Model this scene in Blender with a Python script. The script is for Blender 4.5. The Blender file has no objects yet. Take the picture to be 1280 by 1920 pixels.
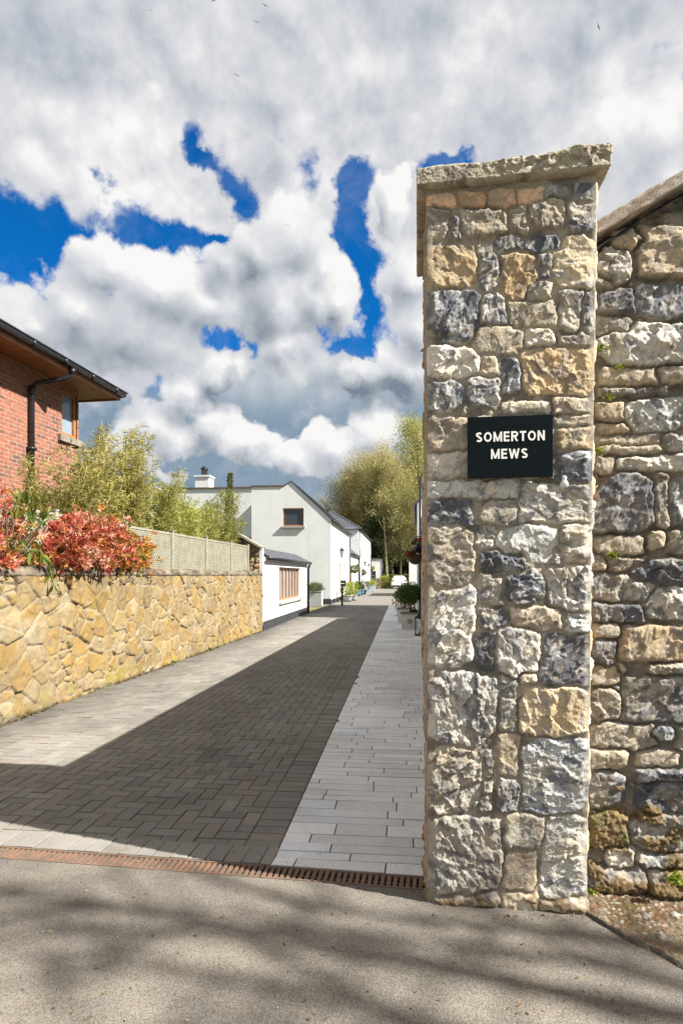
import bpy, bmesh, math, random
import numpy as np
from mathutils import Vector, Matrix, noise as mnoise

scene = bpy.context.scene
COL = scene.collection
random.seed(7)
R = math.radians

# ------------------------------------------------------------------ camera
# measured in the photograph (1280 x 1920): focal 1150 px, horizon at row 1078, eye 1.6 m
F, CX, HY, EYE = 1150.0, 640.0, 1078.0, 1.6
cam_d = bpy.data.cameras.new('camera')
cam = bpy.data.objects.new('camera', cam_d)
COL.objects.link(cam)
cam.location = (0, 0, EYE)
cam.rotation_euler = (R(90), 0, 0)
cam_d.sensor_fit = 'VERTICAL'
cam_d.sensor_height = 36.0
cam_d.sensor_width = 24.0
cam_d.lens = 36.0 * F / 1920.0
cam_d.shift_y = (HY - 960.0) / 1920.0
cam_d.clip_start = 0.05
cam_d.clip_end = 2000.0
scene.camera = cam

# ------------------------------------------------------------------ light
SUN_AZ = math.atan2(0.937, -0.35)      # clockwise from +Y (street depth)
SUN_EL = R(42)
SUN = Vector((math.sin(SUN_AZ) * math.cos(SUN_EL), math.cos(SUN_AZ) * math.cos(SUN_EL), math.sin(SUN_EL)))
sd = bpy.data.lights.new('sun', 'SUN')
sd.energy = 4.7
sd.angle = R(0.5)
sd.color = (1.0, 0.96, 0.895)
sun = bpy.data.objects.new('sun', sd)
COL.objects.link(sun)
sun.rotation_euler = SUN.to_track_quat('Z', 'Y').to_euler()
sun.location = (20, -8, 30)

scene.view_settings.view_transform = 'Standard'
scene.view_settings.look = 'None'
scene.view_settings.exposure = 1.45
scene.view_settings.gamma = 1.0
scene.view_settings.use_curve_mapping = False
scene.cycles.use_denoising = True
scene.cycles.max_bounces = 6
scene.cycles.transparent_max_bounces = 8


class NT:
    """small helper for building node trees"""
    def __init__(self, tree):
        self.t = tree
        self.n = tree.nodes
        self.l = tree.links

    def new(self, typ, **kw):
        nd = self.n.new(typ)
        for k, v in kw.items():
            setattr(nd, k, v)
        return nd

    def put(self, sock, v):
        if hasattr(v, 'is_output'):
            self.l.new(v, sock)
        else:
            sock.default_value = v

    def math(self, op, a, b=0.0, c=0.0, clamp=False):
        m = self.new('ShaderNodeMath', operation=op, use_clamp=clamp)
        self.put(m.inputs[0], a); self.put(m.inputs[1], b); self.put(m.inputs[2], c)
        return m.outputs[0]

    def vmath(self, op, a, b=(0, 0, 0), out=0):
        m = self.new('ShaderNodeVectorMath', operation=op)
        self.put(m.inputs[0], a)
        if op == 'SCALE':
            self.put(m.inputs[3], b)
        else:
            self.put(m.inputs[1], b)
        return m.outputs[out]

    def noise(self, vec, scale, detail=4, rough=0.5, dist=0.0, out='Fac'):
        m = self.new('ShaderNodeTexNoise')
        if vec is not None:
            self.l.new(vec, m.inputs['Vector'])
        m.inputs['Scale'].default_value = scale
        m.inputs['Detail'].default_value = detail
        m.inputs['Roughness'].default_value = rough
        m.inputs['Distortion'].default_value = dist
        return m.outputs[out]

    def ramp(self, fac, lo, hi, a=0.0, b=1.0, smooth=True):
        m = self.new('ShaderNodeMapRange')
        m.interpolation_type = 'SMOOTHSTEP' if smooth else 'LINEAR'
        self.put(m.inputs[0], fac)
        m.inputs[1].default_value = lo; m.inputs[2].default_value = hi
        self.put(m.inputs[3], a); self.put(m.inputs[4], b)
        return m.outputs[0]

    def mix(self, fac, a, b, mode='MIX'):
        m = self.new('ShaderNodeMix', data_type='RGBA', blend_type=mode)
        self.put(m.inputs[0], fac)
        self.put(m.inputs[6], a if hasattr(a, 'is_output') else (*a, 1.0))
        self.put(m.inputs[7], b if hasattr(b, 'is_output') else (*b, 1.0))
        return m.outputs[2]


# ------------------------------------------------------------------ sky: Nishita blue behind procedural cumulus
def px_dir(px, py):
    x, z = (px - CX) / F, (HY - py) / F
    return math.atan2(x, 1.0), math.atan2(z, math.sqrt(1 + x * x))

def build_world():
    w = bpy.data.worlds.new('World')
    scene.world = w
    w.use_nodes = True
    w.node_tree.nodes.clear()
    g = NT(w.node_tree)
    out = g.new('ShaderNodeOutputWorld')
    bg = g.new('ShaderNodeBackground')
    g.l.new(bg.outputs[0], out.inputs[0])
    bg.inputs[1].default_value = 0.1
    sky = g.new('ShaderNodeTexSky')
    sky.sky_type = 'NISHITA'
    sky.sun_disc = False
    sky.sun_elevation = SUN_EL
    sky.sun_rotation = SUN_AZ
    sky.air_density = 1.0
    sky.dust_density = 0.3
    sky.ozone_density = 2.5
    tc = g.new('ShaderNodeTexCoord')
    d = g.vmath('NORMALIZE', tc.outputs['Generated'])
    sep = g.new('ShaderNodeSeparateXYZ'); g.l.new(d, sep.inputs[0])
    az = g.math('ARCTAN2', sep.outputs[0], sep.outputs[1])
    el = g.math('ARCSINE', sep.outputs[2])
    cmb = g.new('ShaderNodeCombineXYZ')
    g.l.new(az, cmb.inputs[0]); g.l.new(el, cmb.inputs[1])
    q0 = cmb.outputs[0]
    # the clouds live on directions of the dome; warp gives ragged edges
    wv = g.noise(d, 5.0, 6, 0.62, 0.0, 'Color')
    wv = g.vmath('SUBTRACT', wv, (0.5, 0.5, 0.5))
    q = g.vmath('ADD', q0, g.vmath('SCALE', wv, 0.15))
    wv2 = g.noise(d, 22.0, 5, 0.6, 0.0, 'Color')
    q = g.vmath('ADD', q, g.vmath('SCALE', g.vmath('SUBTRACT', wv2, (0.5, 0.5, 0.5)), 0.05))

    def blobs(lst, vec):
        acc = None
        for (px, py, rx, ry, rot, amp) in lst:
            a0, e0 = px_dir(px, py)
            mp = g.new('ShaderNodeMapping', vector_type='TEXTURE')
            mp.inputs['Location'].default_value = (a0, e0, 0)
            mp.inputs['Rotation'].default_value = (0, 0, R(rot))
            k = math.cos(a0) * math.cos(e0)
            mp.inputs['Scale'].default_value = (rx / F * k, ry / F * k, 1)
            g.l.new(vec, mp.inputs['Vector'])
            ln = g.vmath('LENGTH', mp.outputs[0], (0, 0, 0), 1)
            v = g.math('SUBTRACT', 1.0, ln, 0, True)
            v = g.math('MULTIPLY', v, amp)
            acc = v if acc is None else g.math('ADD', acc, v)
        return acc
    w.cycles.sampling_method = 'MANUAL'
    w.cycles.sample_map_resolution = 256
    # (column, row, radius across, radius up, rotation, strength)
    # gaps in the high grey layer
    holes = [(110, 440, 300, 75, -4, 1.5), (30, 500, 200, 80, 0, 1.5), (300, 425, 150, 50, -8, 1.3), (370, 262, 52, 48, -30, 1.2), (395, 292, 44, 34, 0, 1.0), (447, 345, 50, 88, 25, 1.35),
             (685, 345, 76, 56, 10, 1.3), (668, 450, 62, 130, 8, 1.5), (700, 520, 110, 80, 20, 1.5), (690, 610, 100, 90, -25, 1.6), (640, 650, 90, 40, 0, 1.2),
             (835, 297, 110, 30, 8, 1.4), (410, 650, 160, 50, -5, 1.5), (262, 730, 80, 44, 10, 1.3), (205, 335, 32, 30, 0, 1.0), (590, 325, 44, 62, 0, 0.95),
             (545, 235, 60, 80, 0, 0.5), (420, 468, 110, 30, -5, 1.3), (1215, 110, 60, 40, 30, 0.4), (1285, 120, 24, 38, 0, 1.0), (1040, 215, 40, 40, 0, 0.3), (860, 205, 50, 40, 0, 0.3), (250, 560, 330, 120, 0, 1.0), (560, 560, 200, 160, 0, 1.0)]
    heads = [(230, 230, 190, 90, 0, 0.5), (360, 110, 200, 130, 0, 0.3), (640, 110, 130, 90, 0, 0.35), (890, 90, 150, 120, 0, 0.4), (1200, 190, 200, 110, 0, 0.7), (330, 390, 150, 60, 0, 0.6), (250, 175, 70, 60, 0, 0.5),
             (560, 390, 120, 60, 0, 0.5), (90, 340, 170, 60, 0, 0.4), (870, 60, 60, 60, 0, 0.5), (1110, 250, 120, 60, 0, 0.4), (300, 330, 100, 60, 0, 0.4)]
    darks = [(60, 130, 330, 130, 15, 0.8), (310, 135, 170, 50, -40, 0.7), (540, 260, 150, 130, 0, 0.5), (780, 70, 130, 120, 0, 0.45), (150, 270, 250, 40, 0, 0.35), (960, 230, 230, 130, 0, 0.4), (640, 30, 330, 70, 0, 0.3), (500, 170, 100, 120, 20, 0.35), (1000, 40, 130, 90, 0, 0.3)]
    # rounded lobes of the low cumulus
    lobes = [(225, 505, 115, 75, 0, 1), (310, 545, 130, 90, 0, 1), (150, 575, 130, 75, 0, 1), (55, 600, 130, 85, 0, 1), (240, 640, 190, 110, 0, 1), (380, 575, 100, 70, 0, 1), (40, 690, 150, 90, 0, 1), (420, 500, 70, 50, 0, 1), (190, 700, 170, 60, 0, 1),
             (560, 460, 115, 90, 0, 1), (520, 575, 130, 110, 0, 1), (600, 560, 110, 95, 0, 1), (648, 572, 52, 46, 0, 1), (545, 660, 95, 58, 0, 1), (575, 640, 50, 45, 0, 1), (612, 500, 50, 60, 0, 1), (480, 480, 80, 70, 0, 1),
             (415, 705, 68, 58, 0, 1), (350, 745, 70, 60, 0, 1), (450, 690, 40, 38, 0, 1), (680, 722, 95, 48, 0, 1), (770, 705, 100, 70, 0, 1), (795, 530, 78, 80, 0, 1), (800, 620, 66, 80, 0, 1), (745, 372, 56, 62, 0, 1),
             (565, 866, 84, 42, 8, 1), (640, 835, 95, 52, 0, 1), (715, 812, 95, 58, 0, 1), (470, 838, 90, 46, 0, 1), (300, 800, 95, 70, 0, 1), (400, 800, 70, 50, 0, 1), (345, 830, 56, 50, 0, 1), (255, 850, 90, 70, 0, 1), (790, 830, 70, 50, 0, 1), (312, 884, 56, 18, 0, 1), (880, 700, 120, 140, 0, 1)]
    bases = [(600, 762, 260, 46, 3, 1.2), (430, 775, 120, 50, 10, 0.9), (700, 735, 150, 30, 0, 0.7), (200, 640, 200, 50, 0, 0.45), (470, 585, 80, 120, 20, 0.75), (300, 690, 170, 45, 0, 0.55), (560, 640, 150, 50, 0, 0.45), (60, 650, 150, 40, 0, 0.35), (620, 620, 60, 40, 0, 0.3), (390, 500, 60, 40, 0, 0.3)]

    def lobefield(vec):
        acc = None
        for (px, py, rx, ry, rot, amp) in lobes:
            a0, e0 = px_dir(px, py)
            k = math.cos(a0) * math.cos(e0)
            dv_ = g.vmath('MULTIPLY', g.vmath('SUBTRACT', vec, (a0, e0, 0)), (F / rx / k, F / ry / k, 0))
            v = g.math('SUBTRACT', 1.0, g.vmath('LENGTH', dv_, (0, 0, 0), 1))
            acc = v if acc is None else g.math('SMOOTH_MAX', acc, v, 0.12)
        return acc
    H = blobs(holes, q)
    q2 = g.vmath('ADD', q0, g.vmath('SCALE', wv, 0.16))
    B = blobs(heads, q2); D = blobs(darks, q2)
    fine = g.noise(d, 17.0, 7, 0.66, 0.25)
    fb = g.noise(d, 5.0, 8, 0.6, 0.2)
    # ---- high grey layer
    dens = g.math('ADD', g.math('MULTIPLY', fb, 0.75), g.math('MULTIPLY', fine, 1.05))
    dens = g.math('SUBTRACT', g.math('SUBTRACT', dens, 0.12), g.math('MULTIPLY', H, 0.90))
    alpha = g.ramp(dens, 0.02, 0.58)
    n1 = g.noise(d, 5.0, 6, 0.52, 0.2)
    n2 = g.noise(g.vmath('ADD', d, (0.02, -0.008, 0.03)), 5.0, 6, 0.52, 0.2)
    m1 = g.noise(d, 9.0, 7, 0.56, 0.1); m2 = g.noise(g.vmath('ADD', d, (0.014, -0.006, 0.022)), 9.0, 7, 0.56, 0.1)
    sh = g.math('ADD', g.math('ADD', 0.69, g.math('MULTIPLY', g.math('SUBTRACT', m1, m2), 1.35)), g.math('MULTIPLY', g.math('SUBTRACT', n1, n2), 0.9))
    sh = g.math('ADD', sh, g.math('MULTIPLY', g.math('SUBTRACT', fb, 0.5), 0.35))
    sh = g.math('ADD', sh, g.math('MULTIPLY', B, 0.42))
    sh = g.math('SUBTRACT', sh, g.math('MULTIPLY', D, 0.30), 0, True)

    def tone(val, grey=0.0):
        cr = g.new('ShaderNodeValToRGB')
        e = cr.color_ramp.elements
        e[0].position = 0.0; e[0].color = (0.135, 0.245, 0.370, 1)
        e[1].position = 1.0; e[1].color = (0.95, 0.94, 0.925, 1)
        for p, c in ((0.25, (0.33, 0.415, 0.505)), (0.5, (0.535, 0.57, 0.635)), (0.75, (0.735, 0.735, 0.755))):
            x = e.new(p); x.color = (*[v * (1 - grey) + grey * (sum(c) / 3) * w_ for v, w_ in zip(c, (0.97, 1.0, 1.06))], 1)
        if grey:
            e[0].color = (0.20, 0.25, 0.32, 1)
        g.l.new(val, cr.inputs[0])
        return cr.outputs[0]
    high = tone(sh, 0.3)
    # ---- low grey-blue bank above the horizon
    bank = g.math('MULTIPLY', g.ramp(el, 0.36, 0.24), g.ramp(g.math('ADD', fb, g.math('MULTIPLY', fine, 0.3)), 0.40, 0.66))
    bank = g.math('MAXIMUM', bank, g.math('MULTIPLY', g.ramp(el, 0.32, 0.20), 0.75))
    bsh = g.math('ADD', 0.04, g.math('MULTIPLY', g.math('SUBTRACT', fb, 0.4), 0.9), 0, True)
    # ---- cumulus lobes with cauliflower edges
    vo = g.new('ShaderNodeTexVoronoi'); vo.inputs['Scale'].default_value = 15.0
    g.l.new(g.vmath('ADD', d, g.vmath('SCALE', wv2, 0.05)), vo.inputs['Vector'])
    vo2 = g.new('ShaderNodeTexVoronoi'); vo2.inputs['Scale'].default_value = 36.0
    g.l.new(g.vmath('ADD', d, g.vmath('SCALE', wv2, 0.02)), vo2.inputs['Vector'])
    q3 = g.vmath('ADD', q0, g.vmath('SCALE', wv, 0.10))
    q3 = g.vmath('ADD', q3, g.vmath('SCALE', g.vmath('SUBTRACT', wv2, (0.5, 0.5, 0.5)), 0.035))
    L0 = lobefield(q3)
    L1 = lobefield(g.vmath('ADD', q3, (0.016, 0.030, 0)))
    bil = g.math('ADD', g.math('MULTIPLY', vo.outputs[0], 0.55), g.math('MULTIPLY', vo2.outputs[0], 0.30))
    C = g.math('ADD', g.math('SUBTRACT', g.math('ADD', L0, 0.30), bil), g.math('MULTIPLY', g.math('SUBTRACT', fine, 0.5), 0.75))
    ca = g.ramp(C, -0.05, 0.19)
    slope = g.math('SUBTRACT', L0, L1)
    cs = g.math('ADD', 0.82, g.math('MULTIPLY', slope, 0.72))
    cs = g.math('SUBTRACT', cs, g.math('MULTIPLY', g.math('SUBTRACT', bil, 0.28), 0.55))
    cs = g.math('ADD', cs, g.math('MULTIPLY', g.math('SUBTRACT', n1, n2), 1.0))
    cs = g.math('SUBTRACT', cs, g.math('MULTIPLY', g.ramp(L0, 0.15, 0.75), 0.10))
    cs = g.math('SUBTRACT', cs, g.math('MULTIPLY', blobs(bases, q2), 0.42))
    cs = g.math('ADD', cs, g.math('MULTIPLY', g.math('SUBTRACT', 1.0, ca), 0.12), 0, True)
    k = 10.0 / 2 ** scene.view_settings.exposure
    # deep polarised blue, paler towards the horizon
    blue = g.vmath('MULTIPLY', sky.outputs[0], (0.014, 0.29, 0.55))
    blue = g.mix(g.ramp(el, 0.0, 0.30, 0.65, 0.0), blue, (0.35, 0.85, 1.4))
    # thin veil of ice cloud over the blue
    veil = g.math('MULTIPLY', g.ramp(g.noise(d, 8.0, 7, 0.66, 0.6), 0.42, 0.80), 0.24)
    blue = g.mix(veil, blue, g.vmath('SCALE', tone(g.math('ADD', 0.55, 0.0)), k))
    col = g.mix(alpha, blue, g.vmath('SCALE', high, k))
    col = g.mix(bank, col, g.vmath('SCALE', tone(bsh), k))
    col = g.mix(ca, col, g.vmath('SCALE', tone(cs, 0.6), k))
    # below the horizon a dull ground tone
    col = g.mix(g.ramp(el, -0.05, 0.0), (1.0, 0.94, 0.85), col)
    g.l.new(col, bg.inputs[0])

build_world()

# ------------------------------------------------------------------ numpy noise
def _h(ix, iy, seed):
    with np.errstate(over='ignore'):
        n = (ix.astype(np.int64) * 374761393 + iy.astype(np.int64) * 668265263 + seed * 1442695041) & 0xFFFFFFFF
        n = ((n ^ (n >> 13)) * 1274126177) & 0xFFFFFFFF
        n = (n ^ (n >> 16)) & 0xFFFFFFFF
        n = (n * 2246822519) & 0xFFFFFFFF
        n = n ^ (n >> 15)
    return (n & 0xFFFFFF).astype(np.float64) / 0xFFFFFF

def vnoise(x, y, seed=0):
    ix, iy = np.floor(x), np.floor(y)
    fx, fy = x - ix, y - iy
    fx = fx * fx * fx * (fx * (fx * 6 - 15) + 10); fy = fy * fy * fy * (fy * (fy * 6 - 15) + 10)
    a = _h(ix, iy, seed); b = _h(ix + 1, iy, seed); c = _h(ix, iy + 1, seed); d = _h(ix + 1, iy + 1, seed)
    return (a + (b - a) * fx) * (1 - fy) + (c + (d - c) * fx) * fy

def fbm(x, y, octv=4, seed=0, gain=0.5):
    s = 0; a = 1; tot = 0
    for k in range(octv):
        s = s + a * (vnoise(x, y, seed + 17 * k) - 0.5); tot += a
        x = x * 2.03 + 3.7; y = y * 2.03 + 1.3; a *= gain
    return s / tot * 2

def worley(x, y, seed=0, jit=0.9):
    """F1, F2, hashed id, offset to the nearest centre"""
    ix, iy = np.floor(x), np.floor(y)
    f1 = np.full(x.shape, 9.0); f2 = f1.copy(); idd = np.zeros(x.shape); ox = np.zeros(x.shape); oy = np.zeros(x.shape)
    for dx in (-1, 0, 1):
        for dy in (-1, 0, 1):
            jx, jy = ix + dx, iy + dy
            cx = jx + 0.5 + jit * (_h(jx, jy, seed) - 0.5)
            cy = jy + 0.5 + jit * (_h(jx, jy, seed + 5) - 0.5)
            r = np.hypot(x - cx, y - cy)
            n = r < f1
            f2 = np.where(n, f1, np.minimum(f2, r))
            f1 = np.where(n, r, f1)
            idd = np.where(n, _h(jx, jy, seed + 11), idd)
            ox = np.where(n, x - cx, ox); oy = np.where(n, y - cy, oy)
    return f1, f2, idd, ox, oy

def hsh(a, k):
    v = np.sin(a * 127.1 + k * 311.7) * 43758.5453
    return v - np.floor(v)

def facets(x, y, seed):
    """broken-rock relief: every cell is a tilted plane"""
    wx = x + 0.35 * fbm(x * 1.3, y * 1.3, 3, seed + 60); wy = y + 0.35 * fbm(x * 1.3 + 9, y * 1.3 + 4, 3, seed + 70)
    f1, f2, i, ox, oy = worley(wx, wy, seed)
    return (ox * (hsh(i, 1) - 0.5) * 2.4 + oy * (hsh(i, 2) - 0.5) * 2.4 + (hsh(i, 3) - 0.5) * 0.7), i

def sstep(a, b, x):
    t = np.clip((x - a) / (b - a), 0, 1)
    return t * t * (3 - 2 * t)

def lerp(a, b, t):
    return a + (b - a) * t[..., None]

# ------------------------------------------------------------------ mesh helpers
class MB:
    """collects shapes and links them as ONE mesh object"""
    def __init__(self):
        self.v = []; self.f = []; self.m = []

    def add(self, vs, fs, mat=0):
        o = len(self.v)
        self.v += [tuple(p) for p in vs]
        self.f += [tuple(o + i for i in f) for f in fs]
        self.m += [mat] * len(fs)
        return self

    def box(self, x0, x1, y0, y1, z0, z1, mat=0, ch=0.0):
        if ch <= 0:
            vs = [(x, y, z) for z in (z0, z1) for y in (y0, y1) for x in (x0, x1)]
            fs = [(0, 2, 3, 1), (4, 5, 7, 6), (0, 1, 5, 4), (2, 6, 7, 3), (0, 4, 6, 2), (1, 3, 7, 5)]
            return self.add(vs, fs, mat)
        b = bmesh.new()
        bmesh.ops.create_cube(b, size=1.0)
        for v in b.verts:
            v.co = Vector(((x0 + x1) / 2 + v.co.x * (x1 - x0), (y0 + y1) / 2 + v.co.y * (y1 - y0), (z0 + z1) / 2 + v.co.z * (z1 - z0)))
        bmesh.ops.bevel(b, geom=b.edges[:], offset=ch, segments=2, affect='EDGES', profile=0.6)
        b.verts.index_update()
        self.add([v.co[:] for v in b.verts], [[v.index for v in f.verts] for f in b.faces], mat)
        b.free()
        return self

    def bar(self, p, q, w, h, mat=0, up=(0, 0, 1)):
        """rectangular bar from p to q"""
        p, q = Vector(p), Vector(q)
        t = (q - p).normalized()
        s = t.cross(Vector(up))
        if s.length < 1e-4:
            s = t.cross(Vector((1, 0, 0)))
        s.normalize(); u = s.cross(t)
        vs = []
        for e in (p, q):
            for a, b in ((-1, -1), (1, -1), (1, 1), (-1, 1)):
                vs.append(e + s * (a * w / 2) + u * (b * h / 2))
        return self.add(vs, [(0, 1, 2, 3), (7, 6, 5, 4), (0, 4, 5, 1), (1, 5, 6, 2), (2, 6, 7, 3), (3, 7, 4, 0)], mat)

    def tube(self, pts, rad, n=8, mat=0, cap=True):
        pts = [Vector(p) for p in pts]
        if not hasattr(rad, '__len__'):
            rad = [rad] * len(pts)
        vs, fs = [], []
        prev = None
        for i, p in enumerate(pts):
            t = (pts[min(i + 1, len(pts) - 1)] - pts[max(i - 1, 0)]).normalized()
            a = prev - t * prev.dot(t) if prev is not None else t.orthogonal()
            if a.length < 1e-5:
                a = t.orthogonal()
            a.normalize(); prev = a; b = t.cross(a)
            for k in range(n):
                th = 2 * math.pi * k / n
                vs.append(p + (a * math.cos(th) + b * math.sin(th)) * rad[i])
        for i in range(len(pts) - 1):
            for k in range(n):
                k2 = (k + 1) % n
                fs.append((i * n + k, i * n + k2, (i + 1) * n + k2, (i + 1) * n + k))
        if cap:
            fs.append(tuple(range(n - 1, -1, -1)))
            fs.append(tuple((len(pts) - 1) * n + k for k in range(n)))
        return self.add(vs, fs, mat)

    def lathe(self, prof, c=(0, 0, 0), n=16, mat=0):
        """prof: (radius, height) pairs"""
        vs, fs = [], []
        for r, z in prof:
            for k in range(n):
                th = 2 * math.pi * k / n
                vs.append((c[0] + r * math.cos(th), c[1] + r * math.sin(th), c[2] + z))
        for i in range(len(prof) - 1):
            for k in range(n):
                k2 = (k + 1) % n
                fs.append((i * n + k, i * n + k2, (i + 1) * n + k2, (i + 1) * n + k))
        fs.append(tuple(range(n - 1, -1, -1))); fs.append(tuple((len(prof) - 1) * n + k for k in range(n)))
        return self.add(vs, fs, mat)

    def poly(self, pts, mat=0):
        return self.add(pts, [tuple(range(len(pts)))], mat)

    def slab(self, pts, t, mat=0):
        """flat polygon given thickness t downwards (3D points)"""
        n = len(pts)
        pts = [Vector(p) for p in pts]
        nor = (pts[1] - pts[0]).cross(pts[2] - pts[0]).normalized()
        lo = [p - nor * t for p in pts]
        fs = [tuple(range(n)), tuple(range(2 * n - 1, n - 1, -1))]
        for i in range(n):
            j = (i + 1) % n
            fs.append((j, i, n + i, n + j))
        return self.add(pts + lo, fs, mat)

    def build(self, name, mats, parent=None, smooth=False):
        me = bpy.data.meshes.new(name)
        me.from_pydata(self.v, [], self.f)
        if not isinstance(mats, (list, tuple)):
            mats = [mats]
        for m in mats:
            me.materials.append(m)
        me.polygons.foreach_set('material_index', self.m)
        if smooth:
            me.polygons.foreach_set('use_smooth', [True] * len(self.f))
        me.update()
        return link(name, me, parent)

def link(name, me, parent=None):
    o = bpy.data.objects.new(name, me)
    COL.objects.link(o)
    if parent is not None:
        o.parent = parent
    return o

def np_mesh(name, V, Fq, mat, parent=None, col=None, smooth=True):
    """mesh from numpy arrays: V (n,3), Fq (m,4) or (m,3), col (n,3)"""
    me = bpy.data.meshes.new(name)
    V = np.ascontiguousarray(V, dtype=np.float32); Fq = np.ascontiguousarray(Fq, dtype=np.int32)
    k = Fq.shape[1]
    me.vertices.add(len(V)); me.vertices.foreach_set('co', V.ravel())
    me.loops.add(Fq.size); me.loops.foreach_set('vertex_index', Fq.ravel())
    me.polygons.add(len(Fq))
    me.polygons.foreach_set('loop_start', np.arange(0, Fq.size, k, dtype=np.int32))
    me.polygons.foreach_set('use_smooth', np.full(len(Fq), smooth))
    me.update(calc_edges=True)
    if col is not None:
        a = me.color_attributes.new('Col', 'FLOAT_COLOR', 'POINT')
        c = np.ones((len(V), 4), dtype=np.float32); c[:, :3] = np.clip(col, 0, 1)
        a.data.foreach_set('color', c.ravel())
    for m in (mat if isinstance(mat, (list, tuple)) else [mat]):
        me.materials.append(m)
    return link(name, me, parent)

def grid_faces(nr, nc, wrap=False):
    r = np.arange(nr - 1)[:, None]; c = np.arange(nc if wrap else nc - 1)[None, :]
    c2 = (c + 1) % nc
    a = r * nc + c; b = r * nc + c2
    return np.stack([a, b, b + nc, a + nc], -1).reshape(-1, 4)

def tag(o, label=None, cat=None, group=None, kind=None):
    if label: o['label'] = label
    if cat: o['category'] = cat
    if group: o['group'] = group
    if kind: o['kind'] = kind
    return o

def thing(name, label, cat, loc=(0, 0, 0), rot=0.0, group=None):
    o = bpy.data.objects.new(name, None)
    o.empty_display_size = 0.2
    COL.objects.link(o)
    o.location = loc; o.rotation_euler = (0, 0, rot)
    return tag(o, label, cat, group)

def dup(root, loc, rotz=None, scale=None, label=None):
    """a copy of a thing with copies of its parts and sub-parts"""
    def cp(o, par):
        c = o.copy(); COL.objects.link(c); c.parent = par
        for ch in list(o.children):
            cp(ch, c)
        return c
    r = cp(root, None)
    r.location = loc
    if rotz is not None: r.rotation_euler = (0, 0, rotz)
    if scale is not None: r.scale = scale if hasattr(scale, '__len__') else (scale,) * 3
    if label: r['label'] = label
    return r

# ------------------------------------------------------------------ materials
def new_mat(name):
    m = bpy.data.materials.new(name)
    m.use_nodes = True
    g = NT(m.node_tree)
    b = g.n['Principled BSDF']
    return m, g, b

def bump(g, b, h, strength=0.3, dist=0.01):
    n = g.new('ShaderNodeBump')
    n.inputs['Strength'].default_value = strength
    n.inputs['Distance'].default_value = dist
    g.put(n.inputs['Height'], h)
    g.l.new(n.outputs[0], b.inputs['Normal'])

def mat(name, c1, c2=None, scale=8.0, rough=0.7, metal=0.0, bstr=0.15, bdist=0.004, detail=5, spec=0.4):
    """two-tone noisy material in object space"""
    m, g, b = new_mat(name)
    tc = g.new('ShaderNodeTexCoord')
    f = g.noise(tc.outputs['Object'], scale, detail, 0.6)
    f2 = g.noise(tc.outputs['Object'], scale * 9, 3, 0.6)
    c2 = c2 or tuple(x * 0.75 for x in c1)
    col = g.mix(g.ramp(f, 0.35, 0.68), c1, c2)
    g.l.new(col, b.inputs['Base Color'])
    b.inputs['Roughness'].default_value = rough
    b.inputs['Metallic'].default_value = metal
    b.inputs['Specular IOR Level'].default_value = spec
    if bstr > 0:
        bump(g, b, g.math('ADD', f, g.math('MULTIPLY', f2, 0.5)), bstr, bdist)
    return m

def mat_col(name, rough=0.85, nscale=60.0, namp=0.35, bstr=0.4, bdist=0.004, spec=0.25):
    """material that takes its colour from the mesh's own colour attribute, with fine grain"""
    m, g, b = new_mat(name)
    at = g.new('ShaderNodeAttribute', attribute_name='Col')
    tc = g.new('ShaderNodeTexCoord')
    f = g.noise(tc.outputs['Object'], nscale, 5, 0.65)
    k = g.ramp(f, 0.25, 0.75, 1.0 - namp, 1.0 + namp, False)
    k = g.math('MULTIPLY', k, g.ramp(g.noise(tc.outputs['Object'], 1.9, 6, 0.68), 0.3, 0.7, 0.86, 1.12, False))
    g.l.new(g.vmath('SCALE', at.outputs['Color'], k), b.inputs['Base Color'])
    b.inputs['Roughness'].default_value = rough
    b.inputs['Specular IOR Level'].default_value = spec
    if bstr > 0:
        bump(g, b, f, bstr, bdist)
    return m

def mat_leaf(name, trans=0.35, vary=0.25):
    """leaf: colour attribute, thin translucent sheet"""
    m, g, b = new_mat(name)
    at = g.new('ShaderNodeAttribute', attribute_name='Col')
    oi = g.new('ShaderNodeObjectInfo')
    k = g.ramp(oi.outputs['Random'], 0, 1, 1 - vary, 1 + vary, False)
    col = g.vmath('SCALE', at.outputs['Color'], k)
    g.l.new(col, b.inputs['Base Color'])
    b.inputs['Roughness'].default_value = 0.5
    b.inputs['Specular IOR Level'].default_value = 0.35
    tr = g.new('ShaderNodeBsdfTranslucent')
    g.l.new(g.vmath('MULTIPLY', col, (1.15, 1.2, 0.7)), tr.inputs[0])
    ms = g.new('ShaderNodeMixShader')
    ms.inputs[0].default_value = trans
    g.l.new(b.outputs[0], ms.inputs[1]); g.l.new(tr.outputs[0], ms.inputs[2])
    g.l.new(ms.outputs[0], g.n['Material Output'].inputs[0])
    return m

def mat_glass(name, col=(0.03, 0.04, 0.05), rough=0.05):
    m, g, b = new_mat(name)
    tc = g.new('ShaderNodeTexCoord')
    f = g.noise(tc.outputs['Object'], 1.7, 2, 0.5)
    g.l.new(g.mix(f, col, tuple(c * 1.8 for c in col)), b.inputs['Base Color'])
    b.inputs['Roughness'].default_value = rough
    b.inputs['Specular IOR Level'].default_value = 0.9
    return m

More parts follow.
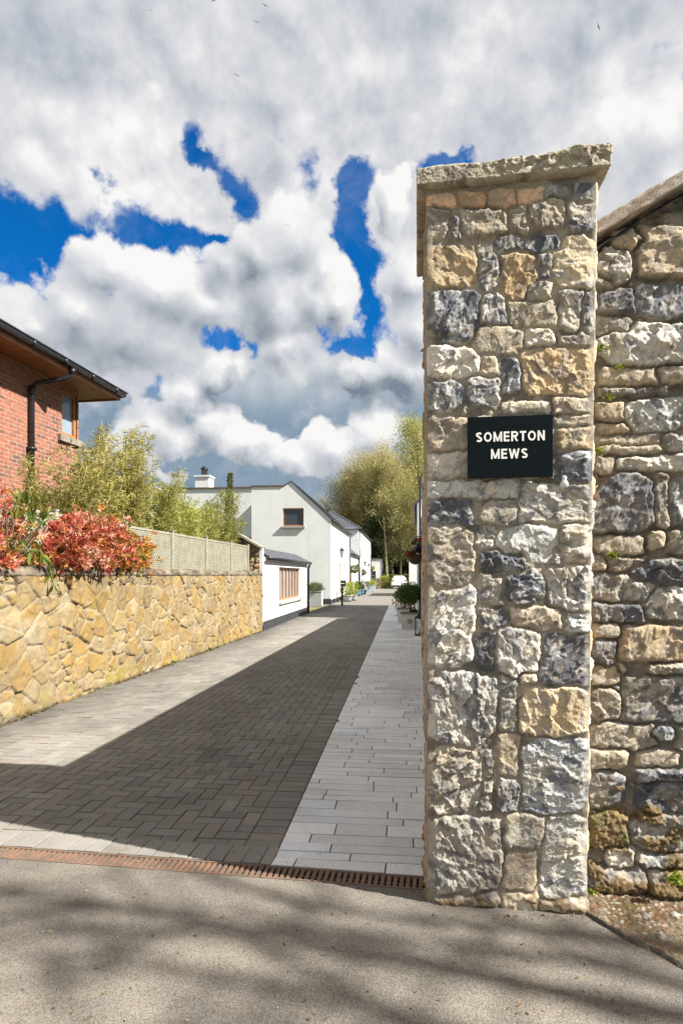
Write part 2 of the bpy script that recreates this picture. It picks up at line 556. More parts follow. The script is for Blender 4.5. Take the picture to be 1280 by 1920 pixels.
M = {}
M['white'] = mat('white_render', (0.70, 0.705, 0.69), (0.65, 0.655, 0.635), 0.8, 0.85, bstr=0.12, bdist=0.003)
def mat_render(name):
    m, g, b = new_mat(name)
    tc = g.new('ShaderNodeTexCoord'); P = tc.outputs['Object']
    c = g.mix(g.ramp(g.noise(P, 0.8, 5, 0.6), 0.35, 0.68), (0.70, 0.705, 0.69), (0.64, 0.645, 0.625))
    st = g.vmath('MULTIPLY', P, (2.2, 2.2, 0.22))
    c = g.mix(g.ramp(g.noise(st, 1.0, 5, 0.65), 0.50, 0.78, 0, 0.30), c, (0.47, 0.465, 0.43))
    s = g.new('ShaderNodeSeparateXYZ'); g.l.new(P, s.inputs[0])
    low = g.math('MULTIPLY', g.ramp(s.outputs[2], 0.25, 0.9, 1.0, 0.0), g.ramp(g.noise(P, 2.5, 5, 0.65), 0.4, 0.65, 0, 0.55))
    c = g.mix(low, c, (0.40, 0.39, 0.34))
    g.l.new(c, b.inputs['Base Color']); b.inputs['Roughness'].default_value = 0.85
    bump(g, b, g.noise(P, 9, 5, 0.6), 0.15, 0.004)
    return m
M['white'] = mat_render('white_render')
M['plinth'] = mat('dark_plinth_paint', (0.035, 0.037, 0.04), None, 3, 0.6)
M['slate'] = mat('roof_slate', (0.065, 0.072, 0.085), (0.10, 0.105, 0.115), 5, 0.55)
M['black'] = mat('black_metal', (0.014, 0.014, 0.018), (0.022, 0.022, 0.028), 12, 0.35, bstr=0.03)
M['timber'] = mat('oiled_timber', (0.36, 0.17, 0.06), (0.25, 0.11, 0.04), 14, 0.45)
M['soffit'] = mat('soffit_boards', (0.30, 0.13, 0.055), (0.21, 0.085, 0.035), 6, 0.5)
M['sill'] = mat('concrete_sill', (0.40, 0.39, 0.36), (0.28, 0.27, 0.24), 9, 0.8)
M['glass'] = mat_glass('window_glass')
M['paleglass'] = mat_glass('sky_lit_glass', (0.16, 0.2, 0.23), 0.08)  # paler copy of the window glass: pale reflection put into its base colour
M['lattice'] = mat('weathered_lattice', (0.29, 0.275, 0.215), (0.215, 0.205, 0.15), 6, 0.8)
M['stone'] = mat_col('rubble_stone', 0.85, 150, 0.42, 0.9, 0.005)
M['sand'] = mat_col('sandstone', 0.9, 70, 0.24, 0.6, 0.004)
M['block'] = mat_col('concrete_block', 0.85, 240, 0.55, 0.5, 0.002)
M['leaf'] = mat_leaf('leaf')
M['bark'] = mat('bark', (0.15, 0.115, 0.075), (0.07, 0.055, 0.04), 5, 0.9, bstr=0.6, bdist=0.03)
M['palebark'] = mat('pale_mossy_bark', (0.30, 0.26, 0.15), (0.16, 0.15, 0.07), 3, 0.9, bstr=0.6, bdist=0.03)
M['cane'] = mat('bamboo_cane', (0.36, 0.30, 0.06), (0.26, 0.25, 0.06), 6, 0.5)
# ------------------------------------------------------------------ layout lines (x right, y along the view, metres)
ST_A = R(5.7)                                   # the street runs 5.7 degrees to the right of the view
SD = Vector((math.sin(ST_A), math.cos(ST_A), 0)); SN = Vector((math.cos(ST_A), -math.sin(ST_A), 0))
def wallx(y): return -3.62 + 0.1247 * (y - 6.52)          # foot of the sandstone wall
def roadx(y): return -0.40 + 0.1010 * (y - 3.27)          # edge between blocks and granite
DR0, DRD = Vector((-4.3, 3.955, 0)), Vector((0.9890, -0.1480, 0))   # drain: upper edge line
DRN = Vector((0.1480, 0.9890, 0))
def ground(px, py): 
    z = EYE * F / (py - HY)
    return Vector(((px - CX) / F * z, z, 0))

# ------------------------------------------------------------------ ground sheets
def ground_mats():
    # asphalt
    m, g, b = new_mat('asphalt')
    tc = g.new('ShaderNodeTexCoord'); P = tc.outputs['Object']
    big = g.noise(P, 0.9, 5, 0.6, 0.4)
    mid = g.noise(P, 9, 5, 0.65)
    fine = g.noise(P, 170, 3, 0.7)
    vo = g.new('ShaderNodeTexVoronoi'); g.l.new(P, vo.inputs['Vector']); vo.inputs['Scale'].default_value = 230
    sep = g.new('ShaderNodeSeparateColor'); g.l.new(vo.outputs['Color'], sep.inputs[0])
    c = g.mix(g.ramp(big, 0.38, 0.64), (0.188, 0.166, 0.136), (0.112, 0.100, 0.085))
    c = g.mix(g.ramp(mid, 0.45, 0.75, 0, 0.35), c, (0.17, 0.14, 0.10))
    c = g.vmath('SCALE', c, g.ramp(sep.outputs[0], 0.0, 1.0, 0.58, 1.46, False))
    c = g.mix(g.ramp(fine, 0.62, 0.74, 0, 0.6), c, (0.04, 0.034, 0.03))
    c = g.mix(g.ramp(g.noise(P, 120, 2, 0.5), 0.66, 0.74, 0, 0.7), c, (0.33, 0.28, 0.22))
    g.l.new(c, b.inputs['Base Color'])
    b.inputs['Roughness'].default_value = 0.9
    bump(g, b, g.math('ADD', vo.outputs['Distance'], g.math('MULTIPLY', fine, 0.9)), 0.45, 0.003)
    M['asphalt'] = m
    # moss and sand in the joints
    m, g, b = new_mat('joint_sand')
    tc = g.new('ShaderNodeTexCoord'); P = tc.outputs['Object']
    c = g.mix(g.ramp(g.noise(P, 1.1, 4, 0.6), 0.42, 0.62), (0.11, 0.085, 0.058), (0.20, 0.18, 0.035))
    c = g.mix(g.ramp(g.noise(P, 25, 3, 0.6), 0.5, 0.7, 0, 0.6), c, (0.11, 0.06, 0.025))
    g.l.new(c, b.inputs['Base Color']); b.inputs['Roughness'].default_value = 1.0
    M['joint'] = m
    # far street: brick pattern pale setts
    m, g, b = new_mat('pale_setts')
    tc = g.new('ShaderNodeTexCoord'); P = tc.outputs['Object']
    br = g.new('ShaderNodeTexBrick'); g.l.new(P, br.inputs['Vector'])
    br.inputs['Scale'].default_value = 1.0; br.inputs['Brick Width'].default_value = 0.4; br.inputs['Row Height'].default_value = 0.2
    br.inputs['Mortar Size'].default_value = 0.008
    br.inputs['Color1'].default_value = (0.19, 0.172, 0.148, 1); br.inputs['Color2'].default_value = (0.155, 0.142, 0.124, 1); br.inputs['Mortar'].default_value = (0.08, 0.07, 0.06, 1)
    g.l.new(g.mix(g.ramp(g.noise(P, 0.5, 4, 0.6), 0.4, 0.7, 0, 0.5), br.outputs[0], (0.13, 0.12, 0.10)), b.inputs['Base Color'])
    b.inputs['Roughness'].default_value = 0.9
    M['setts'] = m
    M['soil'] = mat('garden_soil', (0.07, 0.05, 0.03), (0.05, 0.055, 0.02), 3, 1.0, bstr=0.5, bdist=0.02)
    M['grass'] = mat('far_grass', (0.06, 0.085, 0.02), (0.05, 0.055, 0.02), 0.6, 1.0, bstr=0.5, bdist=0.03)
ground_mats()

b = MB(); b.poly([(-400, -200, -0.05), (400, -200, -0.05), (400, 700, -0.05), (-400, 700, -0.05)])
tag(b.build('ground', M['grass']), kind='structure')
# asphalt lane in front of the gate pillar
dl = DR0 + DRD * -8; dr = DR0 + DRD * 5.5
b = MB()
lo = -0.135
b.poly([tuple(dl + DRN * lo), tuple(DR0 + DRD * 5.55 + DRN * lo), (1.30, 2.80, 0), (1.42, 2.49, 0), (1.85, 1.9, 0), (3.0, 0.7, 0), (6, -1.3, 0), (14, -4, 0), (14, -14, 0), (-14, -14, 0), (-14, 5.3, 0)])
tag(b.build('asphalt_road', M['asphalt']), kind='structure')
# bedding of the blocks, and the pale far street
b = MB()
a0 = DR0 + DRD * -8
b.poly([(a0.x, a0.y - 0.02, -0.0055), (0.75, 3.21, -0.0055), (0.75, 3.5, -0.0055), (4.6, 36, -0.0055), (-1.5, 36, -0.0055), (-14, 6.5, -0.0055)])
tag(b.build('street_bedding', M['joint']), kind='structure')
b = MB()
b.poly([(roadx(31.6) - 4.6, 31.6, -0.004), (5.2, 31.2, -0.004), (13, 60, -0.004), (16, 96, -0.004), (-4, 96, -0.004), (-2, 60, -0.004)])
far = b.build('street', M['setts']); tag(far, kind='structure')

# ---- herringbone blocks
def herringbone():
    rng = np.random.default_rng(3)
    U = 0.105
    W, L = 64, 320
    gx, gy = np.meshgrid(np.arange(-W, 1), np.arange(-14, L), indexing='ij')
    k = (gx - gy) % 4
    cols = -2                                      # border courses at the granite edge
    recs = []
    for kk, (dx, dy) in ((0, (2, 1)), (3, (1, 2))):
        s = (k == kk)
        x0 = gx[s]; y0 = gy[s]
        recs.append(np.stack([x0, y0, x0 + dx, y0 + dy], -1))
    rec = np.concatenate(recs).astype(float)
    rec = rec[rec[:, 0] < cols]; rec[:, 2] = np.minimum(rec[:, 2], cols)
    # two courses of blocks laid across, closing the herringbone at the granite
    e = [(-2, j, 0, j + 1) for j in range(-14, L)]
    rec = np.concatenate([rec, np.array(e, float)]) * U
    cx = (rec[:, 0] + rec[:, 2]) / 2; cy = (rec[:, 1] + rec[:, 3]) / 2
    ca, sa = math.cos(ST_A), math.sin(ST_A)
    def tow(x, y):
        return roadx(3.27) + x * ca + y * sa, 3.27 - x * sa + y * ca
    wx, wy = tow(cx, cy)
    # keep those between the drain's border course and the far end, and on the street side of the wall
    dd = (wx - DR0.x) * DRN.x + (wy - DR0.y) * DRN.y
    keep = (dd > 0.10) & (wy < 31.8) & (wx > wallx(wy) - 0.25)
    rec = rec[keep]
    hx = rec[:, [0, 2, 2, 0]]; hy = rec[:, [1, 1, 3, 3]]
    X, Y = tow(hx, hy)
    quads = np.stack([X, Y], -1)
    # soldier course along the drain
    sq = []
    for j in range(-40, 46):
        p = DR0 + DRD * (j * U) ; q = p + DRD * U
        if p.x > roadx(p.y) - 0.02: break
        if q.x > roadx(q.y): q = p + DRD * ((roadx(p.y) - p.x) / DRD.x)
        for (n0, n1) in ((0.012, 0.22),):
            sq.append([(p + DRN * n0)[:2], (q + DRN * n0)[:2], (q + DRN * n1)[:2], (p + DRN * n1)[:2]])
    blocks_mesh('border_blocks', np.array(sq), rng, 0.0028, 0.0045, (0.215, 0.200, 0.178), 0.06, 0.0045)
    blocks_mesh('street_blocks', quads, rng, 0.0036, 0.0045, (0.205, 0.189, 0.165), 0.08)

def blocks_mesh(name, quads, rng, gap, ch, base, amp, lift=0.0, namp=0.004):
    n = len(quads)
    c = quads.mean(1, keepdims=True)
    def inset(d):
        e1 = quads[:, 1] - quads[:, 0]; l1 = np.linalg.norm(e1, axis=1)[:, None, None]
        e2 = quads[:, 3] - quads[:, 0]; l2 = np.linalg.norm(e2, axis=1)[:, None, None]
        u = (e1[:, None] / l1); v = (e2[:, None] / l2)
        s = np.array([[1, 1], [-1, 1], [-1, -1], [1, -1]], float) * d
        return quads + u * s[None, :, :1] + v * s[None, :, 1:]
    z = (rng.normal(0, 0.0011, n) + lift)[:, None]
    tilt = rng.normal(0, 0.0008, (n, 4))
    top = np.concatenate([inset(gap + ch), (z + tilt)[..., None]], -1)
    mid = np.concatenate([inset(gap), (z + tilt - ch * 0.55)[..., None]], -1)
    bot = np.concatenate([inset(gap), np.full((n, 4, 1), lift - 0.03)], -1)
    V = np.concatenate([top, mid, bot], 1).reshape(-1, 3)
    f = [[0, 1, 2, 3]]
    for a in (0, 4):
        for i in range(4):
            j = (i + 1) % 4
            f.append([a + i, a + 4 + i, a + 4 + j, a + j])
    f = np.array(f)
    Fq = (np.arange(n)[:, None, None] * 12 + f[None]).reshape(-1, 4)
    cc = quads.mean(1)
    val = 1 + rng.normal(0, amp, n) + 0.22 * fbm(cc[:, 0] * 0.8, cc[:, 1] * 0.4, 4, 5) + 0.14 * fbm(cc[:, 0] * 2.3, cc[:, 1] * 1.7, 3, 6)
    # dirt gathers along the foot of the sandstone wall
    if name == 'street_blocks':
        dw = cc[:, 0] - wallx(cc[:, 1])
        dirt = np.clip(1 - dw / 0.9, 0, 1) * (0.55 + 0.9 * vnoise(cc[:, 0] * 2, cc[:, 1] * 1.2, 8))
        val = val * (1 - 0.45 * np.clip(dirt, 0, 1))
    hue = rng.normal(0, 0.018, n)
    col = np.array(base)[None] * val[:, None] * np.stack([1 + hue, np.ones(n), 1 - hue], -1)
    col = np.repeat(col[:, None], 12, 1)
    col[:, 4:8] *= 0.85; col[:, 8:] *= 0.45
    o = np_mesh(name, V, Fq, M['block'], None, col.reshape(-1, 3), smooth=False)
    tag(o, kind='structure')
    return o
herringbone()

# ---- granite footway planks in courses across
def granite():
    rng = np.random.default_rng(5)
    quads = []
    y = -0.1
    ca, sa = math.cos(ST_A), math.sin(ST_A)
    n = 0
    while y < 28.6:
        w = rng.choice([0.095, 0.11, 0.13, 0.13, 0.17]) 
        x = 0.004 - rng.uniform(0.0, 0.5)
        while x < 2.2:
            l = rng.choice([0.32, 0.42, 0.5, 0.62, 0.75])
            xa, xb = max(x, 0.004), x + l
            if xb > 0.06:
                q = [(xa, y), (xb, y), (xb, y + w), (xa, y + w)]
                Q = [(roadx(3.27) + px * ca + py * sa, 3.27 - px * sa + py * ca) for px, py in q]
                # trimmed to the drain's slope
                for i, (X, Y) in enumerate(Q):
                    yd = DR0.y + 0.012 - (X - DR0.x) * DRN.x / DRN.y
                    Q[i] = (X, max(Y, yd))
                if Q[3][1] - Q[0][1] > 0.02 and Q[2][1] - Q[1][1] > 0.02:
                    quads.append(Q)
            x = xb
        y += w
    o = blocks_mesh('granite_pavement', np.array(quads), rng, 0.0036, 0.003, (0.735, 0.745, 0.74), 0.045, 0.003)
    return o
granite()

# ------------------------------------------------------------------ cast iron drain in liftable sections
def drain():
    m, g, b = new_mat('rusty_cast_iron')
    tc = g.new('ShaderNodeTexCoord'); P = tc.outputs['Object']
    oi = g.new('ShaderNodeObjectInfo')
    f = g.noise(P, 14, 6, 0.65)
    c = g.mix(g.ramp(f, 0.38, 0.65), (0.19, 0.105, 0.066), (0.115, 0.085, 0.065))
    c = g.mix(g.ramp(g.noise(P, 60, 3, 0.6), 0.55, 0.7, 0, 0.6), c, (0.23, 0.175, 0.125))
    g.l.new(c, b.inputs['Base Color']); b.inputs['Roughness'].default_value = 0.85
    bump(g, b, f, 0.5, 0.003)
    M['rust'] = m
    Ls = 1.0
    names = ['rusty iron drain section at the far left of the line', 'rusty iron drain section with the reddest bars and pale litter in its slots',
             'rusty drain section in the middle, beside the shaded blocks', 'rusty drain section below the edge of the block paving and the granite planks',
             'darker drain section that ends against the foot of the stone pillar']
    ang = math.atan2(DRD.y, DRD.x)
    start = 4.93 - 5 * Ls
    for k in range(5):
        s = start + k * Ls
        p = DR0 + DRD * s
        t = thing('drain_grating', names[k], 'drain cover', (p.x, p.y, 0), ang, 'drain covers across the entrance')
        mb = MB()
        L = Ls - 0.008
        w = 0.125
        mb.box(0, L, -0.006, 0.008, -0.03, 0.002, ch=0.002); mb.box(0, L, -w - 0.006, -w + 0.008, -0.03, 0.002, ch=0.002)
        mb.build('frame', M['rust'], t)
        mb = MB()
        pitch = 0.0333
        n = int(L / pitch)
        for i in range(n + 1):
            x = 0.002 + i * pitch
            x1 = min(x + 0.020, L)
            if x1 - x > 0.004:
                mb.box(x, x1, -w + 0.0085, -0.0065, -0.022, -0.0005 + 0.0006 * math.sin(i * 7.7), ch=0.0025)
        mb.box(0, L, -w / 2 - 0.004, -w / 2 + 0.004, -0.03, -0.010)
        mb.build('bars', M['rust'], t)
    b = MB()
    p0 = DR0 + DRD * -3.4; p1 = DR0 + DRD * 4.93
    b.poly([tuple(p0 + DRN * 0.01 + Vector((0, 0, -0.1))), tuple(p0 - DRN * 0.14 + Vector((0, 0, -0.1))), tuple(p1 - DRN * 0.14 + Vector((0, 0, -0.1))), tuple(p1 + DRN * 0.01 + Vector((0, 0, -0.1)))])
    tag(b.build('drain_channel_floor', M['plinth']), kind='structure')
drain()
# ------------------------------------------------------------------ rubble stonework
# stones of the pillar and of the wall beside it: box in the photograph's columns and rows, and the kind of stone
def conv(lst, oy):
    return [(760 + a / 2.4615, oy + b / 2.4615, 760 + c / 2.4615, oy + d / 2.4615, k) for a, b, c, d, k in lst]
PIL = conv([(97, 315, 230, 370, 'o'), (240, 305, 365, 365, 'o'), (375, 295, 505, 362, 'o'), (518, 282, 640, 345, 'o'), (650, 280, 755, 330, 'g'), (775, 255, 880, 352, 'd'), (745, 352, 880, 480, 'd'),
    (97, 375, 210, 515, 'b'), (215, 410, 250, 520, 'd'), (250, 385, 465, 498, 'p'), (480, 365, 555, 495, 'p'), (570, 335, 740, 465, 'b'),
    (98, 540, 335, 750, 't'), (335, 545, 410, 760, 'g'), (415, 500, 720, 578, 'd'), (440, 582, 612, 790, 't'), (612, 575, 672, 700, 'd'), (545, 700, 665, 790, 'b'), (680, 500, 880, 745, 'c'),
    (103, 755, 332, 1000, 'd'), (355, 765, 465, 910, 'g'), (480, 800, 700, 905, 'p'), (715, 750, 815, 975, 'g'), (820, 745, 882, 980, 'd'),
    (310, 925, 530, 1038, 'p'), (560, 935, 690, 1005, 'w'), (95, 1020, 335, 1155, 'w'), (355, 1060, 415, 1140, 'p'), (438, 1060, 535, 1215, 'd'), (530, 1020, 885, 1225, 't'),
    (100, 1172, 262, 1310, 'g'), (290, 1150, 435, 1325, 'g'), (700, 930, 880, 1010, 'b')], 240) + conv([
    (440, 45, 672, 82, 'p'), (270, 48, 432, 88, 'b'), (685, 22, 885, 93, 'p'), (685, 97, 880, 146, 'p'), (690, 150, 876, 252, 't'), (100, 105, 300, 262, 'p'), (100, 270, 330, 392, 'w'), (100, 396, 530, 472, 'w'),
    (300, 100, 480, 240, 'b'), (490, 100, 680, 250, 'g'), (340, 260, 520, 380, 'b'), (530, 262, 690, 380, 'd'),
    (700, 262, 870, 402, 'd'), (350, 490, 515, 596, 'b'), (530, 415, 866, 590, 'w'), (98, 490, 308, 602, 'd'), (100, 604, 315, 890, 'b'), (330, 606, 410, 660, 'd'), (335, 664, 408, 722, 'w'), (415, 606, 692, 770, 'w'), (718, 600, 864, 782, 'g'),
    (348, 705, 565, 822, 'd'), (655, 705, 715, 785, 'd'), (343, 826, 442, 970, 'b'), (465, 805, 650, 965, 'd'), (640, 790, 862, 1006, 'g'), (340, 980, 462, 1090, 'd'), (478, 985, 722, 1086, 'p'), (733, 1012, 860, 1096, 'w'),
    (102, 900, 308, 1256, 'w'), (425, 1060, 625, 1285, 'w'), (630, 1095, 858, 1335, 'd'), (326, 1100, 412, 1275, 'd')], 740) + conv([
    (103, 95, 412, 432, 'g'), (428, 125, 502, 370, 'b'), (528, 160, 842, 386, 'c'), (530, 112, 605, 150, 'p'), (433, 380, 525, 586, 'p'), (537, 396, 836, 738, 'g'), (423, 592, 537, 735, 'd'), (108, 438, 360, 752, 'b'), (345, 470, 392, 742, 'd'),
    (103, 760, 450, 1112, 'b'), (432, 740, 648, 916, 'p'), (440, 908, 605, 1105, 'p'), (615, 762, 838, 1140, 'w'), (103, 1120, 440, 1168, 'b'), (440, 1112, 610, 1195, 'm'), (620, 1150, 822, 1190, 'm')], 1220)
RW = conv([(890, 560, 1020, 720, 'g'), (1072, 470, 1345, 675, 'p'), (940, 478, 1125, 558, 'p'), (888, 750, 1055, 862, 'd'), (880, 870, 1035, 960, 'p'), (1060, 735, 1420, 875, 'g'), (905, 910, 1420, 1098, 'w'), (890, 1118, 1160, 1192, 'p'), (1165, 1098, 1420, 1172, 'p'),
    (885, 1198, 1200, 1228, 'b'), (880, 690, 960, 745, 'p')], 240) + conv([
    (880, 50, 1000, 122, 'p'), (1020, 20, 1300, 168, 'w'), (885, 140, 1050, 185, 'p'), (885, 190, 1180, 232, 'p'), (1190, 192, 1420, 250, 'g'), (890, 237, 1165, 272, 'p'), (872, 280, 960, 356, 'p'), (968, 280, 1420, 347, 'w'), (868, 366, 1140, 642, 'd'),
    (1148, 372, 1202, 612, 'b'), (1210, 385, 1420, 602, 'g'), (872, 650, 1088, 742, 'p'), (1122, 645, 1188, 706, 'p'), (1195, 640, 1420, 722, 'b'), (858, 740, 922, 806, 'p'), (935, 745, 1110, 820, 'b'), (1030, 765, 1420, 880, 'd'), (863, 832, 1170, 955, 'b'),
    (1100, 885, 1420, 1030, 'g'), (868, 962, 1100, 1046, 'd'), (863, 1058, 980, 1116, 'p'), (863, 1120, 960, 1242, 'd'), (988, 1070, 1420, 1232, 't'), (985, 1242, 1090, 1285, 'p'), (1110, 1242, 1420, 1300, 'b')], 740) + conv([
    (848, 78, 980, 152, 'p'), (1010, 68, 1090, 106, 'p'), (848, 188, 982, 322, 'b'), (1000, 115, 1420, 335, 'd'), (848, 325, 1148, 447, 'p'), (1120, 345, 1236, 406, 'g'), (1245, 345, 1420, 440, 'p'), (845, 450, 1010, 546, 'p'), (1068, 458, 1246, 530, 'p'), (1055, 545, 1420, 602, 'd'),
    (840, 555, 1002, 722, 'd'), (1058, 610, 1420, 742, 'd'), (1030, 758, 1420, 918, 'b'), (850, 740, 1020, 900, 'm'), (920, 895, 1045, 985, 'w'), (1060, 925, 1420, 985, 'g'), (845, 985, 1100, 1090, 'b'), (1110, 990, 1420, 1090, 'b')], 1220)

PAL = {'g': ((0.48, 0.465, 0.43), (0.17, 0.174, 0.19), 0.50), 'd': ((0.34, 0.335, 0.33), (0.105, 0.11, 0.128), 0.36), 'w': ((0.56, 0.54, 0.49), (0.23, 0.235, 0.25), 0.66), 'p': ((0.47, 0.415, 0.33), (0.27, 0.25, 0.215), 0.55),
       't': ((0.45, 0.34, 0.21), (0.24, 0.205, 0.17), 0.56), 'c': ((0.53, 0.445, 0.305), (0.34, 0.325, 0.31), 0.60), 'o': ((0.66, 0.44, 0.29), (0.38, 0.30, 0.22), 0.6), 'b': ((0.40, 0.365, 0.31), (0.19, 0.18, 0.17), 0.52), 'm': ((0.55, 0.49, 0.38), (0.40, 0.34, 0.24), 0.6)}
KEYS = list(PAL)

def traced(px, py, stones, seed, grow=4.0):
    """signed distance (photo px, negative inside) to the nearest stone, its number and kind"""
    rng = np.random.default_rng(seed)
    wx = px + 5.5 * fbm(px / 26, py / 26, 3, seed) + 2.0 * fbm(px / 6, py / 6, 2, seed + 3)
    wy = py + 5.0 * fbm(px / 26, py / 26, 3, seed + 31) + 1.8 * fbm(px / 6, py / 6, 2, seed + 37)
    best = np.full(px.shape, 60.0); second = np.full(px.shape, 60.0); sid = np.zeros(px.shape, int); kid = np.full(px.shape, -1)
    for i, (x0, y0, x1, y1, k) in enumerate(stones):
        w, h = x1 - x0, y1 - y0
        c = []
        j = lambda a: rng.uniform(-1, 1) * a
        m = min(w, h)
        for (cx, cy, sx, sy) in ((x0, y0, 1, 1), (x1, y0, -1, 1), (x1, y1, -1, -1), (x0, y1, 1, -1)):
            a, b_ = rng.uniform(0.03, 0.42) * m, rng.uniform(0.03, 0.34) * m
            jx, jy = j(0.07 * m), j(0.07 * m)
            p, q = (cx + jx, cy + jy + sy * b_), (cx + jx + sx * a, cy + jy)
            c += [p, q] if (sx * sy > 0) else [q, p]
        mk = (wx > x0 - 25) & (wx < x1 + 25) & (wy > y0 - 25) & (wy < y1 + 25)
        if not mk.any():
            continue
        X, Y = wx[mk], wy[mk]
        d = np.full(X.shape, -1e3)
        for a in range(len(c)):
            (ax, ay), (bx, by) = c[a], c[(a + 1) % len(c)]
            L = math.hypot(bx - ax, by - ay)
            if L < 1e-6: continue
            d = np.maximum(d, ((X - ax) * (by - ay) - (Y - ay) * (bx - ax)) / L)
        cur = best[mk]; sc_ = second[mk]
        n = d < cur
        sc_ = np.where(n, cur, np.minimum(sc_, d)); second[mk] = sc_
        cur[n] = d[n]; best[mk] = cur
        s = sid[mk]; s[n] = i; sid[mk] = s
        kk = kid[mk]; kk[n] = KEYS.index(k); kid[mk] = kk
    # stones grow until a thin joint is left between neighbours
    return np.maximum(best - grow, (best - second) * 0.5 + 1.9), sid, kid

def generic(u, v, seed, su=0.24, sv=0.15):
    """random rubble: distance (m), number, kind"""
    u = u + 0.02 * fbm(u * 9, v * 9, 3, seed); v = v + 0.018 * fbm(u * 9, v * 9, 3, seed + 9)
    f1, f2, i, ox, oy = worley(u / su, v / sv, seed, 0.8)
    d = -(f2 - f1) * 0.5 * min(su, sv) + 0.010
    return d, (i * 9973).astype(int), (hsh(i, 9) * (len(KEYS) - 1)).astype(int)

def relief(d, sid, kid, u, v, seed, hi=0.026, rough=1.0):
    """height (m) and colour from stone distance d (m), at wall coordinates u, v (m)"""
    s = sid * 0.6180339
    st = (d < 0)
    dm = np.maximum(-d, 0)
    ang = hsh(s, 4) * 3.1
    uu = u * np.cos(ang) - v * np.sin(ang); vv = u * np.sin(ang) + v * np.cos(ang)
    rw = fbm(u / 0.05, v / 0.05, 4, seed + 40, 0.6)
    prof = 1 - np.exp(-dm / (0.0028 + 0.003 * hsh(s, 11)))
    fs = 0.7 + 0.9 * hsh(s, 12)
    fa, fi = facets(uu / (0.078 * fs) + sid * 3.3, vv / (0.055 * fs), seed)
    fb, fj = facets(uu / 0.034 + sid * 1.7 + 0.4 * rw, vv / 0.021 + 0.4 * rw, seed + 200)
    fc, fk = facets(uu / 0.015 + sid * 5.1, vv / 0.010, seed + 260)
    k = np.maximum(kid, 0)
    hard = np.array([1.0, 1.1, 1.0, 0.40, 0.6, 0.55, 0.5, 0.85, 0.3])[k] * (0.45 + 0.75 * hsh(s, 13))
    fine = fbm(u / 0.020, v / 0.016, 5, seed + 300, 0.65)
    ridge = 1 - np.abs(fbm(uu / 0.07 + sid, vv / 0.045, 5, seed + 310, 0.6)) * 2.2
    h = prof * (0.004 + hi * (0.2 + 0.8 * hsh(s, 5)) + rough * (hard * (0.0185 * fa + 0.0062 * fb + 0.0020 * fc + 0.003 * ridge) + 0.0022 * fine))
    # broad lean of every stone
    h += prof * rough * 0.007 * fbm(u / 0.12 + sid, v / 0.12, 2, seed + 400)
    mort = -0.002 + 0.006 * fbm(u / 0.05, v / 0.05, 3, seed + 500) + 0.003 * fbm(u / 0.012, v / 0.012, 2, seed + 501)
    h = np.where(st, np.maximum(h, mort), mort)
    light = np.array([PAL[q][0] for q in KEYS])[k]; dark = np.array([PAL[q][1] for q in KEYS])[k]; th = np.array([PAL[q][2] for q in KEYS])[k]
    t = 0.5 + 0.62 * fbm(uu / 0.075 + sid, vv / 0.04, 6, seed + 600, 0.68) + 0.40 * (fi - 0.5) + 0.34 * (fj - 0.5) + 0.14 * (fk - 0.5) + 0.16 * (hsh(s, 6) - 0.5)
    col = lerp(dark, light, sstep(-0.20, 0.20, t - (1 - th)))
    col = col * (0.86 + 0.30 * hsh(s, 14))[..., None] * np.stack([0.97 + 0.10 * hsh(s, 15), np.ones_like(s), 1.03 - 0.11 * hsh(s, 15)], -1)
    # warm weathered skin on part of every stone
    warm = sstep(-0.1, 0.35, fbm(u / 0.09 + sid, v / 0.09, 5, seed + 640, 0.6))
    col = lerp(col, col * np.array([1.03, 0.95, 0.82]), warm * 0.7)
    # veins and lichen
    vein = np.abs(fbm(uu / 0.06 + 7, vv / 0.13, 4, seed + 650)); 
    col = lerp(col, np.array([0.62, 0.60, 0.56])[None], 0.55 * sstep(0.03, 0.0, vein) * (hard > 0.8))
    col = lerp(col, np.array([0.44, 0.34, 0.14])[None], 0.30 * sstep(0.36, 0.55, fbm(u / 0.03, v / 0.03, 4, seed + 660)))
    col = lerp(col, np.array([0.42, 0.365, 0.27])[None], 0.38 * sstep(0.05, 0.45, fbm(u / 0.16, v / 0.16, 4, seed + 670)))
    mc = lerp(np.broadcast_to(np.array([0.34, 0.295, 0.225]), col.shape), np.array([0.17, 0.15, 0.12])[None], sstep(-0.2, 0.4, fbm(u / 0.07, v / 0.07, 4, seed + 680)))
    e = sstep(0.001, -0.004, d)
    return h, lerp(mc * 1.15, col * 1.13, e)

def proj(P):
    return CX + F * P[..., 0] / P[..., 1], HY - F * (P[..., 2] - EYE) / P[..., 1]

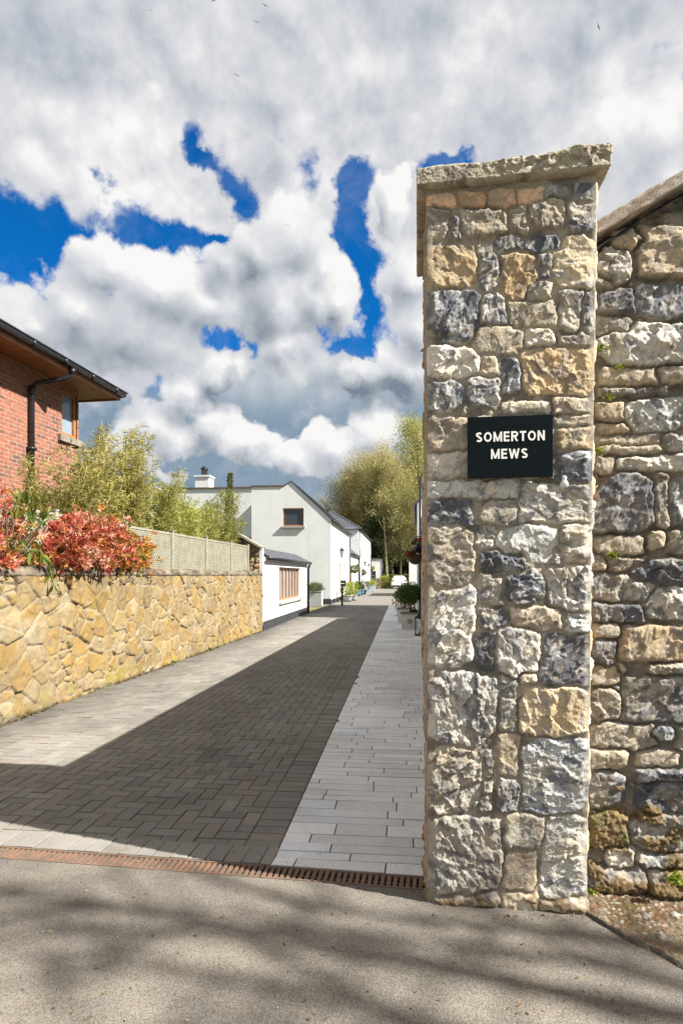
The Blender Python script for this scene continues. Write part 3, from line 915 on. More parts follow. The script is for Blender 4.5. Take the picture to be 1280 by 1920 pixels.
# ------------------------------------------------------------------ the gate pillar
PFL, PFR = np.array([0.430, 3.005]), np.array([1.153, 2.902])       # foot of its front face
TFL, TFR = np.array([0.419, 3.005]), np.array([1.200, 2.896])       # at 3.5 m
PD = np.array([0.122, 0.9925])
PH = 3.50
def pillar():
    depth = 0.82
    c0 = [PFL, PFR, PFR + PD * depth, PFL + PD * depth]; c1 = [TFL, TFR, TFR + PD * depth, TFL + PD * depth]
    nseg = [172, 40, 40, 120]
    rows = 780
    hh = np.linspace(-0.05, PH, rows)
    base = []; nor = []; edge = []; uu = []; face = []
    for k in range(4):
        t = (np.arange(nseg[k]) / nseg[k])
        a0, b0, a1, b1 = c0[k], c0[(k + 1) % 4], c1[k], c1[(k + 1) % 4]
        w = (hh / PH)[:, None, None]
        A = a0 + (a1 - a0) * w; B = b0 + (b1 - b0) * w                  # rows,1,2
        P = A + (B - A) * t[None, :, None]
        L = np.linalg.norm(b0 - a0)
        dirv = (b0 - a0) / L
        n = np.array([dirv[1], -dirv[0]])
        nprev = None
        base.append(P); uu.append(t * L)
        de = np.minimum(t, 1 - t) * L
        edge.append(de); face.append(np.full(nseg[k], k))
        pv = c0[k] - c0[k - 1]; pv = pv / np.linalg.norm(pv); np_ = np.array([pv[1], -pv[0]])
        nx = c0[(k + 2) % 4] - c0[(k + 1) % 4]; nx = nx / np.linalg.norm(nx); nn = np.array([nx[1], -nx[0]])
        wl = 0.5 * np.clip(1 - t * L / 0.02, 0, 1); wr = 0.5 * np.clip(1 - (1 - t) * L / 0.02, 0, 1)
        N = n[None] * (1 - wl - wr)[:, None] + np_[None] * wl[:, None] + nn[None] * wr[:, None]
        nor.append(N)
    base = np.concatenate(base, 1); N = np.concatenate(nor); E = np.concatenate(edge); Fc = np.concatenate(face); U = np.concatenate(uu)
    P3 = np.concatenate([base, np.broadcast_to(hh[:, None, None], base.shape[:2] + (1,))], -1)
    nc = P3.shape[1]
    H = np.zeros((rows, nc)); C = np.zeros((rows, nc, 3))
    fr = Fc == 0
    px, py = proj(P3[:, fr])
    d, sid, kid = traced(px, py, PIL, 21)
    u = np.broadcast_to(U[None, fr], px.shape); v = np.broadcast_to(hh[:, None], px.shape)
    H[:, fr], C[:, fr] = relief(d * 0.0026, sid, kid, u, v, 21, 0.013)
    for k in (1, 2, 3):
        s = Fc == k
        u = np.broadcast_to(U[None, s] + k * 3.3, (rows, s.sum())); v = np.broadcast_to(hh[:, None], u.shape)
        d, sid, kid = generic(u, v, 40 + k)
        H[:, s], C[:, s] = relief(d, sid, kid, u, v, 40 + k)
        if k == 3:     # the street side is thickly pointed with brown mortar
            C[:, s] = lerp(C[:, s], np.array([0.36, 0.27, 0.17])[None, None], np.full(u.shape, 0.6)); H[:, s] *= 0.5
    # rough foot with moss and splashed mortar, thin lichen high up
    ed = 0.010 + 0.009 * fbm(hh * 9, hh * 0 + 2.2, 4, 77)
    wE = sstep(0.0, 0.040, E)[None]
    H = ed[:, None] * (1 - wE) + H * wE
    foot = np.clip(1 - (hh[:, None] - 0.02) / 0.10, 0, 1) * (0.5 + fbm(np.broadcast_to(np.arange(nc) * 0.06, H.shape), np.broadcast_to(hh[:, None] * 16, H.shape), 3, 90))
    H += 0.02 * np.clip(foot, 0, 1)
    C = lerp(C, np.array([0.13, 0.075, 0.025])[None, None], np.clip(sstep(0.30, 0.62, foot), 0, 1) * 0.7)
    V = P3.copy(); V[..., :2] += N[None] * H[..., None]
    t = thing('stone_pillar', 'tall rubble stone gate pillar with a rough flat capstone, carrying the black name sign', 'pillar', (0, 0, 0))
    np_mesh('shaft', V.reshape(-1, 3), grid_faces(rows, nc, True), M['stone'], t, C.reshape(-1, 3))
    # capstone: a thick slab, broken and thicker towards the right
    ov = 0.05
    ex = (TFR - TFL) / np.linalg.norm(TFR - TFL)
    q = [TFL - ex * ov - PD * ov, TFR + ex * 0.055 - PD * ov, TFR + ex * 0.055 + PD * (depth + ov), TFL - ex * ov + PD * (depth + ov)]
    ns = [190, 170, 60, 170]
    loop = []; nl = []
    for k in range(4):
        a, b_ = q[k], q[(k + 1) % 4]
        tt = np.arange(ns[k]) / ns[k]
        loop.append(a + (b_ - a) * tt[:, None])
        dv = (b_ - a) / np.linalg.norm(b_ - a); n = np.array([dv[1], -dv[0]])
        nl.append(np.repeat(n[None], ns[k], 0))
    loop = np.concatenate(loop); nl = np.concatenate(nl)
    # soften normals at the corners
    for _ in range(4):
        nl = (np.roll(nl, 1, 0) + nl + np.roll(nl, -1, 0)) / 3
    fx = (loop - TFL) @ ex / np.linalg.norm(TFR - TFL)
    ctr = np.mean(q, 0)
    rings = []
    bot = 3.478 + 0.012 * np.clip(fx, 0, 1)
    top = np.interp(fx, [-0.1, 0.05, 0.2, 0.5, 0.66, 0.78, 0.86, 1.1], [3.570, 3.576, 3.575, 3.582, 3.586, 3.596, 3.613, 3.608])
    ang = np.cumsum(np.r_[0, np.linalg.norm(np.diff(loop, axis=0), axis=1)])
    top = top + 0.010 * fbm(ang / 0.09, ang * 0 + 1, 4, 5) * (0.35 + np.clip(fx, 0, 1.0))
    nr = 46
    prof = [(0.80, 0, 0.0), (0.92, 0, 0.0)]
    rings.append(np.c_[ctr + (loop - ctr) * 0.3, bot]); 
    rings.append(np.c_[ctr + (loop - ctr) * 0.90, bot])
    for i in range(nr):
        f = i / (nr - 1)
        z = bot + (top - bot) * f
        rnd = 0.016 * (np.clip(1 - f / 0.12, 0, 1) ** 2 + np.clip(1 - (1 - f) / 0.16, 0, 1) ** 2)
        rgh = np.clip(fx * 1.3 - 0.10, 0.05, 1) * np.clip(0.25 + 1.2 * f, 0.3, 1) * np.clip((1.14 - fx) / 0.2, 0.25, 1)
        fa, _ = facets(ang / 0.05, z / 0.045, 300)
        dn = rgh * (0.020 * fa + 0.012 * fbm(ang / 0.03, z / 0.03, 4, 310)) + 0.003 * fbm(ang / 0.012, z / 0.012, 3, 311)
        rings.append(np.c_[loop + nl * (dn - rnd)[:, None], z])
    for f in (0.96, 0.9, 0.8, 0.6, 0.3, 0.02):
        p = ctr + (loop - ctr) * f
        rings.append(np.c_[p, top + 0.006 * fbm(p[:, 0] / 0.04, p[:, 1] / 0.04, 4, 320) + 0.004])
    V = np.stack(rings)
    a2 = np.broadcast_to(ang[None], V.shape[:2]); zz = V[..., 2]
    c = lerp(np.broadcast_to(np.array([0.40, 0.35, 0.26]), V.shape), np.array([0.20, 0.165, 0.125])[None, None], sstep(-0.25, 0.45, fbm(a2 / 0.10, zz / 0.07, 5, 330, 0.6)))
    c = lerp(c, np.array([0.30, 0.30, 0.17])[None, None], 0.65 * sstep(-0.1, 0.4, fbm(a2 / 0.06, zz / 0.05, 4, 340)) * sstep(3.52, 3.62, zz))
    c = lerp(c, np.array([0.50, 0.46, 0.38])[None, None], 0.6 * sstep(0.2, 0.5, fbm(a2 / 0.02, zz / 0.02, 3, 350)))
    np_mesh('capstone', V.reshape(-1, 3), grid_faces(len(rings), V.shape[1], True), M['stone'], t, c.reshape(-1, 3))
pillar()

# ------------------------------------------------------------------ name sign on the pillar
def name_sign():
    fd = (PFR - PFL); fd = fd / np.linalg.norm(fd)
    ang = math.atan2(fd[1], fd[0])
    # upper left and lower right corners on a plane 45 mm in front of the pillar's face
    n = np.array([fd[1], -fd[0]])
    off = 0.047
    def hit(px, py):
        r = np.array([(px - CX) / F, 1.0])
        o = PFL + n * off
        k = (o @ n) / (r @ n)
        return r * k, EYE + (HY - py) / F * k
    (pl, zl), (pr, zr) = hit(876, 783), hit(1036, 776)
    (_, zb) = hit(876, 897); (_, zb2) = hit(1036, 893)
    W = np.linalg.norm(pr - pl); zt = (zl + zr) / 2; z0 = (zb + zb2) / 2
    H = zt - z0
    m, g, b = new_mat('sign_enamel')
    b.inputs['Base Color'].default_value = (0.003, 0.0065, 0.0075, 1); b.inputs['Roughness'].default_value = 0.38; b.inputs['Specular IOR Level'].default_value = 0.14
    tc = g.new('ShaderNodeTexCoord')
    bump(g, b, g.noise(tc.outputs['Object'], 5, 3), 0.05, 0.01)
    m2, g2, b2 = new_mat('sign_lettering')
    b2.inputs['Base Color'].default_value = (0.86, 0.85, 0.80, 1); b2.inputs['Roughness'].default_value = 0.5
    t = thing('name_sign', 'black rectangular sign with the white words SOMERTON MEWS, fixed to the stone pillar', 'sign', (pl[0], pl[1], z0), ang)
    mb = MB(); mb.box(0, W, 0, 0.016, 0, H, ch=0.002)
    mb.build('plate', m, t)
    for x in (0.02, W - 0.02):
        for z in (0.02, H - 0.02):
            mb = MB(); mb.box(x - 0.012, x + 0.012, 0.016, 0.075, z - 0.012, z + 0.012)
            mb.build('fixing', m, t)
    # bold grotesque capitals drawn as flat strokes, unit box 0..1 (width, height)
    k_ = 0.205
    def arc(cx, cy, rx, ry, a0, a1, n=18):
        return [(cx + rx * math.cos(R(a0 + (a1 - a0) * i / n)), cy + ry * math.sin(R(a0 + (a1 - a0) * i / n))) for i in range(n + 1)]
    h_ = k_ / 2
    G_ = {'O': (0.86, [arc(0.43, 0.5, 0.43 - h_, 0.5 - h_, 0, 360, 32)]),
          'E': (0.64, [[(h_, 0), (h_, 1)], [(0, h_ * 0.9), (0.64, h_ * 0.9)], [(0, 0.51), (0.59, 0.51)], [(0, 1 - h_ * 0.9), (0.63, 1 - h_ * 0.9)]]),
          'T': (0.68, [[(0.34, 0), (0.34, 1)], [(0, 1 - h_ * 0.9), (0.68, 1 - h_ * 0.9)]]),
          'N': (0.76, [[(h_, 0), (h_, 1)], [(0.76 - h_, 0), (0.76 - h_, 1)], [(h_ * 0.9, 1.0), (0.76 - h_ * 0.9, 0.0)]]),
          'M': (0.92, [[(h_ * 0.9, 0), (h_ * 0.9, 1)], [(0.92 - h_ * 0.9, 0), (0.92 - h_ * 0.9, 1)], [(h_ * 0.9, 1.0), (0.46, 0.04)], [(0.92 - h_ * 0.9, 1.0), (0.46, 0.04)]]),
          'W': (1.12, [[(h_ * 0.85, 1), (0.31, 0.0)], [(0.31, 0.0), (0.56, 0.96)], [(0.56, 0.96), (0.81, 0.0)], [(0.81, 0.0), (1.12 - h_ * 0.85, 1)]]),
          'R': (0.74, [[(h_, 0), (h_, 1)], [(0, 1 - h_ * 0.85), (0.40, 1 - h_ * 0.85)] + arc(0.40, 0.715, 0.34 - h_, 0.285 - h_ * 0.85, 90, -90, 14) + [(0, 0.43 + h_ * 0.85)], [(0.38, 0.46), (0.62, 0.0)]]),
          'S': (0.70, [arc(0.35, 0.735, 0.35 - h_, 0.265 - h_, 25, 265, 16) + arc(0.35, 0.275, 0.35 - h_, 0.275 - h_, 85, -150, 16)])}
    for word, x0, x1, zc in (('SOMERTON', 0.098, 0.905, 0.665), ('MEWS', 0.278, 0.708, 0.385)):
        hz = 0.0470
        space = 0.17
        tot = sum(G_[c][0] for c in word) + space * (len(word) - 1)
        sx = (x1 - x0) * W / tot
        mb = MB()
        cur = 0.0
        dep = 0
        for c in word:
            wd, strokes = G_[c]
            for st in strokes:
                dep += 1
                y = -0.0012 - 0.00012 * (dep % 5)
                kw = (k_ * 0.82 if c in 'MW' else k_ * 0.9) / 2
                n = len(st)
                L_, R_ = [], []
                for i, (px, pz) in enumerate(st):
                    ax, az = st[max(i - 1, 0)]; bx, bz = st[min(i + 1, n - 1)]
                    if c == 'O' and i in (0, n - 1): (ax, az), (bx, bz) = st[-2], st[1]
                    dx, dz = bx - ax, bz - az
                    l = math.hypot(dx, dz); nx, nz = -dz / l, dx / l
                    if n == 2 and abs(dx) > 0.01 and abs(dz) > 0.01: nx, nz = 1.0, 0.0     # diagonals are cut level
                    kk = kw * (1.12 if nz == 0.0 else 1.0)
                    L_.append((px + nx * kk, pz + nz * kk)); R_.append((px - nx * kk, pz - nz * kk))
                vs = [((cur + q[0]) * sx + x0 * W, y, zc * H + (q[1] - 0.5) * hz) for q in L_ + R_]
                mb.add(vs, [(i, i + 1, n + i + 1, n + i) for i in range(n - 1)])
            cur += wd + space
        o = mb.build('lettering', m2, t)
        so = o.modifiers.new('thick', 'SOLIDIFY'); so.thickness = 0.0008; so.offset = 0
name_sign()

# ------------------------------------------------------------------ stone outbuilding right of the pillar: raking gable, long side towards the street
GW0, GWD = np.array([1.0, 3.105]), np.array([0.9902, -0.1396])
def vz(x): return 3.262 + 0.545 * (x - 1.277)                     # top of the gable masonry
def stone_building():
    t = thing('stone_outbuilding', 'old rubble stone building with a sloping gable coping, standing behind and right of the pillar', 'building', (0, 0, 0))
    xr = 2.95                                                     # ridge
    xs = np.r_[np.arange(0.93, 1.80, 0.0048), np.arange(1.80, 5.45, 0.018)]
    rows = 660
    f = np.linspace(0, 1, rows)[:, None]
    X = np.broadcast_to(xs[None], (rows, len(xs)))
    top = np.where(X < xr, vz(X), 2 * vz(xr) - vz(X) )
    Z = -0.06 + (top + 0.06) * f
    s = (X - GW0[0]) / GWD[0]
    Y = GW0[1] + s * GWD[1]
    P = np.stack([X, Y, Z], -1)
    px, py = proj(P)
    d, sid, kid = traced(px, py, RW, 61)
    d = d * 0.0026
    dg_, sg, kg = generic(s * 1.0, Z, 66, 0.30, 0.13)
    out = px > 1302
    # small packing stones between the traced ones
    d2, s2, k2 = generic(s, Z, 68, 0.085, 0.05)
    use2 = (~out) & (d > 0.011)
    d = np.where(out, dg_, np.where(use2, np.maximum(d2 + 0.004, 0.011 - d), d)); sid = np.where(out, sg, np.where(use2, s2 + 500, sid)); kid = np.where(out, kg, np.where(use2, k2, kid))
    h, C = relief(d, sid, kid, s, Z, 61, 0.032, 1.15)
    # courses are hollow and dirty: darker joints
    joint = sstep(-0.002, 0.008, d)
    C = lerp(C, np.array([0.23, 0.185, 0.13])[None, None], joint * 0.55 * (py > 560))
    h = h - joint * 0.010
    C = C * 0.88
    h = h + 0.014 * fbm(s / 0.35, Z / 0.10, 3, 62)
    # moss on ledges at the bottom
    ms = fbm(s / 0.09, Z / 0.07, 5, 700, 0.6)
    zone = sstep(1470, 1520, py) * (0.55 + 0.5 * sstep(1620, 1660, py))
    box = ((px > 1100) & (px < 1175) & (py > 1515) & (py < 1590)) * 0.6
    mo = np.clip(sstep(-0.05, 0.28, ms - 0.34 + 0.74 * zone + box), 0, 1) * (zone > 0)
    tuft = fbm(s / 0.011, Z / 0.011, 3, 710)
    h = h + mo * (0.012 + 0.007 * tuft) + 0.05 * sstep(0.34, 0.0, Z) ** 1.5
    mc = lerp(np.broadcast_to(np.array([0.16, 0.105, 0.042]), C.shape), np.array([0.12, 0.105, 0.035])[None, None], sstep(0.0, 0.45, fbm(s / 0.14, Z / 0.1, 3, 720) + 0.5 * sstep(1640, 1690, py)))
    mc = mc * (0.65 + 0.7 * np.clip(0.5 + tuft, 0, 1))[..., None]
    C = lerp(C, mc, mo * 0.92)
    nrm = np.array([GWD[1], -GWD[0]])
    V = P.copy(); V[..., :2] += nrm[None, None] * h[..., None]
    np_mesh('gable_wall', V.reshape(-1, 3), grid_faces(rows, len(xs)), M['stone'], t, C.reshape(-1, 3))
    # raking coping along the verge
    rng = np.random.default_rng(9)
    def coping(x0, x1, name):
        n = int(abs(x1 - x0) / 0.012); m = 26
        tx = np.linspace(x0, x1, n)
        z = np.where(tx < xr, vz(tx), 2 * vz(xr) - vz(tx))
        sl = np.array([1, 0.545]) / math.hypot(1, 0.545)
        # cross profile in (outward, up): underside, front lip, top, back
        pr = [(-0.30, 0.015)] + [(a, 0.004) for a in np.linspace(0.0, 0.085, 6)] + [(0.09, b_) for b_ in np.linspace(0.008, 0.062, 7)] + [(a, 0.068) for a in np.linspace(0.085, -0.30, 11)] + [(-0.30, 0.03)]
        pr = np.array(pr)
        rings = []
        for o_, u_ in pr:
            base = np.c_[tx, GW0[1] + (tx - GW0[0]) / GWD[0] * GWD[1], z]
            dn = 0.006 * fbm(tx / 0.05, tx * 0 + u_ * 40 + o_ * 20, 4, 801) + 0.003 * fbm(tx / 0.012, tx * 0 + u_ * 90 + o_ * 60, 3, 802)
            base[:, :2] += nrm[None] * (o_ + dn * (1 if o_ > 0 else 0))[:, None]
            base[:, 2] += u_ / sl[0] + dn * 0.7
            rings.append(base)
        V = np.stack(rings)
        a = V[..., 0]; u2 = np.broadcast_to(pr[:, 0][:, None] + pr[:, 1][:, None] * 3, a.shape)
        c = lerp(np.broadcast_to(np.array([0.36, 0.30, 0.24]), V.shape), np.array([0.23, 0.175, 0.125])[None, None], sstep(-0.2, 0.4, fbm(a / 0.12, u2 / 0.08, 5, 810, 0.6)))
        c = lerp(c, np.array([0.48, 0.44, 0.37])[None, None], 0.5 * sstep(0.1, 0.4, fbm(a / 0.03, u2 / 0.03, 4, 811)))
        np_mesh(name, V.reshape(-1, 3), grid_faces(len(pr), n), M['stone'], t, c.reshape(-1, 3))
    coping(0.95, xr, 'coping'); coping(xr, 5.5, 'coping')
    # strip of black felt sagging under the coping
    mb = MB()
    pts_a, pts_b = [], []
    for i in range(40):
        x = 1.18 + i * 0.045
        y = GW0[1] + (x - GW0[0]) / GWD[0] * GWD[1] - 0.055 - 0.012 * math.sin(i * 0.9)
        z = vz(x) - 0.006
        sag = 0.036 + 0.012 * math.sin(i * 0.55 + 1.0) + 0.008 * math.sin(i * 1.7)
        pts_a.append((x, y + 0.05, z)); pts_b.append((x, y, z - sag))
    vs = pts_a + pts_b; n = len(pts_a)
    mb.add(vs, [(i, i + 1, n + i + 1, n + i) for i in range(n - 1)])
    fo = mb.build('felt_strip', M['black'], t, True)
    so = fo.modifiers.new('thick', 'SOLIDIFY'); so.thickness = 0.003
    # long street side and roof, seen only from a step to the left
    e0, e1 = np.array([0.56, 3.80]), np.array([2.80, 21.4])
    L = np.linalg.norm(e1 - e0); dv = (e1 - e0) / L; nv = np.array([-dv[1], dv[0]])
    nu, nz = 900, 120
    U, Zs = np.meshgrid(np.linspace(0, L, nu), np.linspace(-0.05, 2.74, nz))
    d, sid, kid = generic(U, Zs, 90, 0.32, 0.16)
    h, C = relief(d, sid, kid, U, Zs, 90)
    P = np.stack([e0[0] + dv[0] * U + nv[0] * h, e0[1] + dv[1] * U + nv[1] * h, Zs], -1)
    np_mesh('street_wall', P.reshape(-1, 3), grid_faces(nz, nu), M['stone'], t, C.reshape(-1, 3))
    rb = np.array([xr + 0.12 + (21.4 - 3.0) * dv[0] / dv[1], 21.4])
    mb = MB()
    rz = vz(xr) + 0.03
    mb.slab([(0.50, 3.30, 2.80), (xr, 2.92, rz), (rb[0], rb[1], rz), (2.72, 21.45, 2.76)], 0.05)
    mb.slab([(xr, 2.92, rz), (5.6, 2.55, 2.8), (rb[0] + 2.6, rb[1], 2.8), (rb[0], rb[1], rz)], 0.05)
    mb.build('roof', M['slate'], t)
    mb = MB()
    mb.poly([(2.80, 21.4, 0), (rb[0] + 2.6, 21.2, 0), (rb[0] + 2.6, 21.2, 2.75), (rb[0], 21.3, rz - 0.06), (2.80, 21.4, 2.72)])
    mb.poly([(5.42, 2.5, 0), (rb[0] + 2.6, 21.2, 0), (rb[0] + 2.6, 21.2, 2.75), (5.42, 2.5, 2.75)])
    mb.build('back_wall', M['sill'], t)
stone_building()

# ------------------------------------------------------------------ gravel verge at the wall foot
def verge():
    xs = np.r_[np.arange(1.13, 1.80, 0.0055), np.arange(1.80, 5.4, 0.03)]
    rows = 170
    f = np.linspace(0, 1, rows)[:, None]
    X = np.broadcast_to(xs[None], (rows, len(xs)))
    zr = np.interp(xs, [1.1, 1.143, 1.25, 1.39, 1.8, 3, 6], [2.95, 2.889, 2.70, 2.497, 1.95, 0.7, -1.5])[None]
    zr = zr + (0.022 * fbm(xs / 0.06, xs * 0, 4, 44) + 0.045 * fbm(xs / 0.22, xs * 0 + 3, 3, 45))[None]
    zw = (GW0[1] + (X - GW0[0]) / GWD[0] * GWD[1]) + 0.02
    Y = zr + (zw - zr) * f
    f1, f2, i, ox, oy = worley(X / 0.022, Y / 0.022, 5)
    g1, g2, j, _, _ = worley(X / 0.055, Y / 0.055, 15)
    peb = np.clip(0.5 - f1, 0, 1) * (hsh(i, 2) > 0.15)
    bigp = np.clip(0.42 - g1, 0, 1) * (hsh(j, 2) > 0.86)
    n = fbm(X / 0.15, Y / 0.15, 4, 16)
    edge = sstep(0, 0.06, f)
    Z = 0.003 + edge * (0.012 + 0.035 * f ** 2 + 0.010 * n + 0.016 * peb + 0.04 * bigp + 0.004 * fbm(X / 0.01, Y / 0.01, 2, 3)) - (1 - edge) * 0.02 * (f < 0.004)
    col = lerp(np.broadcast_to(np.array([0.105, 0.066, 0.036]), X.shape + (3,)), np.array([0.17, 0.135, 0.09])[None, None], sstep(-0.3, 0.3, n))
    pc = lerp(np.broadcast_to(np.array([0.17, 0.12, 0.075]), X.shape + (3,)), np.array([0.36, 0.32, 0.26])[None, None], sstep(0.45, 0.95, hsh(i, 3)))
    pc = lerp(pc, np.array([0.20, 0.085, 0.03])[None, None], 0.8 * (hsh(i, 4) > 0.82))
    col = lerp(col, pc, sstep(0.05, 0.16, peb)); col = lerp(col, np.array([0.34, 0.315, 0.28])[None, None], sstep(0.05, 0.12, bigp))
    col = lerp(col, np.array([0.12, 0.12, 0.025])[None, None], 0.7 * sstep(0.1, 0.4, fbm(X / 0.1, Y / 0.1, 4, 30)) * sstep(0.4, 0.9, f))
    col = lerp(col, np.array([0.07, 0.066, 0.062])[None, None], sstep(0.10, 0.0, f + 0.04 * n))
    o = np_mesh('gravel_verge', np.stack([X, Y, Z], -1).reshape(-1, 3), grid_faces(rows, len(xs)), M['stone'], None, col.reshape(-1, 3))
    tag(o, kind='stuff')
    tag(o, 'brown gravel and dry leaf litter in the corner below the mossy stone wall', 'gravel')
verge()

# ------------------------------------------------------------------ sandstone garden wall on the left
def sandstone_wall():
    p0, p1 = np.array([wallx(1.0), 1.0]), np.array([wallx(17.45), 17.45])
    L = np.linalg.norm(p1 - p0); dv = (p1 - p0) / L; nv = np.array([dv[1], -dv[0]])      # towards the street
    nu = 1300
    us = np.linspace(0, L, nu)
    HT = 1.585
    # profile: front face up, coping lip, rounded top, back
    fr = [(0.0, z) for z in np.linspace(-0.05, HT, 118)]
    U = us[None]
    v = np.array([p[1] for p in fr])[:, None]
    Ub = np.broadcast_to(U, (len(fr), nu)); Vb = np.broadcast_to(v, (len(fr), nu))
    wu = Ub + 0.022 * fbm(Ub * 4, Vb * 4, 3, 1); wv = Vb + 0.020 * fbm(Ub * 4, Vb * 4, 3, 2)
    f1, f2, i, ox, oy = worley(wu / 0.30, wv / 0.285, 71, 0.95)
    # many stones are split into two or three angular pieces
    g1, g2, j, _, _ = worley(wu / 0.19 + 40, wv / 0.20, 72, 0.95)
    split = hsh(i, 8) > 0.70
    d = (f2 - f1) * 0.14
    dsp = np.minimum(d, (g2 - g1) * 0.095)
    d = np.where(split, dsp, d); sid = np.where(split, i + j * 0.37, i)
    jw = 0.0022 + 0.0075 * vnoise(Ub * 2.2, Vb * 2.2, 9) ** 1.5
    st = d - jw
    prof = 1 - np.exp(-np.maximum(st, 0) / 0.0035)
    fa, _ = facets(Ub / 0.16 + sid * 9, Vb / 0.14, 73)
    h = prof * (0.006 + 0.030 * hsh(sid, 1) + 0.013 * fa + 0.004 * fbm(Ub / 0.05, Vb / 0.05, 4, 74) + 0.03 * (hsh(sid, 2) - 0.5) * oy)
    h = np.where(st > 0, h, 0.006 * fbm(Ub / 0.04, Vb / 0.04, 3, 75) - 0.008 * (vnoise(Ub * 5, Vb * 5, 19) > 0.62))
    c1 = np.array([[0.265, 0.170, 0.056], [0.258, 0.182, 0.075], [0.240, 0.176, 0.084], [0.266, 0.214, 0.130], [0.250, 0.156, 0.048], [0.215, 0.158, 0.078]])
    kk = (hsh(sid, 3) * 6).astype(int) % 6
    c = (c1[kk] * 0.68 + np.array([0.246, 0.174, 0.074]) * 0.32) * (0.84 + 0.30 * hsh(sid, 4))[..., None]
    c = lerp(c, np.array([0.17, 0.14, 0.095])[None, None], 0.5 * sstep(0.0, 0.5, fbm(Ub / 0.5, Vb / 0.35, 5, 91, 0.65)))
    c = lerp(c, c * np.array([0.86, 0.85, 0.86]), sstep(-0.1, 0.5, fbm(Ub / 0.07 + sid * 5, Vb / 0.07, 5, 76, 0.6)))
    c = lerp(c, np.array([0.27, 0.235, 0.165])[None, None], 0.55 * sstep(0.1, 0.5, fbm(Ub / 0.25, Vb / 0.25, 5, 77)))
    mc = lerp(np.broadcast_to(np.array([0.235, 0.20, 0.14]), c.shape), np.array([0.09, 0.07, 0.045])[None, None], sstep(0.05, 0.4, fbm(Ub / 0.2, Vb / 0.15, 4, 78)))
    c = lerp(mc, c, sstep(-0.001, 0.004, st))
    # rain streaks below the coping, moss and yellow lichen at the foot
    c = lerp(c, np.array([0.12, 0.10, 0.07])[None, None], 0.55 * sstep(1.15, 1.58, Vb) * sstep(0.0, 0.5, fbm(Ub / 0.08, Vb / 0.7, 4, 79)))
    c = lerp(c, np.array([0.24, 0.22, 0.05])[None, None], 0.6 * sstep(0.35, 0.02, Vb) * sstep(-0.05, 0.4, fbm(Ub / 0.3, Vb / 0.2, 3, 80)))
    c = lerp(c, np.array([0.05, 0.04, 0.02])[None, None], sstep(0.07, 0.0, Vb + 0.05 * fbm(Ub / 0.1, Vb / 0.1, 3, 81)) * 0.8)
    P = np.stack([p0[0] + dv[0] * Ub + nv[0] * h, p0[1] + dv[1] * Ub + nv[1] * h, Vb], -1)
    t = thing('sandstone_wall', 'low honey coloured sandstone garden wall with dark weathered top stones, along the left side of the street', 'wall', (0, 0, 0))
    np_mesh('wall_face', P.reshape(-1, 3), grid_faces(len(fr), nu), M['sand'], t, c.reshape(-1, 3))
    # coping stones: a dark rounded course
    cp = np.array([(-0.02, HT - 0.01), (0.012, HT - 0.004), (0.026, HT + 0.010), (0.030, HT + 0.03), (0.026, HT + 0.055), (0.012, HT + 0.085), (-0.02, HT + 0.108), (-0.07, HT + 0.122), (-0.14, HT + 0.128), (-0.22, HT + 0.122), (-0.30, HT + 0.105), (-0.34, HT + 0.06), (-0.36, HT - 0.02), (-0.36, 0.8)])
    Uc = np.broadcast_to(us[None], (len(cp), nu))
    seg = us + 0.12 * fbm(us / 0.9, us * 0, 2, 85)
    cell = np.floor(seg / 0.48); fr_ = seg / 0.48 - cell
    gap = sstep(0.035, 0.0, np.minimum(fr_, 1 - fr_))[None]
    V2 = np.broadcast_to(np.arange(len(cp))[:, None] * 0.05, Uc.shape)
    dn = 0.018 * fbm(Uc / 0.16, V2 / 0.1, 4, 86) + 0.022 * (hsh(cell, 1)[None] - 0.5) - 0.02 * gap
    X = cp[:, 0][:, None] + dn * (cp[:, 0] > -0.1)[:, None]; Z = cp[:, 1][:, None] + dn * (cp[:, 1] > HT)[:, None] * 0.8
    P = np.stack([p0[0] + dv[0] * Uc + nv[0] * X, p0[1] + dv[1] * Uc + nv[1] * X, np.broadcast_to(Z, Uc.shape)], -1)
    c = lerp(np.broadcast_to(np.array([0.16, 0.13, 0.095]), P.shape), np.array([0.062, 0.052, 0.042])[None, None], sstep(-0.25, 0.3, fbm(Uc / 0.3, V2 / 0.12, 5, 87, 0.6) + 0.5 * (hsh(cell, 2)[None] - 0.5)))
    c = lerp(c, np.array([0.24, 0.205, 0.14])[None, None], 0.6 * sstep(0.1, 0.4, fbm(Uc / 0.08, V2 / 0.08, 4, 88)))
    c = lerp(c, np.array([0.20, 0.17, 0.12])[None, None], gap * 0.7)
    np_mesh('coping', P.reshape(-1, 3), grid_faces(len(cp), nu), M['sand'], t, c.reshape(-1, 3))
sandstone_wall()

# raised garden behind the wall
b = MB()
b.poly([(wallx(1) - 0.3, 1, 1.35), (wallx(17.4) - 0.3, 17.4, 1.35), (-9, 19, 1.35), (-22, 19, 1.35), (-22, 1, 1.35)])
b.poly([(wallx(17.4) - 0.3, 17.4, 1.35), (-9, 19, 1.35), (-9, 19, -0.1), (wallx(17.4) - 0.3, 17.4, -0.1)])
tag(b.build('garden_ground', M['soil']), kind='structure')
# ------------------------------------------------------------------ houses
def fx(x0): return lambda a, z, d: (x0 - d, a, z)          # wall facing local +x
def fy(y0): return lambda a, z, d: (a, y0 + d, z)          # wall facing local -y
def fyb(y0): return lambda a, z, d: (a, y0 - d, z)         # wall facing local +y

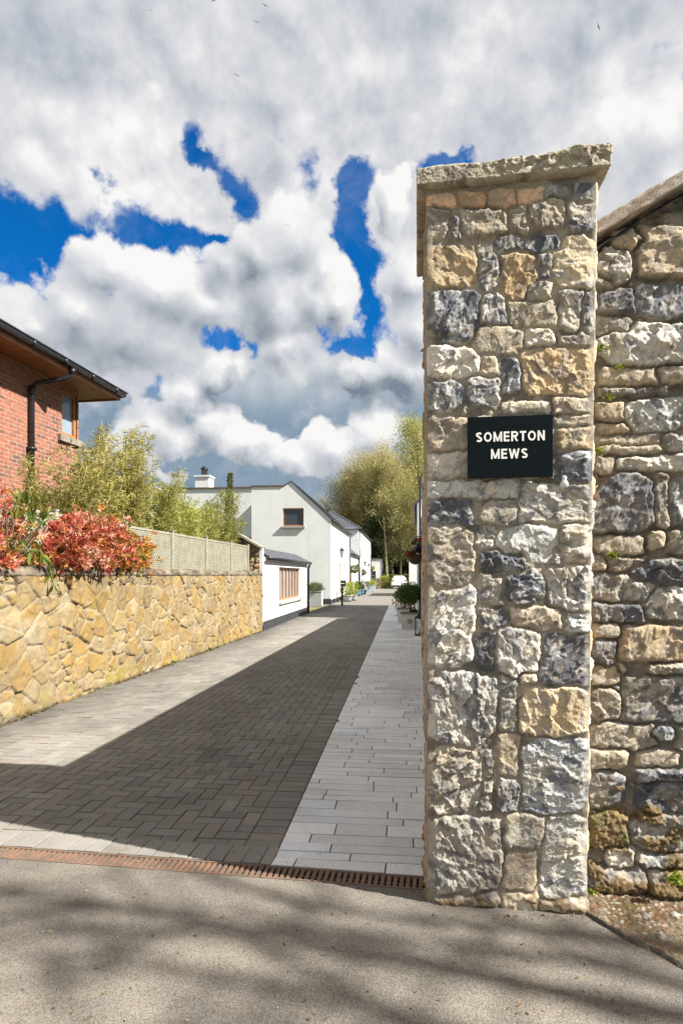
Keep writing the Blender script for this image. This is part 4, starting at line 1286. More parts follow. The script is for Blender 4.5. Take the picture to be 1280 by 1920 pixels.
def mbox(mb, mp, a0, a1, z0, z1, d0, d1, mat=0):
    vs = [mp(a, z, d) for z in (z0, z1) for d in (d0, d1) for a in (a0, a1)]
    return mb.add(vs, [(0, 2, 3, 1), (4, 5, 7, 6), (0, 1, 5, 4), (2, 6, 7, 3), (0, 4, 6, 2), (1, 3, 7, 5)], mat)

def panel(mb, mp, cuts, z0, top, ops=(), rev=0.12, mat=0):
    """wall sheet with real openings and their reveals; top(a) is the height of the wall at a"""
    cs = sorted(set([round(c, 5) for c in cuts] + [round(v, 5) for o in ops for v in o[:2] if cuts[0] < v < cuts[-1]]))
    for a, b in zip(cs, cs[1:]):
        m = (a + b) / 2
        hs = sorted([o for o in ops if o[0] < m < o[1]], key=lambda o: o[2])
        z = z0
        for o in hs:
            mb.add([mp(a, z, 0), mp(b, z, 0), mp(b, o[2], 0), mp(a, o[2], 0)], [(0, 1, 2, 3)], mat)
            z = o[3]
        mb.add([mp(a, z, 0), mp(b, z, 0), mp(b, top(b), 0), mp(a, top(a), 0)], [(0, 1, 2, 3)], mat)
    for (a0, a1, b0, b1) in ops:
        for p, q in (((a0, b0), (a1, b0)), ((a1, b0), (a1, b1)), ((a1, b1), (a0, b1)), ((a0, b1), (a0, b0))):
            mb.add([mp(p[0], p[1], 0), mp(q[0], q[1], 0), mp(q[0], q[1], rev), mp(p[0], p[1], rev)], [(0, 1, 2, 3)], mat)

def window(par, mp, a0, a1, z0, z1, rev=0.12, fm='timber', nv=0, nh=0, fw=0.06, sill=True, glass='glass', bw=0.04, sd_=0.06, name='window'):
    mb = MB()
    d0, d1 = rev - 0.07, rev - 0.01
    mbox(mb, mp, a0, a1, z0, z0 + fw, d0, d1); mbox(mb, mp, a0, a1, z1 - fw, z1, d0, d1)
    mbox(mb, mp, a0, a0 + fw, z0 + fw, z1 - fw, d0, d1); mbox(mb, mp, a1 - fw, a1, z0 + fw, z1 - fw, d0, d1)
    for i in range(nv):
        c = a0 + (a1 - a0) * (i + 1) / (nv + 1)
        mbox(mb, mp, c - bw / 2, c + bw / 2, z0 + fw, z1 - fw, d0 + 0.004, d1)
    for i in range(nh):
        c = z0 + (z1 - z0) * (i + 1) / (nh + 1)
        mbox(mb, mp, a0 + fw, a1 - fw, c - bw / 2, c + bw / 2, d0 + 0.008, d1)
    w = mb.build(name, M[fm], par)
    mb = MB(); mb.poly([mp(a0 + fw * 0.5, z0 + fw * 0.5, d1 - 0.012), mp(a1 - fw * 0.5, z0 + fw * 0.5, d1 - 0.012), mp(a1 - fw * 0.5, z1 - fw * 0.5, d1 - 0.012), mp(a0 + fw * 0.5, z1 - fw * 0.5, d1 - 0.012)])
    mb.build('pane', M[glass], w)
    if sill:
        mb = MB(); mbox(mb, mp, a0 - 0.08, a1 + 0.08, z0 - 0.09, z0 - 0.003, -sd_, rev - 0.02)
        mb.build('sill', M['sill'], w)
    return w

def door(par, mp, a0, a1, z0, z1, rev=0.15, fm='timber'):
    mb = MB(); mbox(mb, mp, a0 + 0.002, a1 - 0.002, z0, z1 - 0.002, rev - 0.06, rev - 0.01)
    n = 4
    for i in range(n):
        c0 = a0 + 0.08 + (a1 - a0 - 0.16) * i / n; c1 = a0 + 0.08 + (a1 - a0 - 0.16) * (i + 0.85) / n
        mbox(mb, mp, c0, c1, z0 + 0.12, z1 - 0.12, rev - 0.072, rev - 0.058)
    dd = mb.build('door', M[fm], par)
    mb = MB(); mbox(mb, mp, a0 + 0.10, a0 + 0.14, z0 + 0.98, z0 + 1.12, rev - 0.12, rev - 0.07)
    mb.build('handle', M['black'], dd)
    return dd

def wall_lamp(par, x, y, z, s=1.0):
    mb = MB()
    mb.box(x, x + 0.03, y - 0.05, y + 0.05, z - 0.10 * s, z + 0.14 * s)
    mb.tube([(x + 0.02, y, z + 0.08 * s), (x + 0.10 * s, y, z + 0.24 * s), (x + 0.26 * s, y, z + 0.26 * s), (x + 0.30 * s, y, z + 0.16 * s)], 0.014, 6)
    mb.lathe([(0.02, 0.16 * s), (0.15 * s, 0.06 * s), (0.13 * s, 0.05 * s)], (x + 0.30 * s, y, z), 8)
    mb.lathe([(0.12 * s, 0.045 * s), (0.07 * s, -0.22 * s), (0.02 * s, -0.28 * s)], (x + 0.30 * s, y, z), 6, 1)
    mb.build('wall_lamp', [M['black'], M['paleglass']], par)

def gutter(par, pts, r=0.055, name='gutter'):
    mb = MB()
    a, b = Vector(pts[0]), Vector(pts[1])
    mb.tube([a, b], r, 10)
    mb.build(name, M['black'], par, True)

def slates(mb, o, e, u, nrow, ncol, rng, t=0.012, mat=0):
    """slate courses on the plane o + along e + up u (vectors for the whole slope)"""
    o, e, u = Vector(o), Vector(e), Vector(u)
    nrm = e.cross(u).normalized()
    if nrm.z < 0: nrm = -nrm
    for r in range(nrow):
        off = 0.5 * (r % 2)
        for c in range(-1, ncol):
            a0, a1 = max(0, (c + off + 0.012) / ncol), min(1, (c + off + 0.988) / ncol)
            if a1 - a0 < 0.004: continue
            v0, v1 = r / nrow, min(1, (r + 1.25) / nrow)
            j = rng.uniform(0, 0.004)
            p = [o + e * a0 + u * v0, o + e * a1 + u * v0, o + e * a1 + u * v1, o + e * a0 + u * v1]
            lo = [p[0] + nrm * (t + j), p[1] + nrm * (t + j), p[2] + nrm * 0.002, p[3] + nrm * 0.002]
            mb.add(lo + [p[0], p[1]], [(0, 1, 2, 3), (0, 4, 5, 1)], mat)

RNG = random.Random(11)

# ---- white single-storey outbuilding at the end of the sandstone wall
def annex():
    t = thing('white_outbuilding', 'low white outbuilding with a barred timber window, joining the end of the sandstone wall', 'building', (-2.25, 17.5, 0), -ST_A)
    L, H = 8.2, 2.12
    op = (2.35, 6.55, 0.74, 1.86)
    mb = MB()
    panel(mb, fx(0), [0, L], 0.26, lambda a: H, [op], 0.16)
    mb.poly([(0, L, 0), (-4, L, 0), (-4, L, 2.5), (-0.5, L, 2.45), (0, L, H)])
    mb.poly([(0, 0, 0), (-0.09, 0, 0), (-0.09, 0, 2.40), (0, 0, 2.36)])
    mb.poly([(0.0, 0, H), (0, 0, 2.36), (0, 0.14, 2.36), (0, 0.14, H)])
    mb.poly([(0, 0.14, H), (0, 0.14, 2.36), (-0.09, 0.14, 2.40), (-0.09, 0.14, H)])
    mb.poly([(-0.5, 0.2, 2.40), (-4, 0.2, 2.40), (-4, L, 2.40), (-0.5, L, 2.40)])
    mb.build('wall', M['white'], t)
    mb = MB(); mb.box(-0.05, 0.02, -0.012, L + 0.012, 0, 0.26)
    mb.build('plinth', M['plinth'], t)
    window(t, fx(0), *op, 0.16, 'timber', 6, 0, 0.07, True, 'paleglass', 0.075, 0.09)
    # rubble gable facing the lane, raking up to the left, under slab copings
    us, zs = np.meshgrid(np.linspace(-3.0, -0.09, 150), np.linspace(0, 1, 160))
    top = 2.36 - 0.55 * (us + 0.05)
    Z = top * zs
    d, sid, kid = generic(us, Z, 130, 0.28, 0.14)
    h, c = relief(d, sid, kid, us, Z, 130)
    np_mesh('rubble_gable', np.stack([us, -h, Z], -1).reshape(-1, 3), grid_faces(160, 150), M['stone'], t, (c * np.array([0.72, 0.62, 0.5])).reshape(-1, 3))
    mb = MB()
    x = 0.02
    for i, l in enumerate((0.46, 0.5, 0.55, 0.6, 0.6, 0.5)):
        xa, xb = x - 0.008, x - l
        za, zb = 2.375 - 0.55 * (xa + 0.05), 2.375 - 0.55 * (xb + 0.05)
        z_ = 0.012 * (i % 3)
        mb.slab([(xb, -0.16, zb + 0.055 + z_), (xa, -0.16, za + 0.055 + z_), (xa, 0.34, za + 0.055 + z_), (xb, 0.34, zb + 0.055 + z_)], 0.055)
        x -= l
    mb.build('slab_coping', M['lattice'], t)
    mb = MB()
    mb.slab([(0.12, 0.36, H + 0.005), (0.12, L + 0.12, H + 0.005), (-0.52, L + 0.12, H + 0.34), (-0.52, 0.36, H + 0.34)], 0.03)
    slates(mb, (0.13, 0.36, H + 0.008), (0, L - 0.24, 0), (-0.65, 0, 0.34), 4, 30, RNG, 0.014)
    mb.build('roof_edge', M['slate'], t)
    gutter(t, [(0.15, 0.15, H - 0.03), (0.15, L + 0.15, H - 0.03)], 0.045)
    mb = MB()
    mb.tube([(0.15, L - 0.05, H - 0.05), (0.055, L - 0.05, H - 0.25), (0.055, L - 0.05, 0.02)], 0.05, 10)
    for z in (0.5, 1.2): mb.box(0.0, 0.11, L - 0.12, L + 0.02, z, z + 0.04)
    mb.build('downpipe', M['black'], t, True)
annex()

# ---- white gabled house
def gable_house():
    t = thing('gabled_house', 'white house with a pointed gable holding one brown framed upstairs window', 'house', (-0.58, 33.4, 0), -ST_A)
    L = 11.6
    prof = lambda a: 4.68 + min(-a, 2.2) * 0.94 - max(0, -a - 2.2) * 0.65 if -a < 2.62 else 6.45
    mb = MB()
    panel(mb, fy(0), [-4.4, -2.62, -2.2, 0], 0.0, prof, [(-2.66, -1.49, 4.27, 5.26)], 0.12)
    sops = [(1.05, 1.75, 0.14, 2.25), (3.0, 3.7, 1.45, 2.35), (4.4, 5.35, 0.1, 2.3), (6.9, 7.9, 1.45, 2.35), (8.8, 9.6, 1.45, 2.35), (5.3, 6.2, 3.35, 4.25)]
    panel(mb, fx(0), [0, L], 0.25, lambda a: 4.68, [(a, b, max(c, 0.2501), d) for a, b, c, d in sops], 0.15)
    mb.poly([(0, L, 0), (-4.4, L, 0), (-4.4, L, 6.4), (-2.62, L, 6.4), (-2.2, L, 6.72), (0, L, 4.68)])
    mb.poly([(-4.4, 0, 0), (-4.4, 3.2, 0), (-4.4, 3.2, 6.45), (-4.4, 0, 6.45)])
    # flat roofed wing set back on the left
    mb.poly([(-4.4, 3.2, 0), (-11.5, 3.2, 0), (-11.5, 3.2, 6.85), (-4.4, 3.2, 6.85)])
    mb.poly([(-4.4, 3.2, 6.45), (-4.4, 3.2, 6.85), (-4.4, L, 6.85), (-4.4, L, 6.45)])
    mb.poly([(-11.5, 3.2, 0), (-11.5, L, 0), (-11.5, L, 6.85), (-11.5, 3.2, 6.85)])
    mb.build('wall', M['white'], t)
    mb = MB()
    mb.box(-0.75, 0.015, -0.015, 0.05, 0, 0.30); mb.box(-0.05, 0.015, 0.05, 1.04, 0, 0.25); mb.box(-0.05, 0.015, 1.76, 4.39, 0, 0.25); mb.box(-0.05, 0.015, 5.36, L, 0, 0.25)
    mb.build('plinth', M['plinth'], t)
    window(t, fy(0), -2.66, -1.49, 4.27, 5.26, 0.12, 'timber', 0, 0, 0.075, True, 'glass', 0.04, 0.13)
    for i, (a, b, c, d) in enumerate(sops):
        if i in (0, 2): door(t, fx(0), a, b, c, d)
        else: window(t, fx(0), a, b, c, d, 0.15, 'sill', 1 if i != 5 else 0, 0, 0.05, True)
    mb = MB()
    s = 0.94
    mb.slab([(0.14, -0.05, 4.57), (0.14, L, 4.57), (-2.2, L, 4.57 + 2.34 * s), (-2.2, -0.05, 4.57 + 2.34 * s)], 0.03)
    slates(mb, (0.15, -0.06, 4.58), (0, L, 0), (-2.35, 0, 2.35 * s), 14, 32, RNG, 0.016)
    mb.slab([(-2.2, -0.05, 6.77), (-2.2, L, 6.77), (-2.7, L, 6.45), (-2.7, -0.05, 6.45)], 0.03)
    mb.box(-4.4, -2.66, 0.05, L, 6.38, 6.44)
    mb.box(-11.5, -4.4, 3.25, L, 6.70, 6.80)
    mb.build('roof', M['slate'], t)
    mb = MB()
    mb.box(-4.46, -2.62, -0.05, 0.10, 6.455, 6.53); mb.box(-4.46, -4.36, 0.10, L, 6.455, 6.53)
    mb.box(-11.6, -4.47, 3.12, 3.28, 6.855, 6.93)
    mb.build('roof_edge', mat('weathered_copper', (0.15, 0.085, 0.055), (0.10, 0.065, 0.045), 3, 0.6), t)
    mb = MB(); mb.tube([(0.16, 0, 4.53), (0.16, L, 4.53)], 0.055, 8); mb.build('gutter', M['black'], t, True)
    mb = MB(); mb.tube([(0.07, L - 0.15, 4.3), (0.07, L - 0.15, 0)], 0.045, 8); mb.build('downpipe', M['black'], t, True)
    wall_lamp(t, 0.0, 2.1, 2.95, 1.3)
    # chimney on the set-back wing
    mb = MB()
    mb.box(-9.05, -8.15, 4.2, 5.1, 6.80, 7.75); mb.box(-9.12, -8.08, 4.13, 5.17, 7.75, 7.85)
    ch = mb.build('chimney', M['white'], t)
    mb = MB()
    mb.lathe([(0.20, 7.85), (0.19, 8.25), (0.23, 8.27), (0.23, 8.36), (0.14, 8.38), (0.14, 8.46)], (-8.6, 4.65, 0), 14)
    mb.build('chimney_pot', M['black'], ch, True)
    # small dark planter and a window on the set-back wing
    window(t, fy(3.2), -6.3, -5.2, 3.9, 5.0, 0.1, 'timber', 0, 0, 0.06, True)
gable_house()

# ---- single-storey link with a timber door
def link_house():
    t = thing('link_house', 'low white single-storey link with an orange timber door, between the two taller white houses', 'house', tuple(Vector((-0.58, 33.4, 0)) + SD * 11.6), -ST_A)
    L = 9.6
    ops = [(1.4, 3.6, 0.06, 2.3), (5.0, 5.8, 1.0, 2.2), (7.2, 8.0, 1.0, 2.2)]
    mb = MB(); panel(mb, fx(-0.05), [0, L], 0.05, lambda a: 3.25, ops, 0.15)
    mb.build('wall', M['white'], t)
    door(t, fx(-0.05), *ops[0])
    for o in ops[1:]: window(t, fx(-0.05), *o, 0.15, 'sill', 0, 1, 0.05)
    mb = MB()
    mb.slab([(0.12, 0.02, 3.22), (0.12, L - 0.02, 3.22), (-2.4, L - 0.02, 5.3), (-2.4, 0.02, 5.3)], 0.03)
    slates(mb, (0.13, 0.02, 3.23), (0, L - 0.04, 0), (-2.5, 0, 2.08), 10, 26, RNG, 0.016)
    mb.build('roof', M['slate'], t)
    gutter(t, [(0.15, 0, 3.18), (0.15, L, 3.18)], 0.055)
    mb = MB(); mb.tube([(0.02, L - 0.12, 3.15), (0.02, L - 0.12, 0)], 0.05, 8); mb.build('downpipe', M['black'], t, True)
    wall_lamp(t, -0.05, 4.3, 2.3, 1.2)
link_house()

# ---- taller white house with a hipped slate roof
def hip_house():
    o = Vector((-0.58, 33.4, 0)) + SD * 21.2
    t = thing('hipped_house', 'tall white house with a hipped grey slate roof, farther along the street', 'house', tuple(o), -ST_A)
    L, W, H = 20.0, 5.4, 5.75
    ops = []
    for a in (1.2, 4.6, 8.6, 12.4, 16.6): ops += [(a, a + 0.95, 3.5, 5.3)]
    for a in (1.6, 4.4, 10.4, 13.0, 17.0): ops += [(a, a + 0.95, 0.95, 2.3)]
    ops += [(7.3, 8.3, 0.06, 2.3)]
    mb = MB(); panel(mb, fx(0), [0, L], 0.05, lambda a: H, ops, 0.15)
    panel(mb, fy(0), [-W, 0], 0, lambda a: H)
    panel(mb, fyb(L), [-W, 0], 0, lambda a: H)
    mb.build('wall', M['white'], t)
    for p in ops[:-1]: window(t, fx(0), *p, 0.15, 'sill', 0, 1, 0.06)
    door(t, fx(0), *ops[-1], 0.15, 'sill')
    r = 0.18; rz = 7.55; h0 = H + 0.02
    mb = MB()
    A, B, C_, D_ = (r, -r, h0), (r, L + r, h0), (-W - r, L + r, h0), (-W - r, -r, h0)
    E1, E2 = (-W / 2, 2.6, rz), (-W / 2, L - 2.6, rz)
    mb.poly([A, B, E2, E1]); mb.poly([B, C_, E2]); mb.poly([C_, D_, E1, E2]); mb.poly([D_, A, E1])
    for i in range(1, 9):       # visible courses on the hip facing the lane
        f = i / 9
        p = Vector(D_).lerp(Vector(E1), f); q = Vector(A).lerp(Vector(E1), f)
        mb.bar(p + Vector((0, -0.01, 0.012)), q + Vector((0, -0.01, 0.012)), 0.03, 0.02)
        p = Vector(A).lerp(Vector(E1), f); q = Vector(B).lerp(Vector(E2), f)
        mb.bar(p + Vector((0.01, 0, 0.012)), q + Vector((0.01, 0, 0.012)), 0.03, 0.02)
    mb.bar(A, E1, 0.14, 0.08); mb.bar(D_, E1, 0.14, 0.08); mb.bar(B, E2, 0.14, 0.08); mb.bar(E1, E2, 0.14, 0.08)
    mb.build('roof', M['slate'], t)
    mb = MB()
    mb.tube([(r, -r, h0 - 0.05), (r, L + r, h0 - 0.05)], 0.06, 8); mb.tube([(r, -r, h0 - 0.05), (-W - r, -r, h0 - 0.05)], 0.06, 8)
    mb.build('gutter', M['black'], t, True)
    for y in (0.35, L - 0.3):
        mb = MB(); mb.tube([(0.06, y, H), (0.06, y, 0)], 0.05, 8); mb.build('downpipe', M['black'], t, True)
    wall_lamp(t, 0.0, 3.2, 2.7, 1.2); wall_lamp(t, 0.0, 9.6, 2.6, 1.2)
hip_house()

# ---- small far white house turned towards the viewer
def far_house():
    t = thing('far_cottage', 'small flat-topped cream building at the far end of the left row, beyond the hipped house', 'house', (3.25, 78.0, 0), R(-3))
    W = 1.9
    mb = MB()
    panel(mb, fy(0), [-1.2, W], 0, lambda a: 3.75 - 0.06 * (a + 1.2), [(0.5, 1.1, 1.0, 2.1)], 0.12)
    panel(mb, fx(W), [0, 7], 0, lambda a: 3.55, [(1.5, 2.5, 1.0, 2.2)], 0.12)
    mb.build('wall', M['white'], t)
    window(t, fx(W), 1.5, 2.5, 1.0, 2.2, 0.12, 'sill', 0, 1)
    window(t, fy(0), 0.5, 1.1, 1.0, 2.1, 0.12, 'sill', 0, 1)
    mb = MB(); mb.slab([(-1.3, -0.1, 3.83), (W + 0.1, -0.1, 3.66), (W + 0.1, 7.1, 3.66), (-1.3, 7.1, 3.83)], 0.09)
    mb.build('roof', M['slate'], t)
    mb = MB(); mb.tube([(W + 0.04, -0.04, 3.55), (W + 0.04, -0.04, 0)], 0.05, 8); mb.build('downpipe', M['black'], t, True)
far_house()

# ---- white house on the right, mostly behind the pillar
def right_house():
    t = thing('white_house', 'white house with a black pipe on its gable, mostly hidden behind the pillar', 'house', (2.71, 22.0, 0), R(-7.0))
    L, W, H = 8.6, 6.0, 4.15
    mb = MB()
    tp = lambda a: H + min(a, W - a) * 0.95
    panel(mb, fy(0), [0, W / 2, W], 0, tp)
    panel(mb, fyb(L), [0, W / 2, W], 0, tp)
    ops = [(1.0, 1.9, 0.06, 2.2), (3.2, 4.2, 0.95, 2.2), (6.0, 7.0, 0.95, 2.2), (3.2, 4.1, 3.0, 3.9)]
    mp = lambda a, z, d: (d, a, z)
    panel(mb, mp, [0, L], 0.05, lambda a: H, ops, 0.15)
    mb.build('wall', M['white'], t)
    door(t, mp, *ops[0])
    for o in ops[1:]: window(t, mp, *o, 0.15, 'sill', 0, 1, 0.05)
    mb = MB()
    mb.slab([(-0.10, -0.14, H - 0.07), (W / 2, -0.14, H + W / 2 * 0.95 + 0.03), (W / 2, L + 0.14, H + W / 2 * 0.95 + 0.03), (-0.10, L + 0.14, H - 0.07)], -0.06)
    mb.slab([(W / 2, -0.14, H + W / 2 * 0.95 + 0.03), (W + 0.1, -0.14, H - 0.07), (W + 0.1, L + 0.14, H - 0.07), (W / 2, L + 0.14, H + W / 2 * 0.95 + 0.03)], -0.06)
    mb.build('roof', M['slate'], t)
    mb = MB(); mb.tube([(0.12, -0.09, 5.12), (0.12, -0.09, 0.0)], 0.055, 10); mb.build('pipe', M['black'], t, True)
right_house()

def right_far_house():
    for (px, y, w, h, lab) in ((767, 46.0, 5.0, 2.75, 'small white gable end beyond the right hand house, seen below the hanging baskets'),):
        x = (px - CX) / F * y
        t = thing('white_garage', lab, 'building', (x, y, 0), R(-6))
        mb = MB()
        panel(mb, fy(0), [0, w / 2, w], 0, lambda a: h + min(a, w - a) * 0.4)
        mp = lambda a, z, d: (d, a, z)
        panel(mb, mp, [0, 7], 0.0, lambda a: h, [(2, 4.6, 0.02, 2.1)], 0.15)
        mb.build('wall', M['white'], t)
        door(t, mp, 2, 4.6, 0.02, 2.1)
        mb = MB()
        mb.slab([(-0.15, -0.1, h - 0.04), (w / 2, -0.1, h + w * 0.2 + 0.02), (w / 2, 7.1, h + w * 0.2 + 0.02), (-0.15, 7.1, h - 0.04)], -0.05)
        mb.slab([(w / 2, -0.1, h + w * 0.2 + 0.02), (w + 0.15, -0.1, h - 0.04), (w + 0.15, 7.1, h - 0.04), (w / 2, 7.1, h + w * 0.2 + 0.02)], -0.05)
        mb.build('roof', M['slate'], t)
right_far_house()

# ---- red brick house on the left
def brick_house():
    m, g, b = new_mat('red_brick')
    tc = g.new('ShaderNodeTexCoord'); P = tc.outputs['Object']
    s = g.new('ShaderNodeSeparateXYZ'); g.l.new(P, s.inputs[0])
    cb = g.new('ShaderNodeCombineXYZ'); g.l.new(g.math('ADD', s.outputs[0], s.outputs[1]), cb.inputs[0]); g.l.new(s.outputs[2], cb.inputs[1])
    v = g.vmath('ADD', cb.outputs[0], g.vmath('SCALE', g.vmath('SUBTRACT', g.noise(P, 30, 2, 0.5, 0, 'Color'), (0.5, 0.5, 0.5)), 0.008))
    br = g.new('ShaderNodeTexBrick'); g.l.new(v, br.inputs['Vector'])
    br.inputs['Scale'].default_value = 1.0; br.inputs['Brick Width'].default_value = 0.225; br.inputs['Row Height'].default_value = 0.075
    br.inputs['Mortar Size'].default_value = 0.010; br.inputs['Mortar Smooth'].default_value = 0.2; br.inputs['Bias'].default_value = -0.1
    br.inputs['Color1'].default_value = (0.31, 0.098, 0.056, 1); br.inputs['Color2'].default_value = (0.19, 0.068, 0.045, 1); br.inputs['Mortar'].default_value = (0.27, 0.205, 0.15, 1)
    br2 = g.new('ShaderNodeTexBrick'); g.l.new(v, br2.inputs['Vector'])
    for k, val in (('Scale', 1.0), ('Brick Width', 0.225), ('Row Height', 0.075), ('Mortar Size', 0.0), ('Bias', 0.55)): br2.inputs[k].default_value = val
    br2.offset = 0.5; br2.squash = 1.0
    br2.inputs['Color1'].default_value = (1, 1, 1, 1); br2.inputs['Color2'].default_value = (0.45, 0.42, 0.42, 1)
    # every brick its own tone
    fl = g.vmath('MULTIPLY', v, (1 / 0.225, 1 / 0.075, 0))
    wn = g.new('ShaderNodeTexWhiteNoise', noise_dimensions='2D'); g.l.new(g.vmath('FLOOR', g.vmath('ADD', fl, (0.0, 0.0, 0.0))), wn.inputs['Vector'])
    c = g.mix(g.ramp(g.noise(P, 0.7, 4, 0.6), 0.35, 0.7, 0, 0.45), br.outputs[0], (0.27, 0.12, 0.075))
    c = g.vmath('SCALE', c, g.ramp(g.noise(P, 13, 3, 0.6), 0.3, 0.7, 0.72, 1.25, False))
    c = g.mix(g.math('MULTIPLY', g.ramp(wn.outputs[0], 0.80, 0.95), g.math('SUBTRACT', 1.0, br.outputs['Fac'])), c, (0.12, 0.06, 0.045))
    g.l.new(c, b.inputs['Base Color']); b.inputs['Roughness'].default_value = 0.9
    bump(g, b, g.math('SUBTRACT', g.math('MULTIPLY', g.noise(P, 60, 3), 0.4), br.outputs['Fac']), 0.7, 0.008)
    M['brick'] = m
    A8 = R(9.0)
    t = thing('brick_house', 'red brick house with deep timber eaves above the garden wall', 'house', (-5.52, 12.9, 0), -A8)
    H, L, W = 5.44, 11.5, 8.0
    op = (-0.60, -0.055, 4.42, 5.34)
    op2 = (-4.2, -2.9, 4.0, 5.15)
    mb = MB()
    panel(mb, fx(0), [-L, 0], 0.5, lambda a: H + 0.05, [op], 0.11)
    panel(mb, fyb(0), [-W, 0], 0.5, lambda a: H + 0.05, [(-0.75, -0.055, 4.42, 5.34)], 0.11)
    mb.poly([(-W, -L, 0.5), (-W, 0, 0.5), (-W, 0, H), (-W, -L, H)]); mb.poly([(0, -L, 0.5), (-W, -L, 0.5), (-W, -L, H), (0, -L, H)])
    mb.build('wall', M['brick'], t)
    w = window(t, fx(0), *op, 0.10, 'timber', 0, 0, 0.075, False, 'paleglass')
    w2 = window(t, fyb(0), -0.75, -0.055, 4.42, 5.34, 0.10, 'timber', 0, 0, 0.075, False, 'paleglass')
    mb = MB(); mb.box(-0.055, -0.004, -0.055, -0.004, 4.42, 5.34); mb.build('corner_post', M['timber'], w)
    mb = MB(); mb.box(-0.06, 0.07, -0.72, 0.07, 4.28, 4.415, ch=0.01); mb.build('sill', mat('weathered_stone_sill', (0.25, 0.225, 0.175), (0.16, 0.14, 0.105), 7, 0.9, bstr=0.5), w)
    ov = 0.61
    mb = MB()
    nb = 6
    for i in range(nb):     # soffit boards along the eave
        a, b_ = 0.002 + (ov - 0.03) * i / nb, 0.002 + (ov - 0.03) * (i + 0.96) / nb
        mb.box(a, b_, -L, ov - 0.03, H, H + 0.018)
        mb.box(-W - ov, 0.0, a, b_, H + 0.0005, H + 0.018)
    mb.build('soffit', M['soffit'], t)
    mb = MB()
    mb.box(ov - 0.03, ov, -L, ov, H - 0.03, H + 0.135); mb.box(-W - ov, ov - 0.031, ov - 0.03, ov, H - 0.03, H + 0.135)
    mb.build('fascia', M['soffit'], t)
    mb = MB()
    z = H + 0.10
    for d_ in (0.0,):
        mb.tube([(ov + 0.055, -L, z), (ov + 0.055, ov + 0.05, z)], 0.058, 12)
        mb.tube([(ov + 0.05, ov + 0.055, z), (-W - ov, ov + 0.055, z)], 0.058, 12)
    mb.box(ov + 0.004, ov + 0.12, -L, ov + 0.11, z + 0.035, z + 0.062)
    for i in range(10):
        y = 0.3 - i * 0.9
        mb.tube([(ov + 0.055, y - 0.03, z), (ov + 0.055, y + 0.03, z)], 0.066, 12)
    mb.build('gutter', M['black'], t, True)
    # swan-neck downpipe
    yd = -1.60
    mb = MB()
    mb.tube([(ov + 0.05, yd + 0.35, z - 0.03), (ov + 0.05, yd + 0.35, z - 0.17), (ov * 0.9, yd + 0.32, z - 0.24), (0.16, yd + 0.03, H - 0.30), (0.075, yd, H - 0.38), (0.075, yd, 1.0)], 0.045, 12)
    mb.tube([(0.075, yd, H - 0.36), (0.075, yd, H - 0.52)], 0.056, 12); mb.tube([(ov + 0.05, yd + 0.35, z - 0.05), (ov + 0.05, yd + 0.35, z - 0.15)], 0.056, 12)
    for zz in (3.9, 2.5): mb.box(0.0, 0.13, yd - 0.07, yd + 0.07, zz, zz + 0.05)
    mb.build('downpipe', M['black'], t, True)
    mb = MB()
    e = ov + 0.03; z0 = H + 0.15; zr = z0 + (W / 2 + e) * 0.42
    A, B, C_, D_ = (e, -L, z0), (e, e, z0), (-W - e, e, z0), (-W - e, -L, z0)
    E1, E2 = (-W / 2, -L, zr), (-W / 2, e - W / 2 - e, zr)
    mb.poly([A, B, E2, E1]); mb.poly([B, C_, E2]); mb.poly([C_, D_, E1, E2])
    mb.build('roof', M['slate'], t)
brick_house()

